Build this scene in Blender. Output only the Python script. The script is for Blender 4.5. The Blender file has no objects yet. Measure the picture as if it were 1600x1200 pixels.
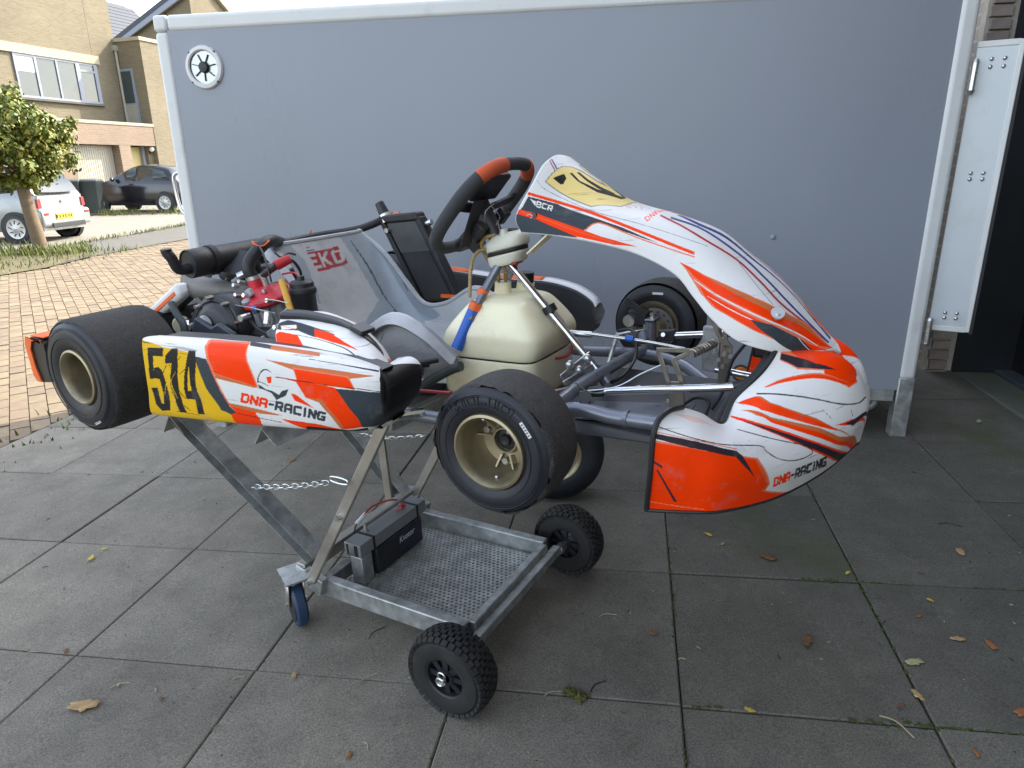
import bpy, math, random
import numpy as np
from mathutils import Matrix, Vector
random.seed(7)
S = bpy.context.scene
COL = S.collection
rad = math.radians

# ------------------------------------------------------------ camera, sky, sun, exposure
cd = bpy.data.cameras.new('camera'); cam = bpy.data.objects.new('camera', cd); COL.objects.link(cam)
cd.sensor_fit = 'HORIZONTAL'; cd.sensor_width = 36.0; cd.lens = 1060.0 / 1600.0 * 36.0
cd.clip_start = 0.05; cd.clip_end = 600.0
PITCH, ROLL = 0.3088, -0.0139
cam.matrix_world = (Matrix.Translation((0, 0, 1.359)) @ Matrix.Rotation(math.pi / 2 - PITCH, 4, 'X') @ Matrix.Rotation(ROLL, 4, 'Z'))
S.camera = cam
SUN_EL, SUN_AZ = rad(38), rad(50)
w = bpy.data.worlds.new('World'); S.world = w; w.use_nodes = True
nt = w.node_tree; bg = nt.nodes['Background']
sky = nt.nodes.new('ShaderNodeTexSky'); sky.sky_type = 'NISHITA'; sky.sun_disc = False
sky.sun_elevation = SUN_EL; sky.sun_rotation = SUN_AZ; sky.air_density = 1.0; sky.dust_density = 2.2; sky.ozone_density = 1.0
hs = nt.nodes.new('ShaderNodeHueSaturation'); hs.inputs['Saturation'].default_value = .53   # thin bright haze
nt.links.new(sky.outputs[0], hs.inputs['Color']); nt.links.new(hs.outputs[0], bg.inputs[0]); bg.inputs[1].default_value = 0.15
sd = bpy.data.lights.new('sun', 'SUN'); sun = bpy.data.objects.new('sun', sd); COL.objects.link(sun)
sd.energy = 2.0; sd.angle = rad(0.5); sd.color = (1.0, 0.93, 0.80)
sdir = Vector((math.cos(SUN_EL) * math.sin(SUN_AZ), math.cos(SUN_EL) * math.cos(SUN_AZ), math.sin(SUN_EL)))
sun.rotation_euler = sdir.to_track_quat('Z', 'Y').to_euler()
sun.location = (6, 6, 12)
S.view_settings.view_transform = 'Standard'; S.view_settings.look = 'None'
S.view_settings.exposure = 2.15; S.view_settings.gamma = 1.0; S.view_settings.use_curve_mapping = False
S.render.engine = 'CYCLES'
for k_, v_ in (('max_bounces', 6), ('diffuse_bounces', 4), ('glossy_bounces', 3), ('transmission_bounces', 4), ('transparent_max_bounces', 4), ('caustics_reflective', False), ('caustics_refractive', False)): setattr(S.cycles, k_, v_)

# ------------------------------------------------------------ frames
YAW = 0.1747
def M_ab(a=0, b=0, z=0, rz=0):      # street-aligned frame: a to the right, b away
    return Matrix.Rotation(-YAW, 4, 'Z') @ Matrix.Translation((a, b, z)) @ Matrix.Rotation(rz, 4, 'Z')
M_DRIVE = Matrix.Rotation(-0.0397, 4, 'Y') @ Matrix.Rotation(0.0068, 4, 'X')   # the driveway falls gently to the street
def M_drv(a=0, b=0, z=0, rz=0): return M_DRIVE @ M_ab(a, b, z, rz)
M_KART = M_DRIVE @ Matrix.Translation((0.2825, 1.7066, 0)) @ Matrix.Rotation(-rad(30), 4, 'Z')

# ------------------------------------------------------------ mesh helpers
def tag(o, label=None, cat=None, group=None, kind=None):
    for k, v in (('label', label), ('category', cat), ('group', group), ('kind', kind)):
        if v: o[k] = v
    return o
def empty(name, M, label=None, cat=None, group=None):
    o = bpy.data.objects.new(name, None); COL.objects.link(o); o.matrix_world = M; o.empty_display_size = 0.1
    return tag(o, label, cat, group)
def copy_tree(o, parent=None):
    c = o.copy(); COL.objects.link(c)
    if parent is not None: c.parent = parent
    for ch in list(o.children): copy_tree(ch, c)
    return c
def norm(v):
    v = np.asarray(v, float); return v / (np.linalg.norm(v) + 1e-12)
def frame_of(d):
    d = norm(d); a = np.array([0, 0, 1.0]) if abs(d[2]) < 0.9 else np.array([1.0, 0, 0])
    u = norm(np.cross(a, d)); return u, np.cross(d, u), d
def crs(P, t):
    P = np.asarray(P, float); m = len(P)
    Q = np.concatenate([2 * P[:1] - P[1:2], P, 2 * P[-1:] - P[-2:-1]], 0)
    s = np.clip(np.asarray(t, float), 0, 1) * (m - 1); i = np.minimum(s.astype(int), m - 2); f = s - i
    f = f.reshape((-1,) + (1,) * (P.ndim - 1))
    a, b, c, d = Q[i], Q[i + 1], Q[i + 2], Q[i + 3]
    return .5 * (2 * b + (c - a) * f + (2 * a - 5 * b + 4 * c - d) * f * f + (3 * b - a - 3 * c + d) * f ** 3)
def net(Cn, tu, tv):
    G = crs(Cn, tu); return np.swapaxes(crs(np.swapaxes(G, 0, 1), tv), 0, 1)
def smooth_path(pts, n=8): return crs(pts, np.linspace(0, 1, (len(pts) - 1) * n + 1)) if len(pts) > 2 else np.asarray(pts, float)

class MB:
    def __init__(s): s.v = []; s.f = []; s.m = []; s.cur = 0
    def add(s, V, Fc):
        o = len(s.v); s.v += [tuple(map(float, p)) for p in V]; s.f += [tuple(int(i) + o for i in q) for q in Fc]; s.m += [s.cur] * len(Fc); return s
    def box(s, c, d, R=None):
        hx, hy, hz = [q / 2 for q in d]
        V = np.array([[x, y, z] for x in (-hx, hx) for y in (-hy, hy) for z in (-hz, hz)])
        if R is not None: V = V @ np.array(R).T
        return s.add(V + np.asarray(c, float), [(0, 1, 3, 2), (4, 6, 7, 5), (0, 4, 5, 1), (2, 3, 7, 6), (0, 2, 6, 4), (1, 5, 7, 3)])
    def bar(s, p0, p1, wd, ht, up=(0, 0, 1)):       # box beam between two points
        p0 = np.asarray(p0, float); p1 = np.asarray(p1, float); d = norm(p1 - p0)
        u = norm(np.cross(up, d)); v = np.cross(d, u)
        return s.box((p0 + p1) / 2, (np.linalg.norm(p1 - p0), wd, ht), np.stack([d, u, v], 1))
    def tube(s, pts, r, n=10, caps=True, closed=False):
        P = np.asarray(pts, float); m = len(P); r = np.ones(m) * r
        T = np.gradient(P, axis=0) if not closed else np.roll(P, -1, 0) - np.roll(P, 1, 0)
        u, v, _ = frame_of(T[0]); V = []; th = np.linspace(0, 2 * np.pi, n, endpoint=False)
        for i in range(m):
            t = norm(T[i]); u = norm(u - t * (u @ t)); v = np.cross(t, u)
            V += [P[i] + r[i] * (math.cos(a) * u + math.sin(a) * v) for a in th]
        Fc = []
        for i in range(m if closed else m - 1):
            j = (i + 1) % m
            for k in range(n): Fc.append((i * n + k, i * n + (k + 1) % n, j * n + (k + 1) % n, j * n + k))
        if caps and not closed: Fc += [tuple(range(n))[::-1], tuple((m - 1) * n + k for k in range(n))]
        return s.add(V, Fc)
    def cyl(s, p0, p1, r0, r1=None, n=16): return s.tube([p0, p1], np.array([r0, r0 if r1 is None else r1]), n)
    def lathe(s, prof, p0, d, n=32, close=False):   # prof: (radius, axial)
        u, v, w_ = frame_of(d); p0 = np.asarray(p0, float); V = []; m = len(prof)
        for k in range(n):
            a = 2 * math.pi * k / n; e = math.cos(a) * u + math.sin(a) * v
            V += [p0 + e * r + w_ * h for r, h in prof]
        Fc = []
        for k in range(n):
            k2 = (k + 1) % n
            for i in range(m if close else m - 1):
                i2 = (i + 1) % m; Fc.append((k * m + i, k2 * m + i, k2 * m + i2, k * m + i2))
        return s.add(V, Fc)
    def prism(s, poly, o, ex, ey, t):               # polygon in (ex,ey) plane at o, extruded t along ex x ey
        o = np.asarray(o, float); ex = np.asarray(ex, float); ey = np.asarray(ey, float); ez = norm(np.cross(ex, ey)); n = len(poly)
        V = [o + ex * a + ey * b for a, b in poly] + [o + ex * a + ey * b + ez * t for a, b in poly]
        return s.add(V, [tuple(range(n))[::-1], tuple(range(n, 2 * n))] + [(i, (i + 1) % n, n + (i + 1) % n, n + i) for i in range(n)])
    def grid(s, G, flip=False):
        nu, nv = G.shape[:2]; Fc = []
        for i in range(nu - 1):
            for j in range(nv - 1):
                q = (i * nv + j, (i + 1) * nv + j, (i + 1) * nv + j + 1, i * nv + j + 1); Fc.append(q[::-1] if flip else q)
        return s.add(G.reshape(-1, 3), Fc)
    def sphere(s, c, r, n=12, m=8, sc=(1, 1, 1)):
        V = [np.asarray(c) + np.array(sc) * r * np.array([math.sin(t) * math.cos(p), math.sin(t) * math.sin(p), math.cos(t)]) for t in np.linspace(0.001, math.pi - .001, m + 1) for p in np.linspace(0, 2 * math.pi, n, endpoint=False)]
        return s.add(V, [(i * n + k, (i + 1) * n + k, (i + 1) * n + (k + 1) % n, i * n + (k + 1) % n) for i in range(m) for k in range(n)])
    def build(s, name, mat, parent=None, smooth=True, bevel=0, M=None, ang=35, seg=2, solid=0):
        me = bpy.data.meshes.new(name); me.from_pydata(s.v, [], s.f)
        for mm in (mat if isinstance(mat, (list, tuple)) else [mat]): me.materials.append(mm)
        if isinstance(mat, (list, tuple)): me.polygons.foreach_set('material_index', s.m)
        if smooth:
            me.polygons.foreach_set('use_smooth', [True] * len(me.polygons)); me.update()
            me.set_sharp_from_angle(angle=rad(ang))
        me.update()
        return link(name, me, parent, bevel, M, seg, solid)
def link(name, me, parent=None, bevel=0, M=None, seg=2, solid=0):
    o = bpy.data.objects.new(name, me); COL.objects.link(o)
    if parent is not None: o.parent = parent
    if M is not None: o.matrix_local = M
    if solid:
        d = o.modifiers.new('thickness', 'SOLIDIFY'); d.thickness = solid; d.offset = -1
    if bevel:
        b = o.modifiers.new('bevel', 'BEVEL'); b.width = bevel; b.segments = seg; b.limit_method = 'ANGLE'; b.angle_limit = rad(40); b.harden_normals = False
    return o

# ------------------------------------------------------------ materials
MATS = {}
def pm(name, col, rough=.5, metal=0., var=.12, vs=6., bump=0., bs=80., spec=.5, coat=0., dirt=None, ds=3., dth=.55, rvar=.15, trans=0., sub=0., attr=False, bdist=.002, detail=6., stretch=None):
    m = bpy.data.materials.new(name); m.use_nodes = True; n = m.node_tree.nodes; L = m.node_tree.links
    b = n['Principled BSDF']; b.inputs['Roughness'].default_value = rough; b.inputs['Metallic'].default_value = metal
    b.inputs['Specular IOR Level'].default_value = spec; b.inputs['Coat Weight'].default_value = coat; b.inputs['Coat Roughness'].default_value = .12
    b.inputs['Transmission Weight'].default_value = trans
    if sub: b.inputs['Subsurface Weight'].default_value = sub; b.inputs['Subsurface Radius'].default_value = (.02, .015, .008)
    tc = n.new('ShaderNodeTexCoord'); src = tc.outputs['Object']
    if stretch:
        mp = n.new('ShaderNodeMapping'); mp.inputs['Scale'].default_value = stretch; L.new(src, mp.inputs[0]); src = mp.outputs[0]
    nz = n.new('ShaderNodeTexNoise'); nz.inputs['Scale'].default_value = vs; nz.inputs['Detail'].default_value = detail; nz.inputs['Roughness'].default_value = .6; L.new(src, nz.inputs['Vector'])
    mr = n.new('ShaderNodeMapRange'); mr.inputs[1].default_value = .25; mr.inputs[2].default_value = .75; mr.inputs[3].default_value = 1 - var; mr.inputs[4].default_value = 1 + var; L.new(nz.outputs[0], mr.inputs[0])
    mx = n.new('ShaderNodeMix'); mx.data_type = 'RGBA'; mx.blend_type = 'MULTIPLY'; mx.inputs[0].default_value = 1.
    if attr:
        at = n.new('ShaderNodeVertexColor'); at.layer_name = 'paint'; L.new(at.outputs[0], mx.inputs[6])
    else: mx.inputs[6].default_value = (*col, 1)
    L.new(mr.outputs[0], mx.inputs[7]); out = mx.outputs[2]
    if dirt:
        n2 = n.new('ShaderNodeTexNoise'); n2.inputs['Scale'].default_value = ds; n2.inputs['Detail'].default_value = 8; n2.inputs['Roughness'].default_value = .7; L.new(src, n2.inputs['Vector'])
        m2 = n.new('ShaderNodeMapRange'); m2.inputs[1].default_value = dth; m2.inputs[2].default_value = dth + .16; m2.inputs[4].default_value = dirt[3] if len(dirt) > 3 else .6; L.new(n2.outputs[0], m2.inputs[0])
        x2 = n.new('ShaderNodeMix'); x2.data_type = 'RGBA'; L.new(m2.outputs[0], x2.inputs[0]); L.new(out, x2.inputs[6]); x2.inputs[7].default_value = (*dirt[:3], 1); out = x2.outputs[2]
    L.new(out, b.inputs['Base Color'])
    if rvar:
        r = n.new('ShaderNodeMapRange'); r.inputs[1].default_value = .3; r.inputs[2].default_value = .7; r.inputs[3].default_value = max(.02, rough - rvar * .5); r.inputs[4].default_value = min(1, rough + rvar * .5); L.new(nz.outputs[0], r.inputs[0]); L.new(r.outputs[0], b.inputs['Roughness'])
    if bump:
        n3 = n.new('ShaderNodeTexNoise'); n3.inputs['Scale'].default_value = bs; n3.inputs['Detail'].default_value = 5; L.new(src, n3.inputs['Vector'])
        bp = n.new('ShaderNodeBump'); bp.inputs['Strength'].default_value = bump; bp.inputs['Distance'].default_value = bdist; L.new(n3.outputs[0], bp.inputs['Height']); L.new(bp.outputs[0], b.inputs['Normal'])
    MATS[name] = m; return m
def brick_mat(name, c1, c2, mortar, bw=.21, bh=.065, rot=None, scale=1.):
    m = bpy.data.materials.new(name); m.use_nodes = True; n = m.node_tree.nodes; L = m.node_tree.links; b = n['Principled BSDF']; b.inputs['Roughness'].default_value = .85
    tc = n.new('ShaderNodeTexCoord'); sp = n.new('ShaderNodeSeparateXYZ'); L.new(tc.outputs['Object'], sp.inputs[0])
    ad = n.new('ShaderNodeMath'); L.new(sp.outputs[0], ad.inputs[0]); L.new(sp.outputs[1], ad.inputs[1])
    cb = n.new('ShaderNodeCombineXYZ'); L.new(ad.outputs[0], cb.inputs[0]); L.new(sp.outputs[2], cb.inputs[1])
    br = n.new('ShaderNodeTexBrick'); br.inputs['Scale'].default_value = 1; br.inputs['Brick Width'].default_value = bw; br.inputs['Row Height'].default_value = bh; br.inputs['Mortar Size'].default_value = .008; br.inputs['Bias'].default_value = 0
    br.inputs['Color1'].default_value = (*c1, 1); br.inputs['Color2'].default_value = (*c2, 1); br.inputs['Mortar'].default_value = (*mortar, 1); L.new(cb.outputs[0], br.inputs['Vector'])
    nz = n.new('ShaderNodeTexNoise'); nz.inputs['Scale'].default_value = .6; nz.inputs['Detail'].default_value = 6; L.new(tc.outputs['Object'], nz.inputs['Vector'])
    mr = n.new('ShaderNodeMapRange'); mr.inputs[3].default_value = .75; mr.inputs[4].default_value = 1.25; L.new(nz.outputs[0], mr.inputs[0])
    mx = n.new('ShaderNodeMix'); mx.data_type = 'RGBA'; mx.blend_type = 'MULTIPLY'; mx.inputs[0].default_value = 1; L.new(br.outputs['Color'], mx.inputs[6]); L.new(mr.outputs[0], mx.inputs[7]); L.new(mx.outputs[2], b.inputs['Base Color'])
    bp = n.new('ShaderNodeBump'); bp.inputs['Strength'].default_value = .6; bp.inputs['Distance'].default_value = .01; bp.invert = True; L.new(br.outputs['Fac'], bp.inputs['Height']); L.new(bp.outputs[0], b.inputs['Normal'])
    return m

mt = {}
def add(k, *a, **kw): mt[k] = pm(k, *a, **kw)
add('galvanised', (.46, .48, .47), .42, .7, .38, 26, dirt=(.24, .24, .215, .6), ds=8, dth=.5, bump=.15, bs=40)
add('raw_steel', (.45, .42, .37), .42, .8, .18, 10, dirt=(.30, .25, .19, .5), ds=6, dth=.52)
add('chrome', (.70, .71, .73), .14, 1., .05, 20, rvar=.1)
add('zinc', (.62, .63, .62), .3, .95, .1, 30)
add('frame_grey', (.20, .215, .25), .34, .55, .12, 20, coat=.3, dirt=(.05, .05, .055, .35), ds=14)
add('black_plastic', (.016, .017, .019), .45, 0, .2, 12, dirt=(.06, .055, .05, .5), ds=8, dth=.56, bump=.08, bs=160)
add('black_gloss', (.012, .013, .016), .25, 0, .1, 12)
add('black_rubber', (.014, .014, .015), .62, 0, .2, 10, bump=.15, bs=120)
add('tyre_side', (.0145, .016, .022), .5, 0, .2, 10, dirt=(.035, .034, .033, .5), ds=12, dth=.55, bump=.2, bs=90)
add('tyre_tread', (.042, .040, .038), .82, 0, .45, 60, dirt=(.13, .118, .10, .75), ds=190, dth=.54, bump=.8, bs=260, bdist=.004)
add('trolley_tyre', (.017, .0165, .016), .75, 0, .3, 20, dirt=(.05, .045, .036, .6), ds=10, dth=.52, bump=.3, bs=120)
add('rim_gold', (.36, .31, .20), .42, .75, .12, 14, dirt=(.14, .12, .085, .5), ds=10, dth=.55)
add('tank_plastic', (.93, .86, .60), .36, 0, .07, 7, sub=.4, dirt=(.56, .40, .17, .5), ds=4, dth=.58, coat=.15)
add('brake_bottle', (.74, .74, .62), .4, 0, .06, 8, sub=.3, dirt=(.55, .52, .35, .4), ds=10)
add('red_engine', (.56, .024, .038), .45, .15, .14, 12, bump=.2, bs=60, dirt=(.2, .02, .03, .5), ds=14)
add('cast_grey', (.36, .365, .37), .5, .3, .2, 16, bump=.35, bs=90, dirt=(.07, .065, .06, .6), ds=10, dth=.5)
add('engine_black', (.022, .023, .026), .42, .1, .2, 10, dirt=(.08, .07, .06, .5), ds=9, dth=.55)
add('exhaust_grey', (.15, .14, .13), .55, .3, .25, 9, dirt=(.16, .13, .10, .6), ds=6, bump=.2, bs=60)
add('exhaust_black', (.03, .031, .034), .5, .2, .2, 9, dirt=(.07, .065, .06, .5), ds=8)
add('hose_black', (.02, .02, .021), .5, 0, .15, 20)
add('hose_amber', (.42, .30, .10), .25, 0, .1, 20, trans=.25)
add('cable_red', (.35, .02, .025), .4, 0, .1, 20)
add('orange_bit', (.85, .14, .02), .45, 0, .08, 20)
add('blue_bit', (.02, .12, .52), .4, 0, .1, 20)
add('yellow_tube', (.62, .33, .03), .35, 0, .1, 20)
add('pedal_metal', (.30, .275, .23), .38, .85, .14, 26, dirt=(.14, .12, .10, .5), ds=12)
add('suede_grey', (.045, .047, .050), .85, 0, .2, 20, bump=.3, bs=300, dirt=(.10, .095, .09, .5), ds=9, dth=.55)
add('suede_orange', (.55, .095, .035), .8, 0, .15, 20, bump=.3, bs=300)
add('radiator_black', (.022, .023, .026), .5, .3, .2, 12, dirt=(.07, .065, .06, .5), ds=10)
add('livery', (1, 1, 1), .46, 0, .05, 6, attr=True, spec=.14, coat=.0, dirt=(.30, .27, .24, .30), ds=14, dth=.57, rvar=.2)
add('seat_cloth', (1, 1, 1), .36, .15, .10, 20, attr=True, dirt=(.20, .21, .22, .5), ds=7, dth=.56)
def weave(m):
    n = m.node_tree.nodes; L = m.node_tree.links; tc = n.new('ShaderNodeTexCoord'); wv = n.new('ShaderNodeTexWave'); wv.bands_direction = 'Y'; wv.inputs['Scale'].default_value = 110; wv.inputs['Distortion'].default_value = .6; wv.inputs['Detail'].default_value = 1; L.new(tc.outputs['Object'], wv.inputs['Vector'])
    bp = n.new('ShaderNodeBump'); bp.inputs['Strength'].default_value = .32; bp.inputs['Distance'].default_value = .0012; L.new(wv.outputs[1], bp.inputs['Height']); L.new(bp.outputs[0], n['Principled BSDF'].inputs['Normal'])
weave(mt['seat_cloth'])
add('white_plastic', (.72, .72, .71), .4, 0, .05, 8)
add('lens_amber', (.55, .17, .02), .15, 0, .1, 8, coat=.6)
add('trailer_panel', (.275, .300, .345), .30, 0, .06, 1.1, bump=.07, bs=5, bdist=.006, dirt=(.30, .32, .36, .22), ds=2.2, dth=.5, stretch=(1, 1, .22), spec=.45)
add('trailer_rail', (.70, .71, .69), .42, 0, .06, 4, dirt=(.48, .47, .42, .5), ds=6, dth=.58)
add('trailer_white', (.56, .60, .62), .35, .1, .05, 4, dirt=(.42, .42, .38, .4), ds=5)
add('slab', (.088, .087, .085), .82, 0, .22, 2.2, bump=.35, bs=260, bdist=.0015, dirt=(.125, .12, .112, .55), ds=3.2, dth=.53, detail=10)
add('slab_damp', (.058, .060, .059), .72, 0, .26, 2.4, bump=.35, bs=260, bdist=.0015, dirt=(.040, .052, .024, .7), ds=2.1, dth=.60, detail=10)
add('joint_soil', (.022, .021, .017), .95, 0, .4, 20, bump=.6, bs=90, dirt=(.035, .045, .012, .7), ds=6)
add('moss', (.055, .075, .014), .95, 0, .4, 40, bump=.8, bs=160)
add('street_base', (.17, .138, .088), .95, 0, .3, 6, bump=.5, bs=60)
for i, c in enumerate(((.218, .165, .103), (.205, .152, .098), (.232, .180, .112), (.190, .142, .094))): add('clinker_' + 'abcd'[i], c, .85, 0, .2, 9, bump=.4, bs=70, dirt=(.18, .15, .105, .5), ds=8)
add('path_grey', (.115, .11, .095), .9, 0, .25, 3, bump=.4, bs=50, dirt=(.10, .11, .05, .5), ds=2)
add('drive_pale', (.23, .21, .175), .9, 0, .15, 2, bump=.3, bs=40, dirt=(.18, .165, .13, .5), ds=1.2)
add('verge_soil', (.12, .10, .05), .95, 0, .3, 5, bump=.6, bs=40, dirt=(.11, .14, .03, .7), ds=3)
add('grass_blade', (.115, .135, .025), .7, 0, .4, 4)
add('leaf_green', (.12, .155, .022), .6, 0, .55, 5)
add('leaf_yellow', (.24, .22, .03), .6, 0, .4, 5)
add('bark', (.16, .115, .07), .9, 0, .3, 10, bump=.6, bs=50)
add('render_cream', (.40, .355, .255), .8, 0, .1, 2)
add('window_frame', (.25, .28, .34), .45, 0, .08, 6)
add('glass', (.045, .06, .06), .04, 0, .1, 2, spec=.8, rvar=0)
add('garage_white', (.36, .34, .275), .5, 0, .08, 3)
add('door_cream', (.48, .40, .17), .5, 0, .06, 3)
add('roof_slate', (.055, .06, .075), .6, 0, .2, 6, bump=.4, bs=30)
add('door_black', (.010, .0115, .0145), .42, 0, .2, 4, dirt=(.022, .023, .025, .5), ds=3)
add('stone_sill', (.13, .135, .11), .85, 0, .25, 4, dirt=(.09, .11, .04, .6), ds=4, dth=.5, bump=.4, bs=60)
add('sill_metal', (.15, .17, .20), .4, .5, .15, 8)
for i, c in enumerate(((.26, .205, .17), (.32, .26, .205), (.22, .18, .155), (.35, .29, .24))): add('wall_brick_' + 'abcd'[i], c, .9, 0, .25, 16, bump=.6, bs=60)
add('mortar', (.36, .325, .27), .95, 0, .2, 12, bump=.5, bs=90)
mt['house_brick'] = brick_mat('house_brick', (.215, .178, .113), (.170, .142, .09), (.225, .195, .135))
mt['house_brick_red'] = brick_mat('house_brick_red', (.25, .175, .12), (.205, .145, .105), (.27, .23, .17))
mt['right_brick'] = brick_mat('right_brick', (.28, .225, .185), (.34, .28, .22), (.40, .36, .30))
add('silver_paint', (.30, .31, .31), .28, .45, .04, 6, coat=.6)
add('dark_paint', (.018, .017, .024), .2, .3, .06, 6, coat=.8)
add('car_glass', (.02, .03, .032), .05, 0, .1, 3, spec=.8, rvar=0)
add('hubcap', (.50, .50, .49), .35, .5, .06, 8)
add('tail_red', (.32, .02, .02), .2, 0, .08, 6, coat=.5)
add('plate_yellow', (.75, .42, .02), .45, 0, .06, 10)
add('bin_green', (.022, .032, .030), .5, 0, .15, 5)
add('bin_lid', (.10, .115, .115), .5, 0, .15, 5)
for k, c in (('leaf_tan', (.42, .28, .13)), ('leaf_brown', (.17, .075, .035)), ('leaf_pale', (.40, .38, .20)), ('leaf_rust', (.30, .12, .04)), ('straw', (.40, .34, .20)), ('twig_dark', (.03, .025, .02)), ('moss_lump', (.085, .085, .02)), ('leaf_gold', (.55, .40, .05))): add(k, c, .8, 0, .3, 30, bump=.4, bs=200)

add('label_navy', (.012, .016, .035), .4, 0, .1, 12)
add('clamp_grey', (.26, .27, .27), .45, .3, .1, 14)
add('caster_blue', (.022, .050, .105), .5, 0, .15, 12, dirt=(.05, .06, .08, .5), ds=9)
add('seat_edge', (.34, .36, .37), .5, .2, .15, 30, bump=.4, bs=160)
add('frame_dark', (.06, .062, .068), .45, .2, .12, 20)
add('red_cap', (.45, .018, .025), .4, 0, .1, 14)
add('engine_navy', (.028, .034, .048), .38, .1, .15, 8, dirt=(.09, .085, .08, .4), ds=9)
add('hose_dark', (.045, .055, .055), .5, 0, .15, 14)
add('vent_metal', (.45, .46, .46), .3, .8, .3, 40)

def scuffs(m):      # rubber streaks and fine scratches on the race plastic
    n = m.node_tree.nodes; L = m.node_tree.links; b = n['Principled BSDF']; src = b.inputs['Base Color'].links[0].from_socket
    tc = n.new('ShaderNodeTexCoord'); out = src
    for sc, rot, th, col, st in (((3, 3, 70), (.1, .25, 0), .63, (.10, .095, .09), .55), ((5, 5, 120), (0, -.5, .2), .645, (.16, .15, .14), .5), ((60, 60, 60), (0, 0, 0), .70, (.12, .11, .10), .6)):
        mp = n.new('ShaderNodeMapping'); mp.inputs['Scale'].default_value = sc; mp.inputs['Rotation'].default_value = rot; L.new(tc.outputs['Object'], mp.inputs[0])
        z = n.new('ShaderNodeTexNoise'); z.inputs['Scale'].default_value = 1.6; z.inputs['Detail'].default_value = 5; z.inputs['Roughness'].default_value = .65; L.new(mp.outputs[0], z.inputs['Vector'])
        r = n.new('ShaderNodeMapRange'); r.inputs[1].default_value = th; r.inputs[2].default_value = th + .06; r.inputs[4].default_value = st; L.new(z.outputs[0], r.inputs[0])
        x = n.new('ShaderNodeMix'); x.data_type = 'RGBA'; L.new(r.outputs[0], x.inputs[0]); L.new(out, x.inputs[6]); x.inputs[7].default_value = (*col, 1); out = x.outputs[2]
    L.new(out, b.inputs['Base Color'])
scuffs(mt['livery'])

# ------------------------------------------------------------ ground, driveway, street
def sheet(name, poly, mat, kind='structure', parent=None, M=None):
    me = bpy.data.meshes.new(name); me.from_pydata([tuple(p) for p in poly], [], [tuple(range(len(poly)))]); me.materials.append(mat); me.update()
    o = link(name, me, parent, 0, M); 
    if kind: o['kind'] = kind
    return o
STR = lambda x, y, dz=0: (x, y, -.12 + .0095 * (y - 4) + dz)
g = sheet('ground', [STR(-200, -60, -.12), STR(200, -60, -.12), STR(200, 260, -.12), STR(-200, 260, -.12)], mt['verge_soil'])

AL, AR, B0, SZ = -3.425, 1.975, 2.07, .6          # slab grid of the driveway
drv = empty('driveway', M_drv()); drv['kind'] = 'structure'
MB().box(((AL + AR) / 2, 4.0, -.062), (AR - AL + .06, 16, .1)).build('driveway_bed', mt['joint_soil'], drv)
rs = random.Random(3)
slab_me = {}
def slab_mesh(key, mat):
    m = MB(); c = .5 * SZ - .0020; e = .004
    m.add([(-c, -c, -.045), (c, -c, -.045), (c, c, -.045), (-c, c, -.045), (-c, -c, -.003), (c, -c, -.003), (c, c, -.003), (-c, c, -.003), (-c + e, -c + e, 0), (c - e, -c + e, 0), (c - e, c - e, 0), (-c + e, c - e, 0)],
          [(0, 1, 5, 4), (1, 2, 6, 5), (2, 3, 7, 6), (3, 0, 4, 7), (4, 5, 9, 8), (5, 6, 10, 9), (6, 7, 11, 10), (7, 4, 8, 11), (8, 9, 10, 11)])
    me = bpy.data.meshes.new('slab'); me.from_pydata(m.v, [], m.f); me.materials.append(mat); me.update(); slab_me[key] = me
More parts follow.
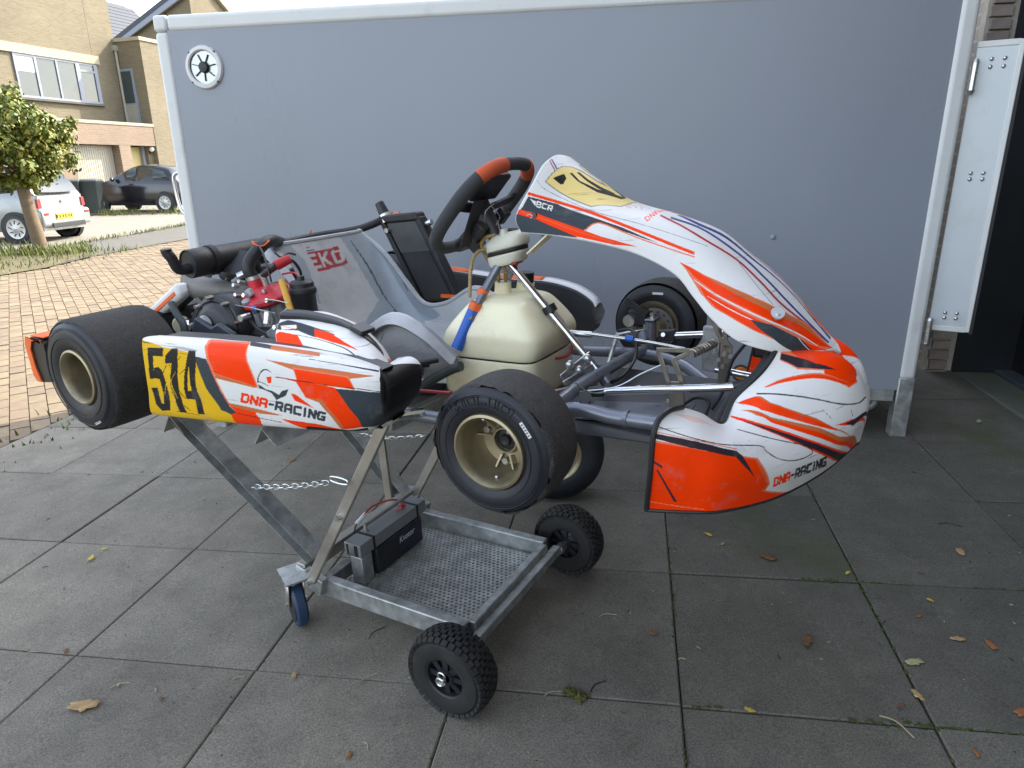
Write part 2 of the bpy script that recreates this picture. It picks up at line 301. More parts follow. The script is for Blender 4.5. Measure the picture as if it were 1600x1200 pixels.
# one material per region of the paving, with the noise taken in driveway space so it runs on across joints
def paving_mat():
    m = bpy.data.materials.new('concrete_paving'); m.use_nodes = True; n = m.node_tree.nodes; L = m.node_tree.links; b = n['Principled BSDF']; b.inputs['Roughness'].default_value = .8
    ge = n.new('ShaderNodeNewGeometry'); P = ge.outputs['Position']; oi = n.new('ShaderNodeObjectInfo')
    def noise(sc, det, ro, vec=P):
        q = n.new('ShaderNodeTexNoise'); q.inputs['Scale'].default_value = sc; q.inputs['Detail'].default_value = det; q.inputs['Roughness'].default_value = ro; L.new(vec, q.inputs['Vector']); return q.outputs[0]
    def rng(x, a, b_, c, d):
        q = n.new('ShaderNodeMapRange'); q.inputs[1].default_value = a; q.inputs[2].default_value = b_; q.inputs[3].default_value = c; q.inputs[4].default_value = d; L.new(x, q.inputs[0]); return q.outputs[0]
    def mix(f, a, b_, mode='MIX'):
        q = n.new('ShaderNodeMix'); q.data_type = 'RGBA'; q.blend_type = mode
        for s_, v in ((0, f), (6, a), (7, b_)):
            if isinstance(v, (float, tuple)): q.inputs[s_].default_value = v if isinstance(v, float) else (*v, 1)
            else: L.new(v, q.inputs[s_])
        return q.outputs[2]
    sp = n.new('ShaderNodeSeparateXYZ'); L.new(P, sp.inputs[0])
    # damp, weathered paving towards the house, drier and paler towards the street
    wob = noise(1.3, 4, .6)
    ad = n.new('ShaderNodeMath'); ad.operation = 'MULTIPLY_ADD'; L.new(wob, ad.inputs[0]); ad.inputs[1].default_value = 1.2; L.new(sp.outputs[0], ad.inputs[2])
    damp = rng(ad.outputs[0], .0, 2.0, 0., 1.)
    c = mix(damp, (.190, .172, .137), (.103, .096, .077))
    c = mix(1., c, rng(noise(5, 12, .72), .3, .7, .74, 1.26), 'MULTIPLY')
    c = mix(1., c, rng(noise(210, 3, .6), .35, .65, .66, 1.34), 'MULTIPLY')
    c = mix(1., c, rng(oi.outputs['Random'], 0, 1, .84, 1.14), 'MULTIPLY')
    c = mix(rng(noise(2.6, 12, .75), .60, .74, 0., .5), c, (.23, .22, .195))       # lime bloom
    spk = n.new('ShaderNodeTexVoronoi'); spk.inputs['Scale'].default_value = 70; L.new(P, spk.inputs['Vector'])
    c = mix(rng(spk.outputs['Distance'], .03, .09, .55, 0.), c, (.32, .31, .28))   # pale aggregate
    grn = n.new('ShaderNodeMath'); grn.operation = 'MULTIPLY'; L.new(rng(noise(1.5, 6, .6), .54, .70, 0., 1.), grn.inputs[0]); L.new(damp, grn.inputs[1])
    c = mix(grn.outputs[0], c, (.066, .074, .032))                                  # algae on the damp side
    L.new(c, b.inputs['Base Color'])
    bp = n.new('ShaderNodeBump'); bp.inputs['Strength'].default_value = .5; bp.inputs['Distance'].default_value = .0016; L.new(noise(190, 4, .65), bp.inputs['Height']); L.new(bp.outputs[0], b.inputs['Normal'])
    return m
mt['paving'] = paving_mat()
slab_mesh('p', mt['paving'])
for i in range(9):
    for j in range(-5, 15):
        a = AL + SZ * (i + .5); b = B0 + SZ * (j - 2 + .5)
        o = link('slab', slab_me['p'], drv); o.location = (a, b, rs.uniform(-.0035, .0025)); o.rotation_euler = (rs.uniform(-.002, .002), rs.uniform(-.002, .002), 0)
# moss threads and weeds in the joints on the damp side
mm = MB()
for ci, bb0, bb1, nn in ((6, .4, 3.0, 260), (7, .5, 3.6, 300), (5, .6, 2.6, 60)):
    for _ in range(nn):
        a = AL + SZ * ci + rs.gauss(0, .004); b = rs.uniform(bb0, bb1); r = rs.uniform(.002, .0055)
        if math.sin(b * 7 + ci) + rs.uniform(-.8, .8) < 0: continue
        mm.sphere((a, b, .0005), r, 5, 3, (1, 1.6, .5))
for cj, aa0, aa1, nn in ((1, .2, 1.9, 300), (0, 1.2, 1.95, 200), (2, .6, 1.9, 160)):
    for _ in range(nn):
        b = B0 + SZ * (cj - 2) + rs.gauss(0, .004); a = rs.uniform(aa0, aa1); r = rs.uniform(.002, .0055)
        if math.sin(a * 9 + cj) + rs.uniform(-.8, .8) < 0: continue
        mm.sphere((a, b, .0005), r, 5, 3, (1.6, 1, .5))
tag(mm.build('joint_moss', mt['moss'], None, M=M_drv()), 'green moss growing in the joints of the damp paving', 'moss', kind='stuff')

# street: clinker paving
road = empty('brick_road', Matrix.Identity(4)); road['kind'] = 'structure'
RP = [(-3.25, -6), (-3.25, 1.0), (-2.86, 3.4), (-2.20, 7.4), (-.5, 16.5), (-6.9, 14.9), (-7.39, 12.06), (-7.3, 10.75), (-7.53, 10.05), (-8.6, 7.0), (-10.5, 2), (-12, -6)]
sheet('road_bed', [STR(x, y, -.012) for x, y in RP], mt['street_base'], None, road)
bdx = np.array([-.574, .819]); bdy = np.array([.819, .574])
def inpoly(x, y, P):
    c = False; n = len(P)
    for i in range(n):
        x1, y1 = P[i]; x2, y2 = P[(i + 1) % n]
        if (y1 > y) != (y2 > y) and x < (x2 - x1) * (y - y1) / (y2 - y1) + x1: c = not c
    return c
SH = [(-3.34, -6), (-3.34, 1.0), (-2.95, 3.4), (-2.3, 7.4), (-.6, 16.5)] + RP[5:]
cand = []
for r_ in range(-160, 160):
    for q in range(-90, 120):
        p = bdx * (q * .205 + (.1025 if r_ % 2 else 0)) + bdy * r_ * .105 + np.array([-5, 8])
        if p[1] < 2.2 or p[1] > 15.5 or p[0] < -9.5: continue
        if p[0] / p[1] < -.86 or p[0] / p[1] > -.3: continue
        if inpoly(p[0], p[1], SH): cand.append(p)
cand.sort(key=lambda p: p[0] ** 2 + p[1] ** 2)
bme = []
for k in range(4):
    m = MB(); m.box((0, 0, -.03), (.199, .099, .06)); me = bpy.data.meshes.new('brick'); me.from_pydata(m.v, [], m.f); me.materials.append(mt['clinker_' + 'abcd'[k]]); me.update(); bme.append(me)
vis = [p for p in cand if -.80 < p[0] / p[1] < -.38 and p[1] > 4.2]
near = vis[:300]; nset = set(map(tuple, near))
ang_b = math.atan2(bdx[1], bdx[0])
for p in near:
    o = link('brick', bme[rs.randrange(4)], road); o.location = STR(p[0], p[1], rs.uniform(-.003, .003)); o.rotation_euler = (rs.uniform(-.012, .012), rs.uniform(-.012, .012), ang_b + rs.uniform(-.012, .012))
m = MB(); ca, sa = math.cos(ang_b), math.sin(ang_b)
for p in cand:
    if tuple(p) in nset: continue
    m.cur = rs.randrange(4); z = STR(p[0], p[1])[2] + rs.uniform(-.003, .003); e = rs.uniform(-.012, .012)
    R = np.array([[ca, -sa, 0], [sa, ca, 0], [0, 0, 1]]); m.box((p[0], p[1], z - .03), (.199, .099, .06), R)
o = m.build('paving_bricks', [mt['clinker_' + k] for k in 'abcd'], road, smooth=False); o['kind'] = 'stuff'
# strip between driveway and road, path, pale drive of the neighbours
sheet('grass_strip', [STR(-3.42, -6, .006), STR(-3.25, 1.0, .006), STR(-2.86, 3.4, .006), STR(-2.20, 7.4, .006), STR(-.5, 16.5, .006), STR(-.3, 16.5, .006), STR(-1.98, 7.4, .006), STR(-2.60, 3.4, .006), STR(-2.95, 1.0, .006), STR(-3.1, -6, .006)], mt['verge_soil'])
sheet('footpath', [STR(-7.53, 10.05, .012), STR(-7.3, 10.75, .012), STR(-7.39, 12.06, .012), STR(-6.9, 14.9, .012), STR(-.5, 16.5, .012), STR(3, 26, .012), STR(-6.0, 27, .012), STR(-8.6, 18.4, .012), STR(-8.6, 17.0, .012), STR(-8.94, 13.8, .012), STR(-10, 11, .012), STR(-12, 6, .012), STR(-13, -6, .012), STR(-12, -6, .012), STR(-10.5, 2, .012), STR(-8.6, 7, .012)], mt['path_grey'])
sheet('neighbour_drive', [STR(-8.94, 13.8, .022), STR(-8.6, 17.0, .022), STR(-8.6, 18.4, .022), STR(-6.0, 27, .022), STR(-4, 60, .022), STR(-10, 60, .022), STR(-18.5, 31, .022), STR(-24, 14, .022), STR(-13, 9, .022)], mt['drive_pale'])
sheet('tree_verge', [STR(-7.50, 10.0, .018), STR(-7.28, 10.75, .018), STR(-7.55, 12.3, .018), STR(-8.1, 13.2, .018), STR(-8.95, 13.75, .018), STR(-10.1, 11.2, .018), STR(-10.4, 8.5, .018), STR(-8.5, 7.2, .018)], mt['verge_soil'])
def grass(name, spots, n, h, label, mat='grass_blade', seed=1):
    r = random.Random(seed); m = MB()
    for _ in range(n):
        sx, sy, rx, ry = r.choice(spots); x = r.gauss(sx, rx); y = r.gauss(sy, ry); z = STR(x, y, .02)[2]; hh = h * r.uniform(.4, 1.2); a = r.uniform(0, 6.28); lx, ly = math.cos(a) * hh * .5, math.sin(a) * hh * .5; wx, wy = -math.sin(a) * .008, math.cos(a) * .008
        m.add([(x - wx, y - wy, z), (x + wx, y + wy, z), (x + lx * .4 + wx * .7, y + ly * .4 + wy * .7, z + hh * .6), (x + lx * .4 - wx * .7, y + ly * .4 - wy * .7, z + hh * .6), (x + lx, y + ly, z + hh)], [(0, 1, 2, 3), (3, 2, 4)])
    return tag(m.build(name, mt[mat], smooth=False), label, 'grass', kind='stuff')
grass('verge_grass', [(-8.75, 12.5, .55, .35), (-8.2, 12.6, .35, .25), (-9.4, 12.4, .5, .4)], 1100, .18, 'tall sunlit grass tufts round the street tree', seed=2)
grass('verge_weeds', [(-7.6, 11.5, .3, .5), (-7.2, 12.6, .2, .6), (-8.0, 10.8, .4, .4)], 260, .07, 'low weeds along the brick road edge', seed=3)
grass('strip_weeds', [(-2.75, 3.4, .10, .5), (-2.6, 4.6, .09, .7), (-2.95, 2.6, .08, .5), (-2.4, 6, .09, .8)], 420, .045, 'thin grass between dark slabs and brick road', seed=4)
grass('drive_weeds', [(-8.75, 14.6, .08, .7), (-8.62, 16.5, .08, .8), (-8.5, 18, .08, .6)], 380, .09, 'grass line along the pale neighbour drive', seed=5)
grass('bed_weeds', [(-12.6, 22.4, .3, .3), (-11.6, 22.6, .8, .25), (-10.2, 22.6, .8, .25)], 420, .22, 'scrubby grass in front of the dark car', seed=6)

# ------------------------------------------------------------ box trailer
TA0, TA1, TB, TDEP = -2.33, 1.34, 3.328, 1.78
tl = empty('box_trailer', M_ab(TA0, TB, .094 - .06), 'grey box trailer with pale aluminium edges parked behind the kart', 'trailer')
Z0 = .034                                             # local z = world z - Z0
LN = TA1 - TA0
def tb(name, c, d, mat, bevel=.004, parent=tl, seg=2): return MB().box((c[0], c[1], c[2] - Z0), d).build(name, mt[mat], parent, bevel=bevel, seg=seg)
tb('body', (LN / 2, TDEP / 2, 1.17), (LN - .02, TDEP - .02, 1.66), 'trailer_panel', .002)
p = tb('side_panel', (LN / 2, .004, 1.173), (LN - .13, .016, 1.69), 'trailer_panel', 0)
for (sx, sz) in ((2.968, 1.04), (1.9, 1.052)): MB().sphere((sx, -.006, sz - Z0), .012, 12, 6, (1, .5, 1)).build('rivet', mt['trailer_panel'], p)
tb('top_rail', (LN / 2, .02, 2.047), (LN - .145, .065, .072), 'trailer_rail', .018, seg=4)
tb('roof', (LN / 2, TDEP / 2 + .02, 2.062), (LN - .04, TDEP - .06, .03), 'trailer_rail', .006)
for x in (.036, LN - .036):
    tb('corner_post', (x, .02, 1.20 if x < 1 else 1.192), (.072, .066, 1.62), 'trailer_rail', .02, seg=4)
    tb('corner_cap', (x, .02, 2.047), (.072, .067, .073), 'trailer_rail', .014, seg=3)
    tb('rear_post', (x, TDEP - .02, 1.2), (.07, .066, 1.72), 'trailer_rail', .02)
tb('bottom_rail', (LN / 2 - .04, .02, .300), (LN - .08, .055, .062), 'galvanised', .006)
tb('support_leg', (LN - .036, .022, .242), (.073, .07, .298), 'galvanised', .006)
tb('support_leg', (.036, .022, .09), (.073, .07, .60), 'galvanised', .006)
tb('floor', (LN / 2, TDEP / 2, .29), (LN - .12, TDEP - .12, .05), 'black_plastic', 0)
tb('chassis_beam', (LN / 2 - .1, .45, .22), (LN - .3, .06, .10), 'galvanised', .004)
tb('chassis_beam', (LN / 2 - .1, TDEP - .45, .22), (LN - .3, .06, .10), 'galvanised', .004)
for x in (1.0, 1.75): MB().lathe([(.0, -.09), (.20, -.09), (.245, -.06), (.25, 0), (.245, .06), (.20, .09), (0, .09)], (x, .62, .17 - Z0), (0, 1, 0), 28).build('wheel', mt['tyre_side'], tl)
MB().tube(smooth_path([(LN - .55, .03, .215 - Z0), (LN - .28, .02, .212 - Z0), (LN - .175, .03, .225 - Z0), (LN - .145, .05, .262 - Z0), (LN - .17, .10, .29 - Z0), (LN - .2, .2, .29 - Z0)], 6), .0165, 12).build('rope_rail', mt['galvanised'], tl)
# marker lamp, ventilator, grab handle
mk = MB().lathe([(0, -.018), (.030, -.016), (.036, -.006), (.036, .004)], (LN - .79, -.006, .387 - Z0), (0, 1, 0), 24).build('marker_lamp', mt['lens_amber'], tl)
MB().lathe([(.036, -.01), (.041, -.01), (.041, .006), (.036, .006)], (LN - .79, -.006, .387 - Z0), (0, 1, 0), 24).build('lamp_bezel', mt['black_plastic'], mk)
VX, VZ = 3.625 - 3.384 + .0, 1.845 - Z0
v = MB().lathe([(.074, -.010), (.080, -.016), (.094, -.014), (.100, -.004), (.100, .0)], (VX, -.005, VZ), (0, 1, 0), 40).build('ventilator', mt['white_plastic'], tl)
MB().lathe([(.0, .004), (.074, .004)], (VX, -.012, VZ), (0, 1, 0), 32).build('vent_backing', mt['vent_metal'], v)
MB().lathe([(0, -.022), (.022, -.020), (.026, -.012), (.026, .0)], (VX, -.005, VZ), (0, 1, 0), 20).build('vent_hub', mt['black_plastic'], v)
for k in range(7):
    a = 2 * math.pi * k / 7 + .2; c, s_ = math.cos(a), math.sin(a)
    MB().bar((VX + .02 * c, -.012, VZ + .02 * s_), (VX + .062 * c, -.012, VZ + .062 * s_), .004, .004, (0, 1, 0)).build('vent_slot', mt['black_plastic'], v)
for k in range(4):
    a = math.pi / 4 + k * math.pi / 2; MB().lathe([(0, -.004), (.006, -.003), (.006, .004)], (VX + .093 * math.cos(a), -.016, VZ + .093 * math.sin(a)), (0, 1, 0), 8).build('vent_screw', mt['black_plastic'], v)
MB().tube(smooth_path([(.0, .06, 1.355 - Z0), (-.05, .06, 1.352 - Z0), (-.068, .06, 1.32 - Z0), (-.064, .06, 1.22 - Z0), (-.045, .06, 1.155 - Z0), (0, .06, 1.13 - Z0)], 6), .009, 8).build('grab_handle', mt['chrome'], tl)
# hinged end flap at the right
fl = MB(); fa = rad(-20); R = np.array([[math.cos(fa), -math.sin(fa), 0], [math.sin(fa), math.cos(fa), 0], [0, 0, 1]])
def flap(x, y, z): return np.array([LN + .015, .03, 0]) + R @ np.array([x, y, z - Z0])
fp = MB().box(flap(.085, 0, 1.222), (.145, .018, 1.165), R).build('end_flap', mt['trailer_white'], tl, bevel=.002)
for (x, z, dx, dz) in ((.0845, 1.812, .146, .024), (.0845, .632, .146, .024), (.164, 1.222, .020, 1.20)): MB().box(flap(x, 0, z), (dx, .024, dz), R).build('flap_edge', mt['trailer_rail'], fp, bevel=.003)
MB().box(flap(.180, .006, 1.222), (.012, .03, 1.215), R).build('flap_seal', mt['black_rubber'], fp)
for z in (1.755, 1.725, 1.31, 1.285, .705, .682):
    for x in (.07, .115): MB().sphere(flap(x, -.011, z), .0085, 10, 6, (1, .6, 1)).build('rivet', mt['zinc'], fp)
for z in (1.69, .615):
    h = MB().cyl((LN + .018, -.008, z - .055 - Z0), (LN + .018, -.008, z + .055 - Z0), .013, n=16).build('hinge', mt['zinc'], tl)
    for q in (-1, 1): MB().cyl((LN + .018, -.008, z + q * .053 - Z0), (LN + .018, -.008, z + q * .066 - Z0), .016, .010, 12).build('hinge_cap', mt['zinc'], h)

# ------------------------------------------------------------ brick house on the right (throws the shade)
DWZ = .10
rh = empty('brick_house', M_ab(1.80, 4.45, DWZ), 'brick house with black garage door at the right edge beside the trailer', 'house')
def hb(name, x0, x1, y0, y1, z0, z1, mat, parent=rh, bevel=0): return MB().box(((x0 + x1) / 2, (y0 + y1) / 2, (z0 + z1) / 2), (x1 - x0, y1 - y0, z1 - z0)).build(name, mt[mat], parent, bevel=bevel, smooth=False)
hb('rear_wall', .012, 6.5, .012, 7.5, -.3, 5.75, 'right_brick')
hb('lintel_wall', .03, 6.5, -5.2, .011, 2.62, 5.75, 'right_brick')
hb('front_wall', .012, 6.5, -9.5, -5.2, -.3, 5.75, 'right_brick')
pier = hb('door_reveal', .012, .165, -.05, .011, -.3, 2.61, 'mortar')
hb('frame_panel', .166, .62, -.06, .011, -.3, 2.61, 'door_black')
dr = hb('garage_door', .505, .56, -5.19, -.061, -.05, 2.61, 'door_black')
for y in np.arange(-4.9, -.1, .62): hb('door_board', .494, .504, y, y + .60, .02, 2.55, 'door_black', dr, .004)
rb = random.Random(11); hbm = []
for k in range(4):
    mb_ = MB().box((0, 0, 0), (.10, .028, .052)); me = bpy.data.meshes.new('brick'); me.from_pydata(mb_.v, [], mb_.f); me.materials.append(mt['wall_brick_' + 'abcd'[k]]); me.update(); hbm.append(me)
for i in range(44):
    z = -.05 + i * .0625
    o = link('brick', hbm[rb.randrange(4)], pier, bevel=.004); o.location = (.010 + .05 + (.0 if i % 2 else .004) + .016, -.058 + rb.uniform(-.003, .003), z); o.rotation_euler = (0, rb.uniform(-.01, .01), rb.uniform(-.02, .02)); o.scale = (1.12 if i % 2 else 1.0, 1, rb.uniform(.95, 1.04))
hb('door_sill', .17, .40, -5.15, -.065, -.10, .035, 'stone_sill', bevel=.012)
hb('sill_strip', .40, .50, -5.15, -.065, -.10, .055, 'sill_metal', bevel=.004)
hb('kerb_edge', .115, .168, -5.15, -.07, -.14, .012, 'stone_sill', bevel=.006)
m = MB(); m.prism([(-.35, 5.75), (3.4, 8.1), (7.0, 5.75), (7.0, 5.6), (3.4, 7.95), (-.35, 5.58)], (0, 7.7, 0), (1, 0, 0), (0, 0, 1), 17.4); m.build('roof', mt['roof_slate'], rh, smooth=False)
hb('gutter', -.42, -.30, -9.6, 7.6, 5.55, 5.68, 'window_frame')

# ------------------------------------------------------------ neighbour house across the street
HA = rad(19)
def house_frame(x, y, z): return Matrix.Translation((x, y, z)) @ Matrix(((math.sin(HA), -math.cos(HA), 0, 0), (math.cos(HA), math.sin(HA), 0, 0), (0, 0, 1, 0), (0, 0, 0, 1)))
# local: x along the facade (away from the camera), y into the house, z up
nh = empty('terraced_house', house_frame(-16.18, 29.31, 0), 'sunlit yellow brick house with white garage door and wide upper window', 'house')
def nb(name, x0, x1, y0, y1, z0, z1, mat, parent=nh, bevel=0): return MB().box(((x0 + x1) / 2, (y0 + y1) / 2, (z0 + z1) / 2), (x1 - x0, y1 - y0, z1 - z0)).build(name, mt[mat], parent, bevel=bevel, smooth=False)
SB = 1.40
nb('upper_wall', -12, 2.35, SB, SB + 6, 2.6, 12.5, 'house_brick')
nb('stair_wing', 2.36, 9.0, .02, 7, -.2, 6.66, 'house_brick')
nb('coping', 2.30, 9.05, -.03, 7.05, 6.66, 6.80, 'render_cream')
nb('parapet', -12, 2.30, 0, .22, 2.46, 3.25, 'house_brick_red')
nb('parapet_coping', -12, 2.34, -.03, .26, 3.25, 3.36, 'render_cream')
nb('balcony_floor', -12, 2.34, .23, SB - .01, 2.5, 2.62, 'path_grey')
nb('garage_pier', .40, .95, .0, .5, -.2, 2.455, 'house_brick_red')
nb('garage_pier', -2.7, -1.76, .0, .5, -.2, 2.455, 'house_brick_red')
nb('door_side_wall', 2.10, 2.355, .28, .8, -.2, 2.455, 'house_brick')
nb('ground_wall', -12, 2.35, .85, 6, -.2, 2.49, 'house_brick_red')
nb('ground_wall', -12, -4.9, .0, .84, -.2, 2.455, 'house_brick_red')
for gx in (-1.74, -4.8):
    gd = nb('garage_door', gx, gx + 2.12, .40, .46, .02, 2.44, 'garage_white')
    for k in range(21): nb('door_slat', gx + .02 + k * .1, gx + .10 + k * .1, .385, .40, .05, 2.4, 'garage_white', gd)
    nb('door_handle', gx + 1.28, gx + 1.40, .34, .385, 1.0, 1.06, 'black_plastic', gd)
fd = nb('front_door', 1.0, 1.96, .60, .66, .05, 2.42, 'door_cream')
nb('door_frame', 1.97, 2.09, .45, .70, -.1, 2.45, 'window_frame')
lm = MB().sphere((2.20, .16, 2.33), .105, 16, 10).build('globe_lamp', mt['white_plastic'], nh); MB().box((2.2, .24, 2.20), (.07, .12, .12)).build('lamp_bracket', mt['black_plastic'], lm)
nb('lintel', -3.2, 1.36, SB - .10, SB - .005, 5.66, 5.98, 'render_cream')
wn = nb('window', -2.32, 1.20, SB - .02, SB + .03, 4.14, 5.655, 'glass')
for x0, x1, z0, z1 in ((-2.34, 1.22, 5.58, 5.65), (-2.34, 1.22, 4.12, 4.20), (-2.34, -2.27, 4.2, 5.58), (1.13, 1.22, 4.2, 5.58), (-1.53, -1.44, 4.2, 5.58), (-.65, -.58, 4.2, 5.58), (.22, .32, 4.2, 5.58), (.40, 1.06, 5.30, 5.38), (.32, .40, 4.2, 5.58), (1.06, 1.13, 4.2, 5.58)): nb('window_frame', x0, x1, SB - .06, SB - .021, z0, z1, 'window_frame', wn)
nb('window_sill', -2.4, 1.28, SB - .14, SB - .002, 4.04, 4.118, 'path_grey')
nb('curtain', -2.26, -1.54, SB - .019, SB - .0205, 5.05, 5.57, 'white_plastic', wn)
# balcony door in the side of the wing
bd = nb('balcony_door', 2.30, 2.355, .62, 1.36, 2.63, 5.60, 'window_frame')
nb('door_pane', 2.285, 2.299, .72, 1.26, 4.24, 5.50, 'glass', bd); nb('door_infill', 2.285, 2.299, .70, 1.28, 2.66, 4.18, 'garage_white', bd)
MB().tube([(2.28, SB - .08, 6.4), (2.28, SB - .08, 3.4)], .055, 10).build('downpipe', mt['garage_white'], nh); MB().box((2.28, SB - .08, 6.42), (.2, .18, .2)).build('pipe_hopper', mt['garage_white'], nh)
nb('wall_joint', 1.14, 1.16, SB - .003, SB + .01, 5.99, 12.4, 'path_grey')
# house behind with a pitched roof
bh = empty('gabled_house', house_frame(-19.3, 46.5, 0), 'brick house with dark pitched roof rising behind the trailer corner', 'house')
def gb(*a): return nb(a[0], *a[1:8], bh)
m = MB(); m.prism([(0, -.3), (9.5, -.3), (9.5, 7.0), (2.2, 12.0), (0, 12.0)], (0, 0, 0), (1, 0, 0), (0, 0, 1), -.3); m.build('gable_wall', mt['house_brick'], bh, smooth=False)
m = MB(); m.prism([(.305, -.3), (9, -.3), (9, 8.2), (.305, 11.9)], (.0, 0, 0), (0, 1, 0), (0, 0, 1), .3); m.build('side_wall', mt['house_brick'], bh, smooth=False)
m = MB(); m.prism([(-.1, 11.95), (9.3, 8.0), (9.3, 8.3), (-.1, 12.3)], (-.25, 0, 0), (0, 1, 0), (0, 0, 1), 2.5); m.build('roof', mt['roof_slate'], bh, smooth=False)
m = MB(); m.prism([(2.26, 12.0), (9.9, 6.8), (9.9, 7.0), (2.26, 12.25)], (0, .6, 0), (1, 0, 0), (0, 0, 1), .8); m.build('roof', mt['roof_slate'], bh, smooth=False)
m = MB(); m.prism([(2.2, 11.9), (9.9, 6.65), (9.9, 6.95), (2.2, 12.25)], (0, -.25, 0), (1, 0, 0), (0, 0, 1), -.24); m.build('verge_board', mt['render_cream'], bh, smooth=False)
m = MB(); m.prism([(-.1, 11.6), (9.2, 7.8), (9.2, 8.02), (-.1, 11.95)], (-.30, .0, 0), (0, 1, 0), (0, 0, 1), .16); m.build('bargeboard', mt['window_frame'], bh, smooth=False)

# a further slate roof seen in the gap between the two brick walls
sr = empty('slate_roof_house', house_frame(-34.0, 58.0, 0), 'distant house with dark slate roof between the two brick walls', 'house')
MB().box((4, 6, 5.5), (16, 10, 11.6)).build('wall', mt['house_brick'], sr, smooth=False)
for k in range(14):
    t = k / 14.; MB().box((4, .6 + 5.2 * t, 11.2 + 5.0 * t), (17, .46, .06), np.array([[1, 0, 0], [0, .72, -.69], [0, .69, .72]])).build('roof_course', mt['roof_slate'], sr, smooth=False)
MB().prism([(.4, 11.0), (5.9, 16.2), (11.4, 11.0)], (-4.0, 0, 0), (0, 1, 0), (0, 0, 1), 16).build('roof', mt['roof_slate'], sr, smooth=False)

# ------------------------------------------------------------ cars
def hatch(name, M, label, paint, L_, W, H, prof, belt, wheels, wr, boot=None):
    # local: x forward, y left, z up; prof: list of (x, z_top) roofline; belt: z of shoulder
    c = empty(name, M, label, 'car')
    xs = np.linspace(0, 1, 40); R = np.array(prof); X = crs(R[:, 0], xs); Z = crs(R[:, 1], xs)
    rows = []
    for x, z in zip(X, Z):
        t = (x - X[0]) / (X[-1] - X[0]); wv = W / 2 * (1 - .16 * abs(2 * t - 1) ** 4); zb = belt(x); zt = max(z, zb + .012); up = (zt - zb) / max(.01, H - zb)
        inn = wv - .17 * up
        sec = [(-wv * .94, .22), (-wv * .985, .34), (-wv, .55), (-wv * .985, zb - .06), (-(wv - .03), zb), (-(inn + .0), zt - .10 * up), (-(inn - .08), zt - .02 * up), (-inn * .45, zt), (0, zt + .008 * up)]
        sec += [(-y, z_) for y, z_ in sec[::-1][1:]]
        rows.append([(x, y, z_) for y, z_ in sec])
    G = np.array(rows); m = MB(); m.grid(G, True)
    n = G.shape[1]; m.add(list(G[0]), [tuple(range(n))]); m.add(list(G[-1]), [tuple(range(n))[::-1]])
    body = m.build('body', mt[paint], c, ang=40)
    for k, (x, s_) in enumerate([(wx, sy) for wx in wheels for sy in (-1, 1)]):
        y = s_ * (W / 2 - .03)
        MB().lathe([(wr + .05, -.1), (wr + .05, .012), (.0, .012)], (x, y, wr), (0, s_, 0), 32).build('wheel_arch', mt['black_plastic'], c)
        w_ = MB().lathe([(.6 * wr, -.14), (wr * .93, -.15), (wr, -.11), (wr, .0), (wr * .95, .028), (.70 * wr, .034)], (x, y, wr), (0, s_, 0), 36).build('wheel', mt['tyre_side'], c)
        mm_ = MB(); mm_.lathe([(0, .038), (.16 * wr, .036), (.22 * wr, .026), (.62 * wr, .030), (.70 * wr, .036), (.72 * wr, .028)], (x, y, wr), (0, s_, 0), 32); mm_.build('hubcap', mt['hubcap'], w_)
        for j in range(9):
            a = j * 2 * math.pi / 9; MB().bar((x + .34 * wr * math.cos(a), y + s_ * .032, wr + .34 * wr * math.sin(a)), (x + .58 * wr * math.cos(a + .22), y + s_ * .034, wr + .58 * wr * math.sin(a + .22)), .016, .008, (0, 1, 0)).build('hubcap_slot', mt['black_plastic'], w_)
    return c, G
def quad_on(G, i0, i1, j0, j1, off, nu=10, nv=8):
    # patch of the body surface pushed out along its normal
    iu = np.linspace(i0, i1, nu); jv = np.linspace(j0, j1, nv); P = np.zeros((nu, nv, 3))
    for a, i in enumerate(iu):
        for b, j in enumerate(jv):
            ia, ja = min(int(i), G.shape[0] - 2), min(int(j), G.shape[1] - 2); fi, fj = i - ia, j - ja
            P[a, b] = (G[ia, ja] * (1 - fi) * (1 - fj) + G[ia + 1, ja] * fi * (1 - fj) + G[ia, ja + 1] * (1 - fi) * fj + G[ia + 1, ja + 1] * fi * fj)
    du = np.gradient(P, axis=0); dv = np.gradient(P, axis=1); N = np.cross(dv, du); N /= np.linalg.norm(N, axis=2, keepdims=True) + 1e-9
    return P + N * off
# silver hatchback, tail towards us, right wheel side to the left of the picture
sz = STR(-9.5, 15)[2] + .03
prof = [(-.48, .60), (-.46, .86), (-.40, 1.02), (-.28, 1.24), (-.08, 1.43), (.5, 1.47), (1.2, 1.43), (1.75, 1.20), (2.25, .98), (2.75, .86), (2.95, .62), (2.98, .35)]
silver, GS = hatch('parked_car', Matrix.Translation((-10.0, 14.97, sz)) @ Matrix.Rotation(rad(176), 4, 'Z'), 'silver hatchback parked tail first beside the street tree', 'silver_paint', 3.4, 1.62, 1.47, prof, lambda x: .88 + .03 * (x < .3), (0, 2.34), .285)
rg = MB(); rg.grid(net(np.array([[(-.462, -.55, 1.0), (-.47, 0, .99), (-.462, .55, 1.0)], [(-.345, -.54, 1.20), (-.355, 0, 1.2), (-.345, .54, 1.20)], [(-.16, -.50, 1.395), (-.17, 0, 1.40), (-.16, .50, 1.395)]]), np.linspace(0, 1, 8), np.linspace(0, 1, 10)) + np.array([-.035, 0, -.01]))
rwin = rg.build('rear_window', mt['car_glass'], silver)
MB().bar((-.44, -.1, 1.06), (-.40, -.36, 1.14), .012, .012).build('wiper', mt['black_plastic'], rwin)
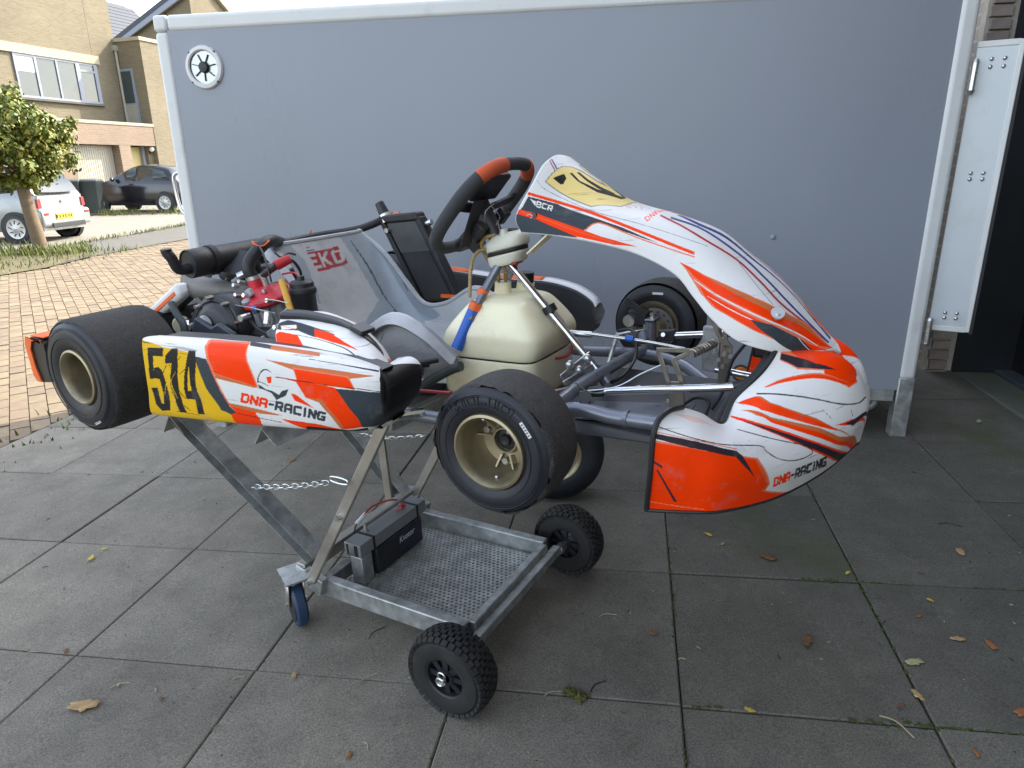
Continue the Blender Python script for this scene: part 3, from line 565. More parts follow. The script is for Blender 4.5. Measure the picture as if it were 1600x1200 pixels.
for s_ in (-1, 1):
    m = MB(); m.add([(.02, s_ * .742, 1.0), (.06, s_ * .728, 1.17), (.34, s_ * .680, 1.335), (.95, s_ * .672, 1.345), (1.55, s_ * .70, 1.12), (1.62, s_ * .735, .97), (.5, s_ * .768, .95)], [(0, 1, 2, 3, 4, 5, 6)][::1]); m.build('side_window', mt['car_glass'], silver, solid=.01)
    MB().prism([(-.05, .68), (.05, .68), (.05, .86), (-.04, .86)], (-.452, s_ * .66, 0), (0, 1, 0), (0, 0, 1), -.05).build('tail_lamp', mt['tail_red'], silver)
bm = MB().box((-.50, 0, .47), (.14, 1.5, .34)).build('rear_bumper', mt['silver_paint'], silver, bevel=.06, seg=4)
pl_ = MB().box((-.578, .10, .50), (.012, .50, .12)).build('number_plate', mt['plate_yellow'], bm, bevel=.004)
for k in range(6): MB().box((-.5855, -.10 + k * .078 + (.02 if k > 1 else 0) + (.02 if k > 3 else 0), .50), (.003, .042, .065)).build('plate_mark', mt['twig_dark'], pl_)
MB().box((-.575, 0, .33), (.03, 1.0, .10)).build('bumper_insert', mt['black_plastic'], bm, bevel=.01)
for s_ in (-1, 1): MB().box((-.574, s_ * .62, .56), (.02, .12, .05)).build('reflector', mt['tail_red'], bm)
MB().box((-.25, 0, 1.43), (.06, .3, .03)).build('brake_lamp', mt['tail_red'], silver)
MB().lathe([(0, 0), (.035, 0), (.03, .012), (0, .014)], (-.505, 0, .80), (-1, 0, 0), 16).build('badge', mt['chrome'], silver)
# dark hatchback, nose to the houses
dz = STR(-12, 24)[2] + .03
prof2 = [(-.60, .50), (-.58, .80), (-.45, 1.05), (-.1, 1.40), (.5, 1.50), (1.0, 1.49), (1.55, 1.28), (2.02, 1.03), (2.6, .90), (2.87, .72), (2.95, .40)]
dark, GD = hatch('parked_car', Matrix.Translation((-11.2, 24.0, dz)) @ Matrix.Rotation(math.atan2(.18, -.98), 4, 'Z') , 'dark purple black hatchback partly hidden by the trailer corner', 'dark_paint', 3.9, 1.7, 1.50, prof2, lambda x: .93, (0, 2.48), .31)
for s_ in (-1, 1):
    m = MB(); m.add([(-.22, s_ * .775, 1.03), (.0, s_ * .70, 1.30), (.5, s_ * .690, 1.41), (.88, s_ * .690, 1.42), (.92, s_ * .80, 1.0)], [(0, 1, 2, 3, 4)]); m.build('side_window', mt['car_glass'], dark, solid=.01)
    m = MB(); m.add([(1.0, s_ * .80, 1.0), (.97, s_ * .690, 1.42), (1.12, s_ * .692, 1.39), (1.48, s_ * .72, 1.26), (1.82, s_ * .79, 1.02)], [(0, 1, 2, 3, 4)]); m.build('side_window', mt['car_glass'], dark, solid=.01)
    MB().sphere((1.75, s_ * .93, 1.06), .09, 12, 8, (.6, 1, .75)).build('wing_mirror', mt['dark_paint'], dark)
    MB().box((2.66, s_ * .62, .78), (.34, .22, .12)).build('headlamp', mt['glass'], dark, bevel=.04)
    MB().box((1.15, s_ * .842, .90), (.16, .02, .03)).build('door_handle', mt['dark_paint'], dark, bevel=.006)
# ------------------------------------------------------------ wheelie bins
def bin_(loc, rz, label):
    b = empty('wheelie_bin', Matrix.Translation(loc) @ Matrix.Rotation(rz, 4, 'Z'), label, 'bin', 'wheelie bins by the garage')
    G = np.array([[(x * s_, y * s_, z) for x, y in ((-.26, -.30), (.26, -.30), (.28, -.27), (.28, .29), (.26, .32), (-.26, .32), (-.28, .29), (-.28, -.27), (-.26, -.30))] for z, s_ in ((.06, .80), (.5, .9), (.97, 1.0), (1.0, 1.05), (1.03, 1.05))])
    MB().grid(G).build('body', mt['bin_green'], b, ang=30)
    MB().prism([(-.34, 0), (.36, 0), (.36, .03), (.25, .08), (-.2, .09), (-.34, .05)], (.31, 0, 1.035), (0, 1, 0), (0, 0, 1), -.62).build('lid', mt['bin_lid'], b, bevel=.015)
    MB().tube([(-.27, .38, 1.0), (.27, .38, 1.0)], .018, 8).build('handle', mt['bin_green'], b)
    for s_ in (-1, 1): MB().lathe([(0, -.03), (.1, -.03), (.1, .03), (0, .03)], (s_ * .28, .26, .1), (1, 0, 0), 18).build('wheel', mt['black_rubber'], b)
    return b
bz = STR(-13.3, 22.5)[2] + .025
b1 = bin_((-13.78, 22.2, bz), rad(24), 'green black wheelie bin with round blue sticker, left of two')
MB().lathe([(0, 0), (.085, 0), (.085, .006), (0, .006)], (.03, -.285, .72), (0, -1, .05), 20).build('sticker', mt['blue_bit'], b1)
bin_((-13.36, 22.55, bz), rad(14), 'green black wheelie bin without sticker, right of two')
# ------------------------------------------------------------ street tree
TX_, TY_ = -8.76, 12.81; tz = STR(TX_, TY_)[2]
tree = empty('street_tree', Matrix.Translation((TX_, TY_, tz)), 'young street tree with round green yellow crown at the left edge', 'tree')
trk = [(0.04, 0, -.1), (.03, 0, .3), (-.01, 0, .7), (-.06, .02, 1.15), (-.10, .02, 1.45)]
MB().tube(smooth_path(trk, 6), np.linspace(.128, .088, 25), 14).build('trunk', mt['bark'], tree)
rt = random.Random(5); br = MB(); tips = []
for k in range(26):
    a = rt.uniform(0, 6.28); el = rt.uniform(.1, 1.35); ln = rt.uniform(.45, .95); p0 = np.array([-.09, .02, 1.28 + rt.uniform(0, .3)])
    d = np.array([math.cos(a) * math.cos(el), math.sin(a) * math.cos(el), math.sin(el)]); p1 = p0 + d * ln * .5 + np.array([0, 0, .08]); p2 = p0 + d * ln * np.array([1, 1, 1.15])
    br.tube(smooth_path([p0, p1, p2], 4), np.linspace(.035, .008, 9), 6); tips += [p1, p2, (p1 + p2) / 2]
br.build('limb', mt['bark'], tree)
lv = [MB(), MB()]; cc = np.array([-.06, 0, 1.98])
for _ in range(230):
    # clumps in a lumpy ball
    while True:
        q = np.array([rt.uniform(-1, 1), rt.uniform(-1, 1), rt.uniform(-1, 1)])
        if .35 < np.linalg.norm(q) < 1: break
    lump = 1 + .24 * math.sin(5 * q[0] + 2) * math.sin(4 * q[1] + 1) + .10 * math.sin(7 * q[2]); c0 = cc + q * np.array([.90, .90, .76]) * lump; R_ = rt.uniform(.10, .24)
    for __ in range(85):
        o_ = norm([rt.gauss(0, 1), rt.gauss(0, 1), rt.gauss(0, 1)]) * R_ * rt.uniform(.3, 1.1); p = c0 + o_
        n_ = norm(o_ + np.array([rt.gauss(0, .1), rt.gauss(0, .1), .08])); u_, v_, _z = frame_of(n_); a = rt.uniform(0, 6.28); e1 = math.cos(a) * u_ + math.sin(a) * v_; e2 = np.cross(n_, e1); sz_ = rt.uniform(.026, .052)
        lv[1 if rt.random() < .28 else 0].add([p - e1 * sz_, p - e1 * sz_ * .3 + e2 * sz_ * .7, p + e1 * sz_ * .5 + e2 * sz_ * .35, p + e1 * sz_, p + e1 * sz_ * .4 - e2 * sz_ * .5, p - e1 * sz_ * .4 - e2 * sz_ * .6], [(0, 1, 2, 3), (0, 3, 4, 5)])
for m_, k_ in ((lv[0], 'leaf_green'), (lv[1], 'leaf_yellow')): m_.build('crown', mt[k_], tree, smooth=False)

NET={'pod':[[[-902,-640,819],[-902,-690,823],[-870,-705,892],[-853,-710,958],[-849,-706,1011],[-853,-692,1020],[-858,-655,1015]],[[-678,-640,835],[-678,-690,839],[-641,-705,898],[-622,-710,953],[-611,-708,1006],[-618,-690,1028],[-669,-640,1018]],[[-478,-630,847],[-478,-680,851],[-449,-695,905],[-427,-700,958],[-416,-698,1000],[-425,-680,1025],[-478,-620,1016]],[[-325,-615,855],[-325,-665,859],[-294,-685,905],[-275,-690,957],[-268,-685,994],[-278,-667,1017],[-321,-610,1008]],[[-248,-595,861],[-248,-645,865],[-203,-665,908],[-186,-670,951],[-182,-668,987],[-202,-650,1001],[-243,-600,991]],[[-241,-560,860],[-241,-610,864],[-199,-625,908],[-185,-630,949],[-188,-628,974],[-210,-615,986],[-245,-580,980]],[[-253,-520,860],[-253,-520,864],[-211,-520,908],[-197,-520,949],[-200,-520,974],[-222,-520,986],[-257,-520,980]]],
'hump':[[[-504,-620,1014],[-524,-600,1033],[-537,-575,1051],[-539,-555,1062],[-548,-500,1056],[-565,-470,1022]],[[-431,-620,1013],[-439,-600,1031],[-445,-575,1051],[-455,-550,1062],[-463,-500,1061],[-482,-460,1026]],[[-341,-620,1012],[-339,-600,1028],[-346,-575,1043],[-361,-550,1050],[-372,-500,1038],[-390,-460,995]],[[-265,-620,1003],[-266,-600,1013],[-279,-575,1019],[-294,-550,1018],[-315,-500,997],[-340,-460,954]],[[-222,-615,989],[-228,-595,986],[-238,-575,985],[-257,-550,977],[-289,-500,953],[-318,-460,911]],[[-219,-600,951],[-217,-590,951],[-229,-570,946],[-243,-550,941],[-278,-500,913],[-299,-470,887]],[[-229,-590,892],[-229,-580,891],[-232,-570,889],[-246,-550,882],[-282,-500,861],[-302,-470,848]]],
'fair':[[[-143,-165,1202],[-155,-163,1239],[-124,-135,1307],[-117,-85,1350],[-123,0,1366],[-117,85,1350],[-124,135,1307],[-155,163,1239],[-143,165,1202]],[[-51,-160,1193],[-61,-150,1225],[-57,-115,1268],[-45,-70,1298],[-32,0,1310],[-45,70,1298],[-57,115,1268],[-61,150,1225],[-51,160,1193]],[[49,-150,1175],[45,-140,1205],[49,-105,1237],[60,-60,1243],[72,0,1245],[60,60,1243],[49,105,1237],[45,140,1205],[49,150,1175]],[[138,-140,1150],[149,-130,1177],[156,-100,1206],[160,-55,1217],[168,0,1217],[160,55,1217],[156,100,1206],[149,130,1177],[138,140,1150]],[[218,-140,1110],[239,-130,1141],[251,-100,1171],[261,-55,1178],[270,0,1172],[261,55,1178],[251,100,1171],[239,130,1141],[218,140,1110]],[[262,-145,1063],[299,-135,1100],[320,-105,1120],[336,-60,1122],[357,0,1108],[336,60,1122],[320,105,1120],[299,135,1100],[262,145,1063]],[[302,-150,1020],[348,-140,1058],[382,-105,1073],[401,-60,1067],[428,0,1045],[401,60,1067],[382,105,1073],[348,140,1058],[302,150,1020]],[[357,-150,977],[405,-140,1010],[436,-105,1019],[458,-60,1008],[488,0,981],[458,60,1008],[436,105,1019],[405,140,1010],[357,150,977]],[[423,-130,954],[453,-115,975],[476,-85,979],[500,-50,966],[524,0,943],[500,50,966],[476,85,979],[453,115,975],[423,130,954]],[[488,-70,932],[503,-60,938],[520,-45,941],[534,-25,936],[544,0,924],[534,25,936],[520,45,941],[503,60,938],[488,70,932]]],
'nose':[[[267,-460,711],[279,-475,795],[283,-475,860],[288,-465,895],[301,-440,910],[315,-400,906]],[[335,-435,710],[343,-450,793],[344,-450,860],[343,-420,880],[339,-380,882],[339,-350,879]],[[398,-400,708],[410,-415,787],[402,-405,839],[392,-370,847],[382,-330,846],[365,-280,836]],[[480,-300,707],[490,-315,771],[475,-310,813],[456,-280,841],[426,-250,867],[375,-220,872]],[[549,-140,706],[565,-160,761],[556,-170,810],[526,-170,854],[484,-165,894],[416,-170,920]],[[599,-30,733],[609,-50,805],[602,-50,848],[580,-60,898],[534,-80,934],[435,-120,954]],[[600,0,722],[609,0,800],[600,0,855],[574,0,897],[530,0,932],[440,0,965]],[[599,30,733],[609,50,805],[602,50,848],[580,60,898],[534,80,934],[435,120,954]],[[549,140,706],[565,160,761],[556,170,810],[526,170,854],[484,165,894],[416,170,920]],[[480,300,707],[490,315,771],[475,310,813],[456,280,841],[426,250,867],[375,220,872]],[[398,400,708],[410,415,787],[402,405,839],[392,370,847],[382,330,846],[365,280,836]],[[335,435,710],[343,450,793],[344,450,860],[343,420,880],[339,380,882],[339,350,879]],[[267,460,711],[279,475,795],[283,475,860],[288,465,895],[301,440,910],[315,400,906]]],
'seat':[[[-985,-220,1143],[-985,-198,1165],[-972,-192,1165],[-959,-143,1165],[-955,0,1165],[-959,143,1165],[-972,192,1165],[-985,198,1165],[-985,220,1143]],[[-885,-226,1068],[-885,-204,1090],[-892,-198,1068],[-898,-147,1046],[-900,0,1040],[-898,147,1046],[-892,198,1068],[-885,204,1090],[-885,226,1068]],[[-805,-228,973],[-805,-206,995],[-825,-200,966],[-845,-148,938],[-850,0,930],[-845,148,938],[-825,200,966],[-805,206,995],[-805,228,973]],[[-735,-227,903],[-735,-205,925],[-755,-199,882],[-775,-148,841],[-780,0,830],[-775,148,841],[-755,199,882],[-735,205,925],[-735,227,903]],[[-645,-227,908],[-645,-205,930],[-661,-199,860],[-676,-148,794],[-680,0,775],[-676,148,794],[-661,199,860],[-645,205,930],[-645,227,908]],[[-530,-222,963],[-530,-200,985],[-544,-194,886],[-556,-144,791],[-560,0,765],[-556,144,791],[-544,194,886],[-530,200,985],[-530,222,963]],[[-440,-212,933],[-440,-190,955],[-444,-184,879],[-449,-137,805],[-450,0,785],[-449,137,805],[-444,184,879],[-440,190,955],[-440,212,933]],[[-360,-187,853],[-360,-165,875],[-365,-160,859],[-369,-119,844],[-370,0,840],[-369,119,844],[-365,160,859],[-360,165,875],[-360,187,853]]]}
LIV={'pod':[('Y','0,1413 117,1312 219,1310 268,1266 267,1175 288,1007 311,826 350,672 391,540 419,522 444,502 477,301 382,301 286,301 181,293 81,293 0,332 0,517 0,718 0,919 0,1135'),
('K','268,1257 318,1244 347,1059 385,811 431,603 472,526 444,493 419,522 391,540 350,672 311,826 288,1007 267,1175'),
('L','315,1298 320,1246 326,1198 332,1152 338,1107 345,1058 354,1007 362,951 372,896 381,842 390,791 399,741 409,692 419,649 429,614 439,587 448,569 457,555 464,542 473,528 477,544 468,558 460,571 453,584 444,602 434,626 425,663 415,705 405,754 396,803 387,853 378,907 368,962 360,1019 352,1070 345,1116 339,1162 333,1209 327,1258 320,1310'),
('B','28,1254 56,1271 53,1151 42,836 18,826'),
('B','28,1254 109,1298 105,1167 24,1135'),
('B','48,981 74,1013 91,973 104,827 120,548 119,453 72,431 39,512 19,711 55,726 61,617 73,528 86,533 82,699 73,844 40,846'),
('B','116,1180 153,1320 181,1342 177,1096 169,915 169,714 189,549 214,442 172,452 150,567 136,723 134,919 144,1098 112,1077'),
('B','234,1337 268,1353 267,1143 258,964 262,780 280,656 307,455 272,450 251,640 205,633 196,772 203,957 220,1160'),
('Y','231,1124 230,949 234,762 217,753 219,943'),
('B','116,1065 110,1032 104,997 97,964 91,928 88,892 87,853 88,814 91,772 96,727 101,684 105,641 110,647 105,688 100,734 96,777 92,818 91,857 92,894 96,927 101,961 107,996 114,1029 119,1063'),
('B','194,1225 184,1185 173,1145 163,1105 153,1067 146,1031 140,996 135,962 132,930 129,893 129,850 128,801 128,748 131,692 138,642 150,604 167,573 187,545 209,517 229,486 230,493 210,525 190,552 169,580 153,610 140,648 134,695 131,749 131,803 132,853 133,895 135,929 138,963 143,996 148,1028 157,1065 166,1102 176,1142 186,1181 196,1221'),
('B','239,1142 178,968 180,964 240,1136'),
('B','129,1080 137,1016 144,945 152,878 158,812 166,758 172,717 177,688 183,671 188,657 194,648 200,633 202,640 196,655 191,665 186,679 181,695 175,722 168,764 162,818 155,881 148,950 139,1020 132,1083'),
('B','155,449 281,431 281,437 155,456'),
('B','187,1263 222,1259 223,1266 187,1269'),
('Y','129,983 125,953 121,923 116,894 112,864 108,834 104,803 100,772 97,742 95,710 91,679 89,648 91,648 95,679 97,711 100,742 103,773 106,803 110,834 114,864 119,895 124,924 128,954 132,985'),
('Y','163,1004 157,973 150,942 143,911 137,880 133,848 132,812 134,775 138,737 144,697 151,656 158,618 159,622 153,659 147,701 141,741 137,779 134,815 135,849 138,880 144,910 152,941 158,971 165,1001'),
('Y','109,971 122,889 124,894 111,974'),
('L','306,1456 314,1863 415,1827 511,1825 508,1460 518,1305 576,910 462,981 349,1042 320,1256'),
('O','318,1463 329,1735 420,1718 509,1721 501,1455 510,1300 565,934 460,1011 356,1072 330,1260'),
('T','356,1063 460,1003 565,928 556,912 458,962 362,1002'),
('O','424,652 584,588 570,542 596,467 606,301 473,301 444,502 472,526 442,596'),
('T','424,652 513,624 605,594 723,549 587,547 441,606'),
('B','472,518 496,510 521,502 547,494 572,486 595,479 616,471 635,465 654,460 673,454 690,448 708,443 709,454 691,459 673,463 654,469 636,474 616,480 595,487 572,494 548,502 522,510 497,518 472,526'),
('T','601,1393 692,1385 785,1376 887,1378 998,1378 1127,1382 1291,1386 1075,1251 960,1254 856,1258 760,1260 679,1325'),
('L','743,1319 842,1312 949,1305 1069,1297 1126,1076 996,1073 879,1072 773,1071'),
('O','750,1290 845,1284 949,1278 1064,1270 1112,1097 988,1091 878,1088 776,1082'),
('O','657,1120 775,1104 880,1082 993,1061 1093,802 1252,466 1103,405 995,672 916,865 825,858 765,1073'),
('T','825,858 916,865 997,672 1108,405 1078,403 978,641 902,818'),
('O','744,893 774,877 878,726 768,793'),
('K','994,1045 1152,1073 1374,1081 1675,419 1251,457 1093,793'),
('B','657,1104 698,1100 739,1095 781,1090 825,1088 873,1086 929,1083 992,1085 1064,1088 1143,1091 1233,1096 1346,1087 1346,1097 1233,1105 1143,1104 1064,1097 992,1096 929,1096 873,1096 825,1098 781,1103 740,1105 698,1111 658,1115'),
('B','823,1522 857,1521 892,1517 929,1514 966,1513 1005,1513 1046,1509 1093,1509 1140,1511 1186,1511 1227,1512 1261,1515 1286,1517 1306,1518 1326,1517 1353,1517 1374,1597 1340,1587 1318,1583 1296,1578 1269,1572 1234,1563 1189,1552 1142,1542 1094,1535 1048,1529 1006,1526 967,1528 929,1529 893,1529 858,1532 823,1536'),
('O','707,503 812,497 923,487 1088,403 962,320 864,309 789,412'),
('B','849,425 974,421 1131,383 1322,438 1356,293 1174,301 1036,309 926,309 831,301'),
('O','492,822 524,808 530,778 527,695 518,671 486,685 487,712 516,700 519,707 521,774 520,781 501,791 496,709 487,712'),
('O','491,817 523,803 524,814 492,828'),
('O','521,804 529,773 532,781 525,811'),
('O','528,779 525,696 529,695 532,779'),
('O','525,701 516,676 520,667 529,691'),
('O','518,679 486,691 486,679 517,664'),
('O','488,684 489,711 485,712 483,684'),
('O','487,706 516,693 517,706 487,719'),
('O','519,696 520,703 516,710 515,703'),
('O','521,706 524,773 520,775 516,707'),
('O','523,779 522,786 518,780 520,772'),
('O','520,788 501,797 500,785 520,776'),
('O','498,791 495,710 499,709 502,790'),
('O','497,715 487,719 487,706 496,702'),
('O','489,711 494,820 490,823 485,712'),
('O','539,802 548,797 565,704 568,788 578,784 573,649 564,653 546,748 543,661 533,665'),
('O','538,795 548,791 549,803 539,808'),
('O','546,795 563,702 568,709 549,801'),
('O','568,704 571,788 567,788 564,705'),
('O','568,782 578,779 578,790 569,795'),
('O','577,785 571,649 575,649 581,784'),
('O','573,656 564,659 563,648 573,642'),
('O','565,656 548,749 544,742 562,649'),
('O','544,748 540,661 545,661 548,746'),
('O','543,668 534,672 533,658 542,656'),
('O','535,664 540,801 536,802 530,665'),
('O','585,763 592,780 620,768 625,747 621,633 611,635 615,742 594,750 590,642 581,648'),
('O','587,757 593,774 591,784 583,766'),
('O','591,772 620,762 621,773 592,786'),
('O','618,764 624,742 627,749 621,772'),
('O','623,748 620,633 624,633 628,747'),
('O','621,638 611,641 611,630 621,626'),
('O','614,634 617,742 613,742 610,636'),
('O','616,749 595,757 593,745 615,737'),
('O','592,751 588,643 592,642 596,750'),
('O','591,649 581,653 580,641 590,637'),
('O','583,647 587,762 583,763 578,647'),
('O','592,712 616,703 615,678 590,687'),
('O','591,706 615,696 616,710 592,718'),
('O','613,703 612,679 616,677 618,702'),
('O','615,685 591,694 590,680 614,672'),
('O','592,687 593,711 589,711 588,687'),
('K','633,707 659,698 658,674 632,683'),
('K','633,702 658,692 659,704 634,714'),
('K','657,699 656,673 660,673 661,697'),
('K','659,680 632,688 631,676 658,668'),
('K','634,682 635,707 631,707 630,683'),
('K','669,750 705,741 711,719 709,665 702,649 677,657 678,681 699,675 701,717 678,723 676,617 665,618'),
('K','669,744 705,734 706,747 670,757'),
('K','703,736 709,717 712,723 707,744'),
('K','708,719 706,665 711,665 712,719'),
('K','707,671 701,654 703,645 710,661'),
('K','702,656 677,664 676,650 702,642'),
('K','678,656 679,680 675,681 674,657'),
('K','677,675 698,668 699,681 678,687'),
('K','701,675 702,717 698,717 697,675'),
('K','701,723 679,729 678,717 700,710'),
('K','677,723 673,617 678,617 681,723'),
('K','676,622 666,625 665,613 675,610'),
('K','668,618 672,750 668,751 663,618'),
('K','687,664 699,662 707,608 696,610'),
('K','687,657 699,655 700,668 688,671'),
('K','697,658 706,605 710,610 702,664'),
('K','707,613 696,617 696,604 707,602'),
('K','697,612 690,666 686,663 693,609'),
('K','718,718 725,735 754,727 760,707 757,595 747,597 749,703 728,709 725,603 715,606'),
('K','720,713 726,731 724,740 716,721'),
('K','725,729 754,722 754,734 725,741'),
('K','752,725 758,703 762,711 756,733'),
('K','758,707 754,595 759,595 762,707'),
('K','757,602 747,603 747,593 757,589'),
('K','749,598 752,703 747,703 745,598'),
('K','750,709 728,714 727,702 749,696'),
('K','726,709 723,603 727,603 730,709'),
('K','725,610 715,611 715,600 725,597'),
('K','717,605 721,718 716,718 712,606'),
('K','725,668 750,662 749,638 724,644'),
('K','725,662 749,656 750,668 725,674'),
('K','748,663 747,639 751,639 752,663'),
('K','749,643 725,649 724,638 749,632'),
('K','726,643 726,668 722,668 721,644'),
('K','774,723 811,716 809,688 777,696 775,617 807,610 807,585 771,593 764,612 768,705'),
('K','774,718 810,710 811,722 774,729'),
('K','808,715 807,688 812,688 812,715'),
('K','810,695 778,703 777,690 809,681'),
('K','775,696 773,617 778,617 779,696'),
('K','774,610 807,603 807,616 775,624'),
('K','805,610 805,586 810,586 810,610'),
('K','807,590 772,599 771,587 807,579'),
('K','773,596 767,617 763,609 769,588'),
('K','767,611 769,705 765,705 763,613'),
('K','769,701 776,719 773,727 766,710'),
('K','825,712 835,710 831,579 822,581'),
('K','825,706 834,703 835,717 826,718'),
('K','832,710 830,579 834,579 836,710'),
('K','831,586 822,587 822,575 831,573'),
('K','825,580 827,711 822,711 820,580'),
('K','849,708 860,704 880,617 883,701 893,697 892,564 880,568 858,654 857,572 846,576'),
('K','849,701 860,699 860,711 850,713'),
('K','858,702 879,612 883,620 862,710'),
('K','883,617 885,701 880,701 878,617'),
('K','883,694 893,691 893,703 883,706'),
('K','891,697 889,564 893,564 896,697'),
('K','892,571 880,573 880,562 891,557'),
('K','883,571 860,657 856,649 878,564'),
('K','855,653 855,573 859,572 860,653'),
('K','858,579 847,581 846,570 857,566'),
('K','849,576 851,709 847,709 844,576'),
('K','908,695 947,685 946,656 911,665 911,586 935,579 935,603 922,607 922,629 946,623 946,549 906,561 899,581 901,676'),
('K','907,687 947,678 948,689 908,702'),
('K','945,685 944,657 949,656 950,685'),
('K','947,664 912,672 911,659 946,649'),
('K','909,665 908,587 912,586 913,665'),
('K','910,579 935,572 935,587 911,592'),
('K','937,579 937,603 932,603 932,579'),
('K','935,610 922,613 922,600 935,597'),
('K','925,606 925,629 920,629 920,607'),
('K','922,623 945,617 946,629 922,634'),
('K','944,624 944,549 949,549 949,622'),
('K','946,556 906,567 907,555 946,542'),
('K','908,564 901,587 897,579 905,556'),
('K','902,582 903,675 898,675 897,582'),
('K','902,671 910,689 906,699 899,680'),
('K','574,993 574,1015 574,1036 574,1058 574,1077 577,1096 578,1114 582,1133 585,1150 589,1165 592,1175 596,1186 601,1194 605,1198 609,1203 613,1201 618,1197 624,1189 630,1180 635,1171 637,1180 631,1189 626,1201 621,1212 615,1220 609,1222 603,1220 598,1213 592,1204 588,1191 583,1177 580,1159 577,1140 573,1120 572,1100 569,1078 568,1058 568,1035 568,1014 568,994'),
('O','611,1094 638,1108 640,1012 623,997'),
('K','573,1009 578,1004 583,1001 588,996 592,993 597,988 602,982 606,978 611,972 615,965 619,958 623,952 625,964 620,970 616,975 611,982 607,988 603,995 598,999 594,1004 589,1008 584,1012 579,1016 574,1020'),
('K','572,974 578,909 605,896 643,859 672,766 721,849 731,944 696,904 683,844 649,888 615,904'),
('B','1418,1739 1340,1333 1346,1092 1396,779 1639,447 1451,278 1532,77 1728,0 2000,0 2000,0 2000,618 2000,741 2000,965 2000,1220 2000,1290 1898,1517 1720,1911'),
('L','320,1755 411,1829 496,1944 516,1765 425,1716 335,1669'),
('K','501,1982 623,1816 629,1640 516,1670'),
('T','611,1841 697,1808 785,1782 874,1777 883,1631 792,1629 706,1629 620,1633'),
('B','0,1392 14,1364 60,1352 6,1332'),
('B','0,347 24,293 76,293 129,293 186,301 248,293 325,301 401,301 477,301 549,301 611,301 673,301 730,301 788,301 850,301 921,309 1002,309 1088,309 1174,301 1255,301 1313,301 1360,293 1413,286 1475,263 1484,268 1417,297 1361,301 1314,306 1256,309 1180,311 1091,317 1003,318 923,321 852,314 790,315 731,311 673,312 613,312 550,311 480,312 404,313 325,305 250,302 187,305 131,306 77,303 25,303 0,363')],
'hump':[('K','0,755 88,916 416,724 589,612 610,456 423,438 242,567 5,515'),
('W','36,663 199,741 227,615 60,533'),
('L','36,653 71,640 107,623 144,609 176,599 202,594 218,603 225,626 224,654 219,684 214,716 212,742 204,742 207,715 213,680 217,654 218,634 214,620 200,616 174,617 142,629 107,642 70,661 35,675'),
('O','2,357 44,464 261,427 375,0 4,8'),
('O','396,690 543,633 716,442 916,290 612,335 434,449'),
('B','239,421 295,413 348,403 396,392 443,375 491,352 542,319 597,286 656,254 715,228 767,195 813,158 855,112 895,60 935,5 973,3 979,5 936,50 896,101 856,151 812,197 765,234 712,260 654,286 596,315 541,343 490,374 442,395 395,411 347,418 294,427 239,433'),
('B','1250,147 1269,582 1370,670 1679,289 1926,174 2000,0 2000,2000 2000,2000 1993,0 1686,0'),
('O','595,1585 776,1597 870,1597 1022,1585 789,1597'),
('O','1248,1364 1264,1623 1532,1698 1708,1974 1666,787'),
('T','372,1552 515,1585 656,1585 579,1508'),
('L','361,1400 386,1378 407,1362 427,1343 448,1329 476,1316 511,1303 553,1299 597,1308 642,1333 682,1377 715,1437 700,1477 670,1410 631,1365 589,1338 544,1329 503,1331 469,1342 441,1356 420,1370 399,1388 377,1410 354,1426')],
'fair':[('R','4,810 10,802 17,794 22,787 29,778 35,772 42,764 49,757 56,751 63,746 70,739 78,732 79,747 72,752 65,759 57,766 51,772 44,778 37,785 31,793 25,800 18,809 13,817 6,826'),
('N','9,833 15,826 22,819 27,813 33,807 39,800 46,793 52,787 60,780 66,773 74,767 81,760 82,776 75,782 68,789 61,797 54,803 48,810 40,817 35,824 28,831 22,838 17,843 10,852'),
('G','63,570 82,850 114,933 162,978 255,980 335,1088 429,1115 445,771 366,504 218,550'),
('Y2','70,579 87,848 119,922 165,956 259,958 336,1034 423,1107 438,788 365,521 218,561'),
('B','96,653 130,778 159,748 170,664 157,643'),
('B','143,826 150,853 217,817 297,853 392,1025 391,933 314,808 216,795'),
('B','159,895 166,922 231,900 292,916 348,966 346,902 292,866 233,867'),
('L','4,414 60,419 118,425 172,431 221,435 261,432 294,427 322,421 350,414 381,404 419,391 461,377 505,362 551,347 601,331 654,319 714,311 777,307 844,313 915,331 911,371 842,354 776,350 714,355 654,363 601,375 550,390 505,405 459,420 418,433 379,447 348,456 320,463 292,468 259,471 218,470 169,463 113,452 56,441 0,435'),
('O','4,416 60,420 117,429 172,435 221,439 261,436 294,432 322,426 350,419 382,409 419,395 461,381 506,367 553,350 601,337 654,323 711,315 773,312 837,316 905,330 903,358 836,343 772,341 711,346 653,354 601,366 552,381 505,396 460,411 418,424 380,438 349,447 321,454 292,460 260,462 219,463 170,456 115,446 57,437 1,430'),
('K','9,298 15,327 16,405 201,429 358,382 449,356 539,335 631,298 728,277 636,275 549,289 460,312 418,309 392,235 365,162 236,238 115,291'),
('K','0,261 0,179 0,61 0,0 118,0 227,0 325,9 322,66 226,134 122,237 9,287'),
('O','1,304 114,297 236,242 365,169 453,125 545,112 641,117 519,28 418,22 319,28 226,129 122,229 0,266'),
('O2','19,284 48,277 74,271 100,261 127,250 157,236 190,217 222,195 257,171 290,146 323,125 358,106 397,91 436,79 477,69 518,62 519,86 479,95 439,104 400,115 362,129 327,148 292,169 259,192 226,216 192,235 159,251 128,265 100,275 74,282 47,288 19,296'),
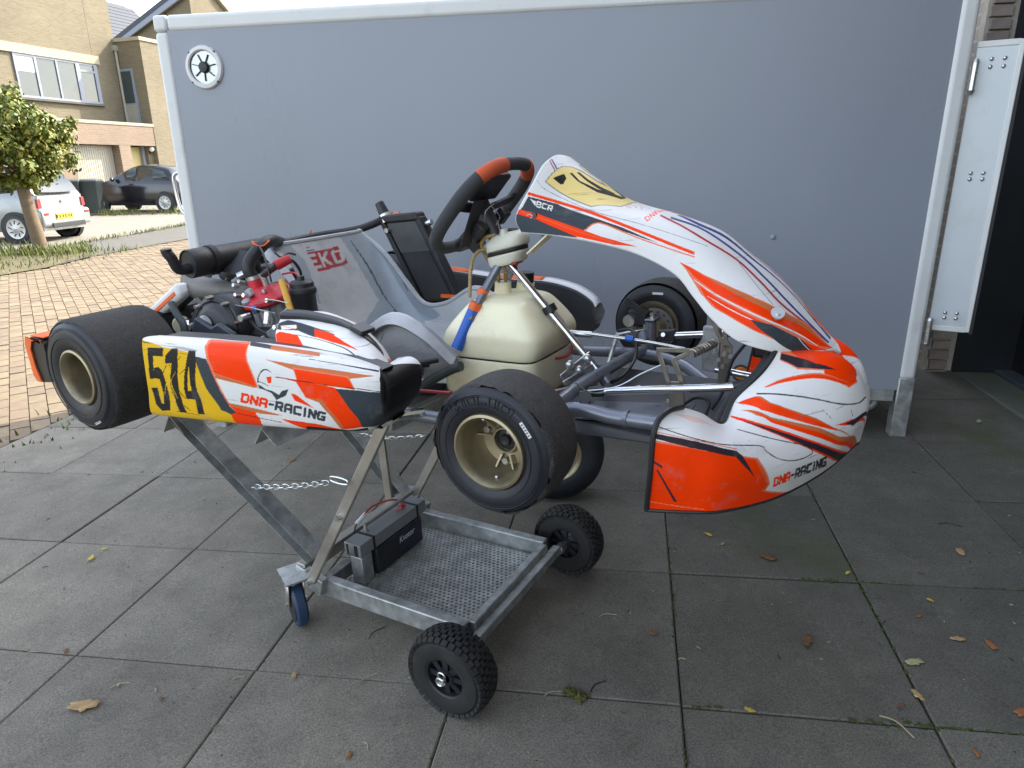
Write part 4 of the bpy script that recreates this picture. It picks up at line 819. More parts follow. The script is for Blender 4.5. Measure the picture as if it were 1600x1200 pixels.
('L','372,147 379,169 384,190 389,211 394,230 399,246 403,261 407,276 412,286 418,295 423,302 428,309 435,312 447,312 467,308 496,296 531,279 571,262 614,247 666,240 723,245 786,256 854,276 924,306 923,322 852,292 785,274 723,263 665,261 614,267 571,281 531,299 496,314 467,325 446,328 434,328 427,324 421,318 414,311 409,301 403,289 398,276 394,260 389,243 384,224 379,204 375,184 369,162'),
('W','78,397 107,398 114,391 117,379 114,374 119,368 122,357 118,348 92,350 89,359 113,359 110,368 96,369 92,378 108,379 105,388 81,388'),
('W','78,397 88,398 100,350 92,350'),
('W','122,399 151,399 152,389 127,389 133,358 157,357 157,347 132,348 126,356 119,391'),
('W','156,399 183,399 188,391 190,368 186,362 168,363 166,373 183,372 181,389 165,389 169,344 162,346'),
('W','175,367 184,366 191,343 183,343'),
('W','35,394 75,393 88,354'),
('R','644,784 675,755 704,729 732,706 758,685 788,655 815,633 845,609 876,594 909,592 946,604 985,632 1024,668 1061,700 1099,717 1140,714 1183,702 1228,685 1272,670 1316,654 1357,638 1398,631 1437,638 1477,665 1518,704 1561,746 1607,785 1650,824 1605,884 1568,841 1534,799 1499,757 1461,722 1424,695 1385,690 1345,698 1303,715 1259,730 1215,742 1171,755 1128,766 1088,765 1051,749 1015,715 976,680 939,650 902,640 869,648 838,668 810,687 780,721 752,747 723,775 694,802 663,827 628,866'),
('N','688,824 721,828 750,848 779,866 811,876 852,858 900,836 949,837 994,853 1035,869 1073,877 1113,874 1156,862 1202,846 1247,838 1294,827 1340,817 1384,815 1429,819 1475,833 1529,849 1599,864 1688,873 1814,858 1752,954 1646,938 1564,921 1500,902 1450,881 1403,870 1360,866 1315,871 1268,884 1224,894 1179,905 1136,923 1095,939 1057,943 1019,936 976,929 931,922 882,938 836,963 795,982 762,968 732,945 703,920 671,909'),
('O','601,592 601,685 606,692 627,629 632,594 628,523 623,535 627,602 624,614 610,655 608,658 608,599 624,557 623,535'),
('O','597,742 595,774 615,773 584,854 578,895 628,763 631,728 610,731 632,666 632,638'),
('O','580,908 568,962 562,1112 567,1112 600,965 607,916 566,1072 577,945 621,826 626,789'),
('O','596,889 580,1012 589,977 605,864'),
('B','624,1086 645,998 641,1061 626,1114'),
('B','641,1111 675,1039 671,1109 642,1114'),
('B','720,1115 719,1022 725,1001 723,1113'),
('B','736,1098 771,1067 768,1115 736,1113'),
('B','787,1116 784,1008 791,984 791,1116'),
('L','447,836 475,843 470,862 442,854'),
('L','461,930 493,884 488,906 457,951'),
('L','484,974 527,865 523,884 483,995'),
('L','520,1114 546,1114 547,1115 520,1114'),
('L','863,168 1041,219 1156,274 1267,333 1374,404 1463,508 1543,668 1589,850 1708,875 1975,754 2000,332 1916,176 1786,168 1632,172 1502,144 1396,113 1276,74 1124,69 973,104'),
('T','872,162 1046,210 1162,265 1275,323 1381,394 1472,494 1558,640 1615,822 1969,708 1936,503 1801,472 1669,414 1556,348 1464,289 1351,230 1208,171 1000,134'),
('O','872,162 995,195 1148,240 1299,292 1397,345 1484,414 1580,518 1666,690 1780,752 1969,708 1936,503 1801,472 1669,414 1556,348 1464,289 1351,230 1208,171 1000,134'),
('W','1016,107 1057,118 1094,127 1133,133 1179,145 1233,163 1291,184 1351,205 1404,229 1454,253 1501,280 1551,311 1606,343 1664,377 1721,408 1769,431 1809,445 1847,451 1886,451 1926,450 1919,475 1877,480 1837,484 1797,481 1756,466 1707,441 1652,404 1596,366 1543,329 1494,297 1448,269 1400,241 1346,218 1287,195 1229,174 1176,155 1133,143 1093,134 1055,126 1016,113'),
('O','1067,108 1233,148 1375,200 1493,250 1615,307 1766,362 1895,389 2000,486 2000,302 1918,193 1800,189 1648,186 1516,157 1411,128 1294,91 1165,81'),
('W','1172,96 1217,112 1263,126 1305,139 1345,151 1381,164 1416,179 1449,194 1482,211 1515,230 1551,246 1589,263 1586,269 1547,254 1512,235 1479,219 1446,201 1412,186 1378,172 1342,158 1303,145 1260,132 1216,116 1171,98'),
('K','1481,211 1584,309 1703,347 1827,379 2000,258 1910,79 1682,183'),
('W','1790,369 2000,192 2000,211 1787,383'),
('G','13,540 26,532 39,523 52,516 70,509 94,506 122,506 152,506 185,507 220,505 257,497 294,484 332,467 374,449 416,438 463,437 513,439 561,443 606,447 649,450 693,452 736,455 776,458 815,463 850,471 884,483 915,504 947,535 946,545 915,511 882,491 849,478 815,470 776,465 736,461 693,460 649,456 606,454 560,452 512,447 462,444 415,446 373,457 332,473 293,490 257,502 220,511 185,512 152,512 122,511 94,511 70,513 53,518 39,527 27,536 14,543'),
('G','1072,740 1104,716 1138,686 1172,654 1208,621 1244,588 1281,561 1317,541 1353,527 1387,520 1421,514 1455,510 1452,520 1419,523 1386,528 1351,537 1316,551 1279,573 1242,602 1207,633 1171,665 1137,697 1102,727 1069,753'),
('G','1072,747 1031,1115 1030,1115 1069,749')],
'nose':[('L','864,1993 872,1853 886,1707 1025,1475 842,1324 824,1075 780,1116 746,1468 763,1556 731,1753 760,1939'),
('O','856,1978 863,1845 874,1707 1007,1484 814,1105 782,1136 750,1476 770,1558 784,1491 779,1667 794,1813'),
('P','811,1965 801,1857 782,1675 791,1444 760,1619 740,1768 768,1941'),
('W','722,1791 741,1674 764,1551 751,1500 693,1697'),
('L','595,1823 608,1803 622,1784 635,1766 649,1744 662,1715 677,1683 693,1646 707,1606 721,1560 731,1509 741,1455 750,1390 759,1316 770,1235 782,1152 791,1174 780,1260 771,1345 764,1426 757,1499 749,1562 738,1614 725,1660 710,1699 695,1732 679,1764 663,1786 647,1806 630,1817 615,1828 599,1840'),
('O','597,1824 611,1805 623,1785 637,1769 650,1747 664,1722 679,1690 694,1652 708,1610 721,1564 732,1513 742,1457 751,1390 761,1316 770,1236 782,1155 790,1173 779,1256 769,1337 761,1416 753,1486 744,1548 733,1599 719,1645 705,1685 690,1721 674,1753 659,1776 644,1793 629,1807 614,1817 599,1831'),
('B','552,1820 560,1776 568,1738 577,1699 586,1657 598,1607 612,1553 629,1494 646,1433 662,1371 678,1306 692,1235 704,1161 716,1091 728,1028 740,974 754,922 767,873 781,828 795,791 809,765 822,755 836,749 858,731 848,771 830,784 817,790 806,798 794,818 782,851 768,893 755,939 743,988 731,1043 719,1104 707,1174 695,1248 681,1320 666,1384 650,1448 633,1509 617,1568 603,1625 592,1675 582,1717 574,1756 566,1793 559,1838'),
('O','478,1931 541,1805 540,1595 585,1343 632,1098 662,904 704,644 620,1011 584,1183 543,1352 502,1543'),
('T','541,1805 550,1768 547,1591 576,1417 610,1255 641,1086 674,818 743,334 704,644 662,904 632,1098 585,1343 540,1595'),
('T','452,1804 516,1366 559,1223 597,1081 633,934 683,625 830,0 794,0 673,531 623,810 587,981 551,1146 511,1316 472,1514'),
('O','451,1760 513,1336 554,1180 591,1027 627,868 676,570 803,0 781,3 665,540 620,779 584,952 548,1116 508,1286'),
('O','400,1916 407,1672 425,1478 448,1338 469,1227 491,1123 514,1019 535,916 554,814 573,711 590,610 608,510 629,401 665,232 715,5 725,0 765,2 715,205 669,434 644,552 625,648 608,738 589,829 570,923 550,1019 527,1115 505,1210 481,1301 457,1403 436,1533 419,1709 410,1926'),
('P','417,1590 430,1466 445,1372 460,1292 476,1216 493,1135 514,1041 536,941 556,839 575,736 593,637 611,540 632,432 663,280 721,3 731,0 758,0 717,157 666,404 641,526 622,622 604,714 585,804 565,902 544,999 521,1091 500,1177 481,1252 465,1322 448,1396 433,1483 419,1598'),
('O','683,841 742,706 889,124 746,581'),
('P','715,744 743,676 1008,104 746,556'),
('B','7,1092 24,1064 42,1034 59,1004 80,972 105,935 132,900 162,872 192,853 222,849 251,850 280,856 308,860 337,860 367,868 398,879 425,883 445,871 454,849 457,828 457,802 459,772 465,737 471,696 478,656 487,619 496,590 505,563 517,541 527,523 538,513 548,510 560,514 569,521 578,532 584,544 588,563 591,587 592,615 590,648 586,677 581,710 572,749 561,795 545,846 527,902 506,961 483,1026 460,1097 436,1185 410,1289 382,1433 381,1405 409,1266 434,1163 458,1078 481,1007 504,946 526,886 544,832 560,780 571,735 579,696 584,665 587,638 589,614 589,594 587,577 583,560 577,548 569,539 559,532 548,528 538,531 528,541 517,556 507,579 497,604 488,633 481,670 474,710 467,749 462,783 460,810 460,838 456,866 446,890 427,904 399,904 367,893 337,885 309,885 280,879 252,873 222,869 192,872 162,888 133,919 105,956 80,992 60,1025 42,1057 25,1086 7,1113'),
('L','0,826 118,751 199,726 280,725 349,702 429,656 462,241 454,159 532,4 481,3 433,0 382,0 328,0 262,0 177,0 102,0 24,0 0,0 0,46 0,232 0,417 0,610'),
('O','0,788 119,726 200,702 280,700 349,679 424,631 456,246 445,156 518,3 471,2 424,0 379,0 328,0 262,0 177,0 102,0 24,0 0,0 0,85 0,309 0,541'),
('T','420,626 424,553 429,478 436,401 443,332 450,272 454,231 454,209 452,198 448,191 444,183 440,173 444,154 447,165 451,171 455,180 458,197 458,228 454,274 447,336 439,408 433,484 427,561 424,634'),
('P','0,950 79,881 173,819 276,811 363,765 382,686 412,369 359,660 276,699 176,712 84,774 0,857'),
('L','0,973 16,958 50,926 84,895 119,865 154,842 190,827 229,826 268,829 304,825 337,805 367,782 368,799 339,825 305,845 268,848 229,844 191,843 154,857 119,881 84,911 50,943 16,977 0,988'),
('P','24,447 33,448 82,271 130,100 116,98 71,270'),
('P','2,564 52,493 53,463 3,533'),
('L','1,82 23,77 49,69 75,62 101,54 125,47 148,40 169,35 190,30 211,26 232,23 254,17 254,29 232,32 211,37 190,39 169,45 148,52 126,57 101,64 76,71 50,78 24,86 1,95'),
('LP','36,1536 138,1577 280,1582 163,1313'),
('O','472,315 484,326 487,300 488,218 487,187 475,178 475,206 485,215 485,223 484,291 483,297 476,292 478,209 475,206'),
('O','473,309 484,320 483,331 472,318'),
('O','483,325 486,299 487,301 484,326'),
('O','485,303 487,218 490,214 488,300'),
('O','487,222 485,191 487,184 490,212'),
('O','486,191 475,184 476,175 487,181'),
('O','476,176 476,204 473,208 474,181'),
('O','475,201 485,210 484,219 474,212'),
('O','486,211 486,219 484,224 484,217'),
('O','486,219 485,289 482,292 484,224'),
('O','484,292 484,297 482,299 482,291'),
('O','482,303 475,295 476,287 484,292'),
('O','475,292 477,212 479,208 477,289'),
('O','477,213 474,212 475,201 478,203'),
('O','476,204 473,314 472,315 473,208'),
('O','489,330 492,334 501,250 500,341 503,344 506,198 503,196 493,279 496,191 492,190'),
('O','490,326 493,329 492,340 488,337'),
('O','491,334 500,252 502,252 493,334'),
('O','502,248 501,337 499,342 500,254'),
('O','500,336 504,337 503,349 499,347'),
('O','502,346 505,200 508,194 505,341'),
('O','506,203 502,201 504,190 508,190'),
('O','504,196 494,281 492,281 502,194'),
('O','492,282 494,195 497,190 494,279'),
('O','495,198 491,196 493,184 496,186'),
('O','493,186 490,329 488,333 491,193'),
('O','506,324 508,347 518,356 520,334 524,204 520,201 517,324 510,320 513,199 509,199'),
('O','507,320 509,344 507,350 505,327'),
('O','509,341 519,351 518,362 508,352'),
('O','517,355 520,333 521,336 519,357'),
('O','520,335 523,205 525,201 521,333'),
('O','523,209 520,209 521,197 524,198'),
('O','521,199 518,323 516,327 519,204'),
('O','517,329 509,325 510,312 518,318'),
('O','509,322 511,202 514,196 511,316'),
('O','512,206 508,204 510,191 514,194'),
('O','510,195 507,321 505,325 508,201'),
('O','510,275 518,280 519,251 511,248'),
('O','511,268 519,274 518,285 509,281'),
('O','517,282 518,254 520,249 520,276'),
('O','518,259 510,252 511,241 520,246'),
('O','511,246 511,271 508,278 509,251'),
('P','524,296 533,301 534,274 525,268'),
('P','525,290 533,295 532,308 523,301'),
('P','532,303 533,276 535,269 534,297'),
('P','533,279 524,274 526,261 535,265'),
('P','526,264 525,292 523,297 523,270'),
('P','536,369 548,378 550,354 551,289 550,265 541,261 540,291 547,295 547,345 539,342 543,209 539,208'),
('P','536,364 548,372 547,384 535,374'),
('P','547,376 549,352 551,356 548,379'),
('P','549,358 550,290 552,285 551,353'),
('P','550,292 548,272 551,261 552,282'),
('P','549,272 540,267 541,255 550,259'),
('P','542,260 541,288 539,294 539,267'),
('P','541,284 548,290 547,302 539,299'),
('P','548,292 548,343 545,350 546,297'),
('P','546,352 539,347 540,336 547,339'),
('P','538,343 542,212 544,205 540,337'),
('P','542,216 539,215 540,201 544,202'),
('P','541,204 537,367 535,370 538,209'),
('P','544,277 548,280 554,211 550,209'),
('P','545,270 549,274 548,285 543,282'),
('P','547,279 553,211 555,209 549,277'),
('P','553,217 549,216 551,203 555,204'),
('P','551,209 545,277 543,278 549,212'),
('P','553,356 555,383 565,387 567,366 572,210 568,209 563,354 556,349 560,212 557,210'),
('P','554,352 556,377 554,386 551,361'),
('P','555,375 565,381 565,393 554,389'),
('P','564,389 566,364 568,364 566,389'),
('P','566,368 571,213 573,207 568,361'),
('P','571,217 567,218 569,204 573,203'),
('P','570,207 565,350 563,356 567,215'),
('P','563,361 556,357 557,344 564,347'),
('P','555,352 559,215 562,206 557,348'),
('P','559,217 556,217 557,204 561,204'),
('P','558,208 554,354 551,360 556,213'),
('P','556,300 565,301 566,271 557,269'),
('P','557,293 566,296 564,310 556,305'),
('P','564,306 565,273 567,266 566,300'),
('P','565,278 557,275 558,262 567,263'),
('P','559,265 557,297 555,303 556,271'),
('P','572,393 584,398 584,362 573,358 577,249 588,247 591,206 577,209 573,239 569,366'),
('P','572,387 585,390 584,404 571,398'),
('P','584,401 583,365 586,358 586,393'),
('P','584,370 572,366 574,351 585,355'),
('P','572,363 575,253 578,246 575,355'),
('P','578,240 590,240 587,257 575,257'),
('P','587,253 590,209 592,201 590,245'),
('P','590,216 576,217 578,202 592,197'),
('P','578,210 574,240 572,239 576,209'),
('P','575,235 571,361 569,369 572,244'),
('P','571,360 572,388 571,396 569,371'),
('P','590,399 593,400 600,201 596,205'),
('P','590,393 593,393 593,407 589,405'),
('P','592,401 599,208 602,197 594,397'),
('P','599,211 595,212 598,195 602,193'),
('P','598,198 590,396 589,400 595,208'),
('P','599,401 602,402 614,278 611,401 614,402 625,182 620,188 603,329 611,193 606,199'),
('P','599,394 602,396 602,409 598,406'),
('P','601,401 613,279 615,278 603,399'),
('P','615,273 611,398 609,405 613,283'),
('P','611,394 615,393 614,408 610,407'),
('P','613,404 623,190 626,177 616,397'),
('P','623,193 619,197 622,176 626,173'),
('P','621,185 604,328 602,332 619,188'),
('P','602,333 609,202 612,190 605,325'),
('P','609,205 605,208 608,187 612,187'),
('P','608,193 599,398 597,404 605,202'),
('P','620,401 635,394 635,355 622,360 629,225 639,215 635,262 631,267 628,305 638,300 650,150 632,174 625,217 617,374'),
('P','620,394 635,386 634,400 619,406'),
('P','633,398 634,358 637,349 635,390'),
('P','634,362 621,369 622,354 636,345'),
('P','620,367 627,233 631,221 623,356'),
('P','630,216 641,204 638,224 627,237'),
('P','641,208 638,255 634,267 638,221'),
('P','635,271 629,277 632,255 637,251'),
('P','632,262 630,302 627,312 629,271'),
('P','629,298 639,289 636,308 627,316'),
('P','636,304 647,159 653,140 639,293'),
('P','648,162 630,187 633,164 652,134'),
('P','632,176 626,217 624,218 630,177'),
('P','627,212 619,368 616,375 623,224'),
('P','619,365 620,396 619,404 616,378'),
('G','674,1142 681,944 683,947 675,1143'),
('G','708,1019 734,981 734,989 708,1027'),
('G','752,845 749,737 752,728 754,838'),
('G','602,1212 671,1123 672,1129 602,1219'),
('B','0,0 27,0 66,0 105,0 144,0 181,0 220,0 256,0 292,0 325,0 361,0 397,0 433,0 469,0 505,0 542,0 578,0 614,0 650,0 686,0 716,0 749,0 782,0 1005,0 832,2 782,4 747,6 716,6 684,7 648,6 612,5 576,5 540,3 505,2 469,3 433,2 397,2 361,2 326,2 291,2 256,1 219,1 182,2 143,2 105,1 66,2 27,2 0,0')],
'seat':[('SW','22,818 22,915 80,915 79,854 49,835'),
('R','34,828 33,843 28,844 29,828'),
('N','75,852 74,909 67,912 68,853'),
('R','56,864 54,884 51,884 53,865'),
('SR','87,851 79,1067 206,1088 219,872'),
('SW','94,836 95,898 115,900 115,845 138,847 135,895 155,895 158,849 180,852 175,903 196,905 201,845 187,833 111,824'),
('SW','95,911 97,929 135,931 98,963 98,987 142,949 191,987 193,963 154,932 194,934 195,916'),
('SW','100,1013 101,1070 114,1079 174,1074 187,1063 189,1011 176,999 145,998 144,1021 169,1020 168,1055 120,1059 120,1021 144,1021 145,998 113,999'),
('ST','0,1105 0,1358 134,1766 214,1791 355,1841 488,1858 657,1836 883,1791 1103,1600 939,1482 1281,594 1300,196 535,1175 397,1163 268,1149 148,1138'),
('ST','0,184 0,552 20,763 132,814 321,808 441,787 652,312 575,0 453,23 328,376 76,617 0,178'),
('SD','49,1175 93,1181 140,1189 185,1197 231,1204 279,1207 328,1213 381,1217 434,1221 484,1225 533,1230 576,1238 615,1247 651,1256 784,1136 1367,343 1303,449 686,1278 650,1266 613,1256 575,1248 531,1244 483,1239 433,1236 380,1232 327,1230 276,1227 228,1220 181,1211 136,1200 92,1189 47,1180'),
('SD','194,1782 221,1791 254,1808 288,1816 321,1824 358,1821 380,1891 453,1738 498,1707 547,1685 595,1659 645,1643 649,1662 600,1684 548,1712 501,1749 428,1878 398,1830 359,1826 321,1833 288,1816 261,1799 227,1799 194,1791')]}

# ------------------------------------------------------------ kart trolley
ty = empty('kart_trolley', M_KART.copy(), 'galvanised folding kart trolley with perforated tray under the kart', 'trolley')
def tp(name, m, mat, parent=ty, **kw): return m.build(name, mt[mat], parent, **kw)
X0, X1, Y0, Y1, ZT = -.812, -.285, -.325, .150, .168
fr = tp('tray_rail', MB().box(((X0 + X1) / 2, Y0, ZT - .03), (X1 - X0, .032, .06)), 'galvanised', bevel=.004)
tp('tray_rail', MB().box(((X0 + X1) / 2, Y1, ZT - .03), (X1 - X0, .032, .06)), 'galvanised', bevel=.004)
tp('tray_rail', MB().box((X1 + .004, (Y0 + Y1) / 2, ZT - .028), (.026, Y1 - Y0 - .034, .05)), 'galvanised', bevel=.004)
tp('tray_rail', MB().box((X0 - .004, (Y0 + Y1) / 2, ZT - .030), (.030, Y1 - Y0 - .034, .05)), 'galvanised', bevel=.004)
m = MB(); px_, py_ = .0155, .0135; zpl = ZT - .05; nx = int((X1 - X0 - .03) / px_); ny = int((Y1 - Y0 - .03) / py_); cr_ = .0047
for i in range(nx):
    for j in range(ny):
        x = X0 + .02 + (i + .5) * px_ + (px_ / 2 if j % 2 else 0); y = Y0 + .018 + (j + .5) * py_; hx, hy = px_ / 2, py_ / 2
        bd_ = [(hx, 0), (hx, hy), (0, hy), (-hx, hy), (-hx, 0), (-hx, -hy), (0, -hy), (hx, -hy)]
        m.add([(x + a, y + b, zpl) for a, b in bd_] + [(x + cr_ * math.cos(k * math.pi / 4), y + cr_ * .8 * math.sin(k * math.pi / 4), zpl) for k in range(8)], [(k, (k + 1) % 8, 8 + (k + 1) % 8, 8 + k) for k in range(8)])
tp('perforated_plate', m, 'galvanised', smooth=False, solid=.0015)
tp('axle_bar', MB().bar((-.255, -.335, .128), (-.255, .175, .128), .028, .028), 'galvanised', bevel=.003)
tp('axle', MB().cyl((-.255, -.44, .118), (-.255, .275, .118), .011), 'zinc')
def tread_wheel(yc, side):
    R_ = .118; wd = .044
    w_ = tp('wheel', MB().lathe([(.058, -wd + .004), (.075, -wd - .002), (.098, -wd + .002), (.108, -wd + .014), (R_ - .006, -.024), (R_ - .004, 0), (R_ - .006, .024), (.108, wd - .014), (.098, wd - .002), (.075, wd + .002), (.058, wd - .004)], (-.255, yc, .118), (0, side, 0), 56), 'trolley_tyre')
    bl = MB()
    for r_i, (off, rr, tw) in enumerate(((-.034, .1105, .014), (-.020, .1150, .012), (-.0065, .1165, .011), (.0065, .1165, .011), (.020, .1150, .012), (.034, .1105, .014))):
        n_ = 34
        for k in range(n_):
            a = 2 * math.pi * (k + .5 * (r_i % 2)) / n_; e = np.array([math.cos(a), 0, math.sin(a)]); t = np.array([-math.sin(a), 0, math.cos(a)]); d = np.array([0, 1.0, 0])
            tilt = -.5 * off / .034; e2 = norm(e + d * (.9 * off / .034) * .55); d2 = norm(d - e2 * (d @ e2))
            bl.box(np.array([-.255, yc + off, .118]) + e * rr, (.0165, tw, .010), np.stack([t, d2, np.cross(t, d2)], 1))
    b_ = bl.build('tread_blocks', mt['trolley_tyre'], w_, smooth=False); b_['kind'] = 'stuff'
    rim = MB().lathe([(.013, .034), (.022, .034), (.026, .022), (.050, .014), (.053, .036), (.060, .040), (.062, .030)], (-.255, yc, .118), (0, side, 0), 40).build('rim', mt['black_plastic'], w_)
    MB().lathe([(.0605, .0405), (.0625, .0415), (.0640, .0400)], (-.255, yc, .118), (0, side, 0), 40).build('rim_edge', mt['cast_grey'], rim)
    for k in range(8):
        a = 2 * math.pi * k / 8; MB().bar((-.255 + .020 * math.cos(a), yc + side * .028, .118 + .020 * math.sin(a)), (-.255 + .051 * math.cos(a), yc + side * .026, .118 + .051 * math.sin(a)), .016, .005, (0, 1, 0)).build('rim_rib', mt['black_plastic'], rim)
    return w_
wn_ = tread_wheel(-.442, -1); tread_wheel(.262, -1)
MB().lathe([(.0, .040), (.008, .040), (.012, .046), (.012, .050), (.0, .050)], (-.255, -.442, .118), (0, -1, 0), 16).build('axle_end', mt['zinc'], wn_)
for dx, dz_ in ((.004, .021), (-.003, .001)): MB().tube([(-.255 + dx + .011 * math.cos(a), -.494, .118 + dz_ + .011 * math.sin(a)) for a in np.linspace(0, 5.9, 18)], .0028, 6).build('pin_clip', mt['zinc'], wn_)
tp('wheel_spacer', MB().cyl((-.255, .185, .118), (-.255, .214, .118), .017), 'zinc')
# casters
def caster(x, y, rz):
    R_ = .079; c = math.cos(rz); s_ = math.sin(rz); ax = np.array([s_, -c, 0]); hub = np.array([x - .0 * c, y, R_])
    w_ = tp('caster_wheel', MB().lathe([(.012, -.017), (.064, -.017), (.072, -.018), (R_, -.012), (R_ + .0005, 0), (R_, .012), (.072, .018), (.064, .017), (.012, .017)], hub, ax, 40), 'caster_blue')
    MB().lathe([(.0, -.021), (.060, -.020), (.062, -.017)], hub, ax, 24).build('caster_hub', mt['black_plastic'], w_); MB().lathe([(.0, .021), (.060, .020), (.062, .017)], hub, ax, 24).build('caster_hub', mt['black_plastic'], w_)
    top = np.array([x + .028 * c, y + .028 * s_, .176])
    fk = MB()
    for q in (-1, 1):
        fk.add([hub + ax * q * .024 + np.array([0, 0, -.014]), hub + ax * q * .024 + np.array([-.02 * c, -.02 * s_, .0]), top + ax * q * .024 + np.array([-.028 * c, -.028 * s_, -.005]), top + ax * q * .024 + np.array([.022 * c, .022 * s_, -.005]), hub + ax * q * .024 + np.array([.018 * c, .018 * s_, 0])], [(0, 1, 2, 3, 4)])
    f_ = tp('caster_fork', fk, 'raw_steel', solid=.003)
    MB().box(top + np.array([-.002, 0, -.003]), (.05, .05, .006)).build('fork_crown', mt['raw_steel'], f_)
    tp('swivel_bearing', MB().lathe([(.0, -.006), (.026, -.006), (.034, .0), (.034, .006), (.028, .014), (0, .014)], top, (0, 0, 1), 28), 'zinc')
    tp('caster_plate', MB().box(top + np.array([.01, 0, .022]), (.11, .085, .005), np.array([[c, -s_, 0], [s_, c, 0], [0, 0, 1]])), 'zinc')
    MB().cyl(hub - ax * .034, hub + ax * .034, .006, n=8).build('caster_bolt', mt['zinc'], w_)
caster(-.905, -.372, rad(-28)); caster(-.93, .185, rad(20))
# rear cross beam between the joints, and joint blocks
tp('cross_beam', MB().bar((-.872, -.36, .196), (-.872, .19, .196), .035, .04), 'raw_steel', bevel=.003)
for y, q in ((-.352, 1), (.178, -1)):
    tp('joint_block', MB().bar((-.895, y, .186), (-.79, y, .150), .03, .06), 'galvanised', bevel=.004)
# scissor legs
def channel(p0, p1, wd, ht, up):       # open U channel: web plus two flanges
    p0 = np.array(p0); p1 = np.array(p1); d = norm(p1 - p0); u = norm(np.cross(up, d)); v = np.cross(d, u); m = MB()
    m.bar(p0 - v * ht / 2, p1 - v * ht / 2, wd, .003, up)
    for q in (-1, 1): m.bar(p0 + u * q * (wd / 2 - .0015) + v * .0016, p1 + u * q * (wd / 2 - .0015) + v * .0016, .003, ht, up)
    return m
LA0, LA1 = np.array((-0.780, -0.375, 0.279)), np.array((-1.198, -0.435, 0.685))
LB0, LB1 = np.array((-0.785, -0.400, 0.206)), np.array((-0.447, -0.375, 0.753))
tp('rear_leg', channel(LA0, LA1, .052, .046, (-.25, -.80, .10)), 'galvanised', smooth=False)
tp('front_leg', MB().bar(LB0, LB1, .014, .032, (.85, 0, -.4)), 'raw_steel', bevel=.003)
FA0, FA1 = np.array((-0.840, 0.165, 0.152)), np.array((-1.230, 0.165, 0.550)); FB0, FB1 = np.array((-0.885, 0.190, 0.143)), np.array((-0.635, 0.190, 0.542))
tp('rear_leg', channel(FA0, FA1, .05, .044, (-.25, -.80, .10)), 'galvanised', smooth=False)
tp('front_leg', MB().bar(FB0, FB1, .014, .032, (.85, 0, -.4)), 'raw_steel', bevel=.003)
tp('lower_strut', MB().bar((-0.917, 0.120, 0.170), (-0.926, 0.120, 0.525), .012, .034, (.8, 0, -.5)), 'raw_steel', bevel=.003)
for p in (LB0, LB0 * .55 + LB1 * .45, FB0 * .9 + FB1 * .1):
    tp('pivot_bolt', MB().cyl(p + np.array([0, -.022, 0]), p + np.array([0, .02, 0]), .0085, n=6), 'zinc'); 
# top bearers the chassis sits on
tp('top_bearer', MB().bar((-0.478, -0.330, 0.723), np.array((-0.478, -0.330, 0.723)) + np.array([.04, .62, .0]), .03, .03), 'galvanised', bevel=.003)
def angle_bar(p0, L_, a=.06):
    m = MB(); p0 = np.array(p0)
    m.box(p0 + np.array([-a * .35, L_ / 2, 0]), (.003, L_, a), np.array([[.8, 0, .6], [0, 1, 0], [-.6, 0, .8]])); m.box(p0 + np.array([a * .30, L_ / 2, .004]), (.003, L_, a), np.array([[.7, 0, -.714], [0, 1, 0], [.714, 0, .7]])); return m
tp('rear_bearer', angle_bar((-1.199, -0.470, 0.668), .80, .075), 'raw_steel'); tp('rear_bearer', angle_bar((-0.807, -0.460, 0.686), .78, .065), 'galvanised')
# chains
def chain(p0, p1, n, sag):
    m = MB(); p0 = np.array(p0); p1 = np.array(p1); d = p1 - p0
    for k in range(n):
        t = (k + .5) / n; c = p0 + d * t + np.array([0, 0, -sag * 4 * t * (1 - t)]); dd = norm(d + np.array([0, 0, -sag * 4 * (1 - 2 * t)])); u = norm(np.cross((0, 0, 1), dd)); v = np.cross(dd, u)
        if k % 2: u, v = v, u
        ln = np.linalg.norm(d) / n * .78
        m.tube([c + dd * math.cos(a) * ln + u * math.sin(a) * ln * .48 for a in np.linspace(0, 2 * math.pi, 12, endpoint=False)], .0016, 5, closed=True)
    return m
tp('safety_chain', chain((-0.969, -0.410, 0.484), (-0.655, -0.400, 0.555), 16, .006), 'zinc')
tp('chain_link', MB().tube([np.array((-0.610, -0.400, 0.570)) + np.array([.032 * math.copysign(min(1, abs(1.25 * math.cos(a))), math.cos(a)), 0, .009 * math.sin(a)]) for a in np.linspace(0, 2 * math.pi, 16, endpoint=False)], .0028, 6, closed=True), 'zinc')
tp('safety_chain', chain((-0.813, -0.100, 0.559), (-0.606, -0.020, 0.556), 15, .012), 'zinc')

# ------------------------------------------------------------ battery pack on the tray
bt = empty('battery_pack', M_KART @ Matrix.Translation((-.75, -.10, ZT - .046)) @ Matrix.Diagonal((.86, .80, .90, 1)), 'black battery under a grey metal clamp bar on the trolley tray', 'battery')
def bp_(name, c, d, mat, parent=bt, bevel=.003): return MB().box(c, d).build(name, mt[mat], parent, bevel=bevel)
cell = bp_('battery_case', (.012, .03, .052), (.068, .29, .10), 'black_plastic')
bp_('battery_label', (.0468, .09, .055), (.0012, .15, .075), 'label_navy', cell, 0)
cap = bp_('clamp_bar', (.0, .015, .128), (.078, .42, .048), 'clamp_grey')
bp_('bar_end', (.0, -.1965, .128), (.050, .003, .040), 'black_plastic', cap, 0); bp_('bar_end_plate', (.0, -.1985, .128), (.026, .003, .044), 'zinc', cap, 0)
bp_('stand_post', (.012, -.165, .05), (.055, .06, .106), 'galvanised')
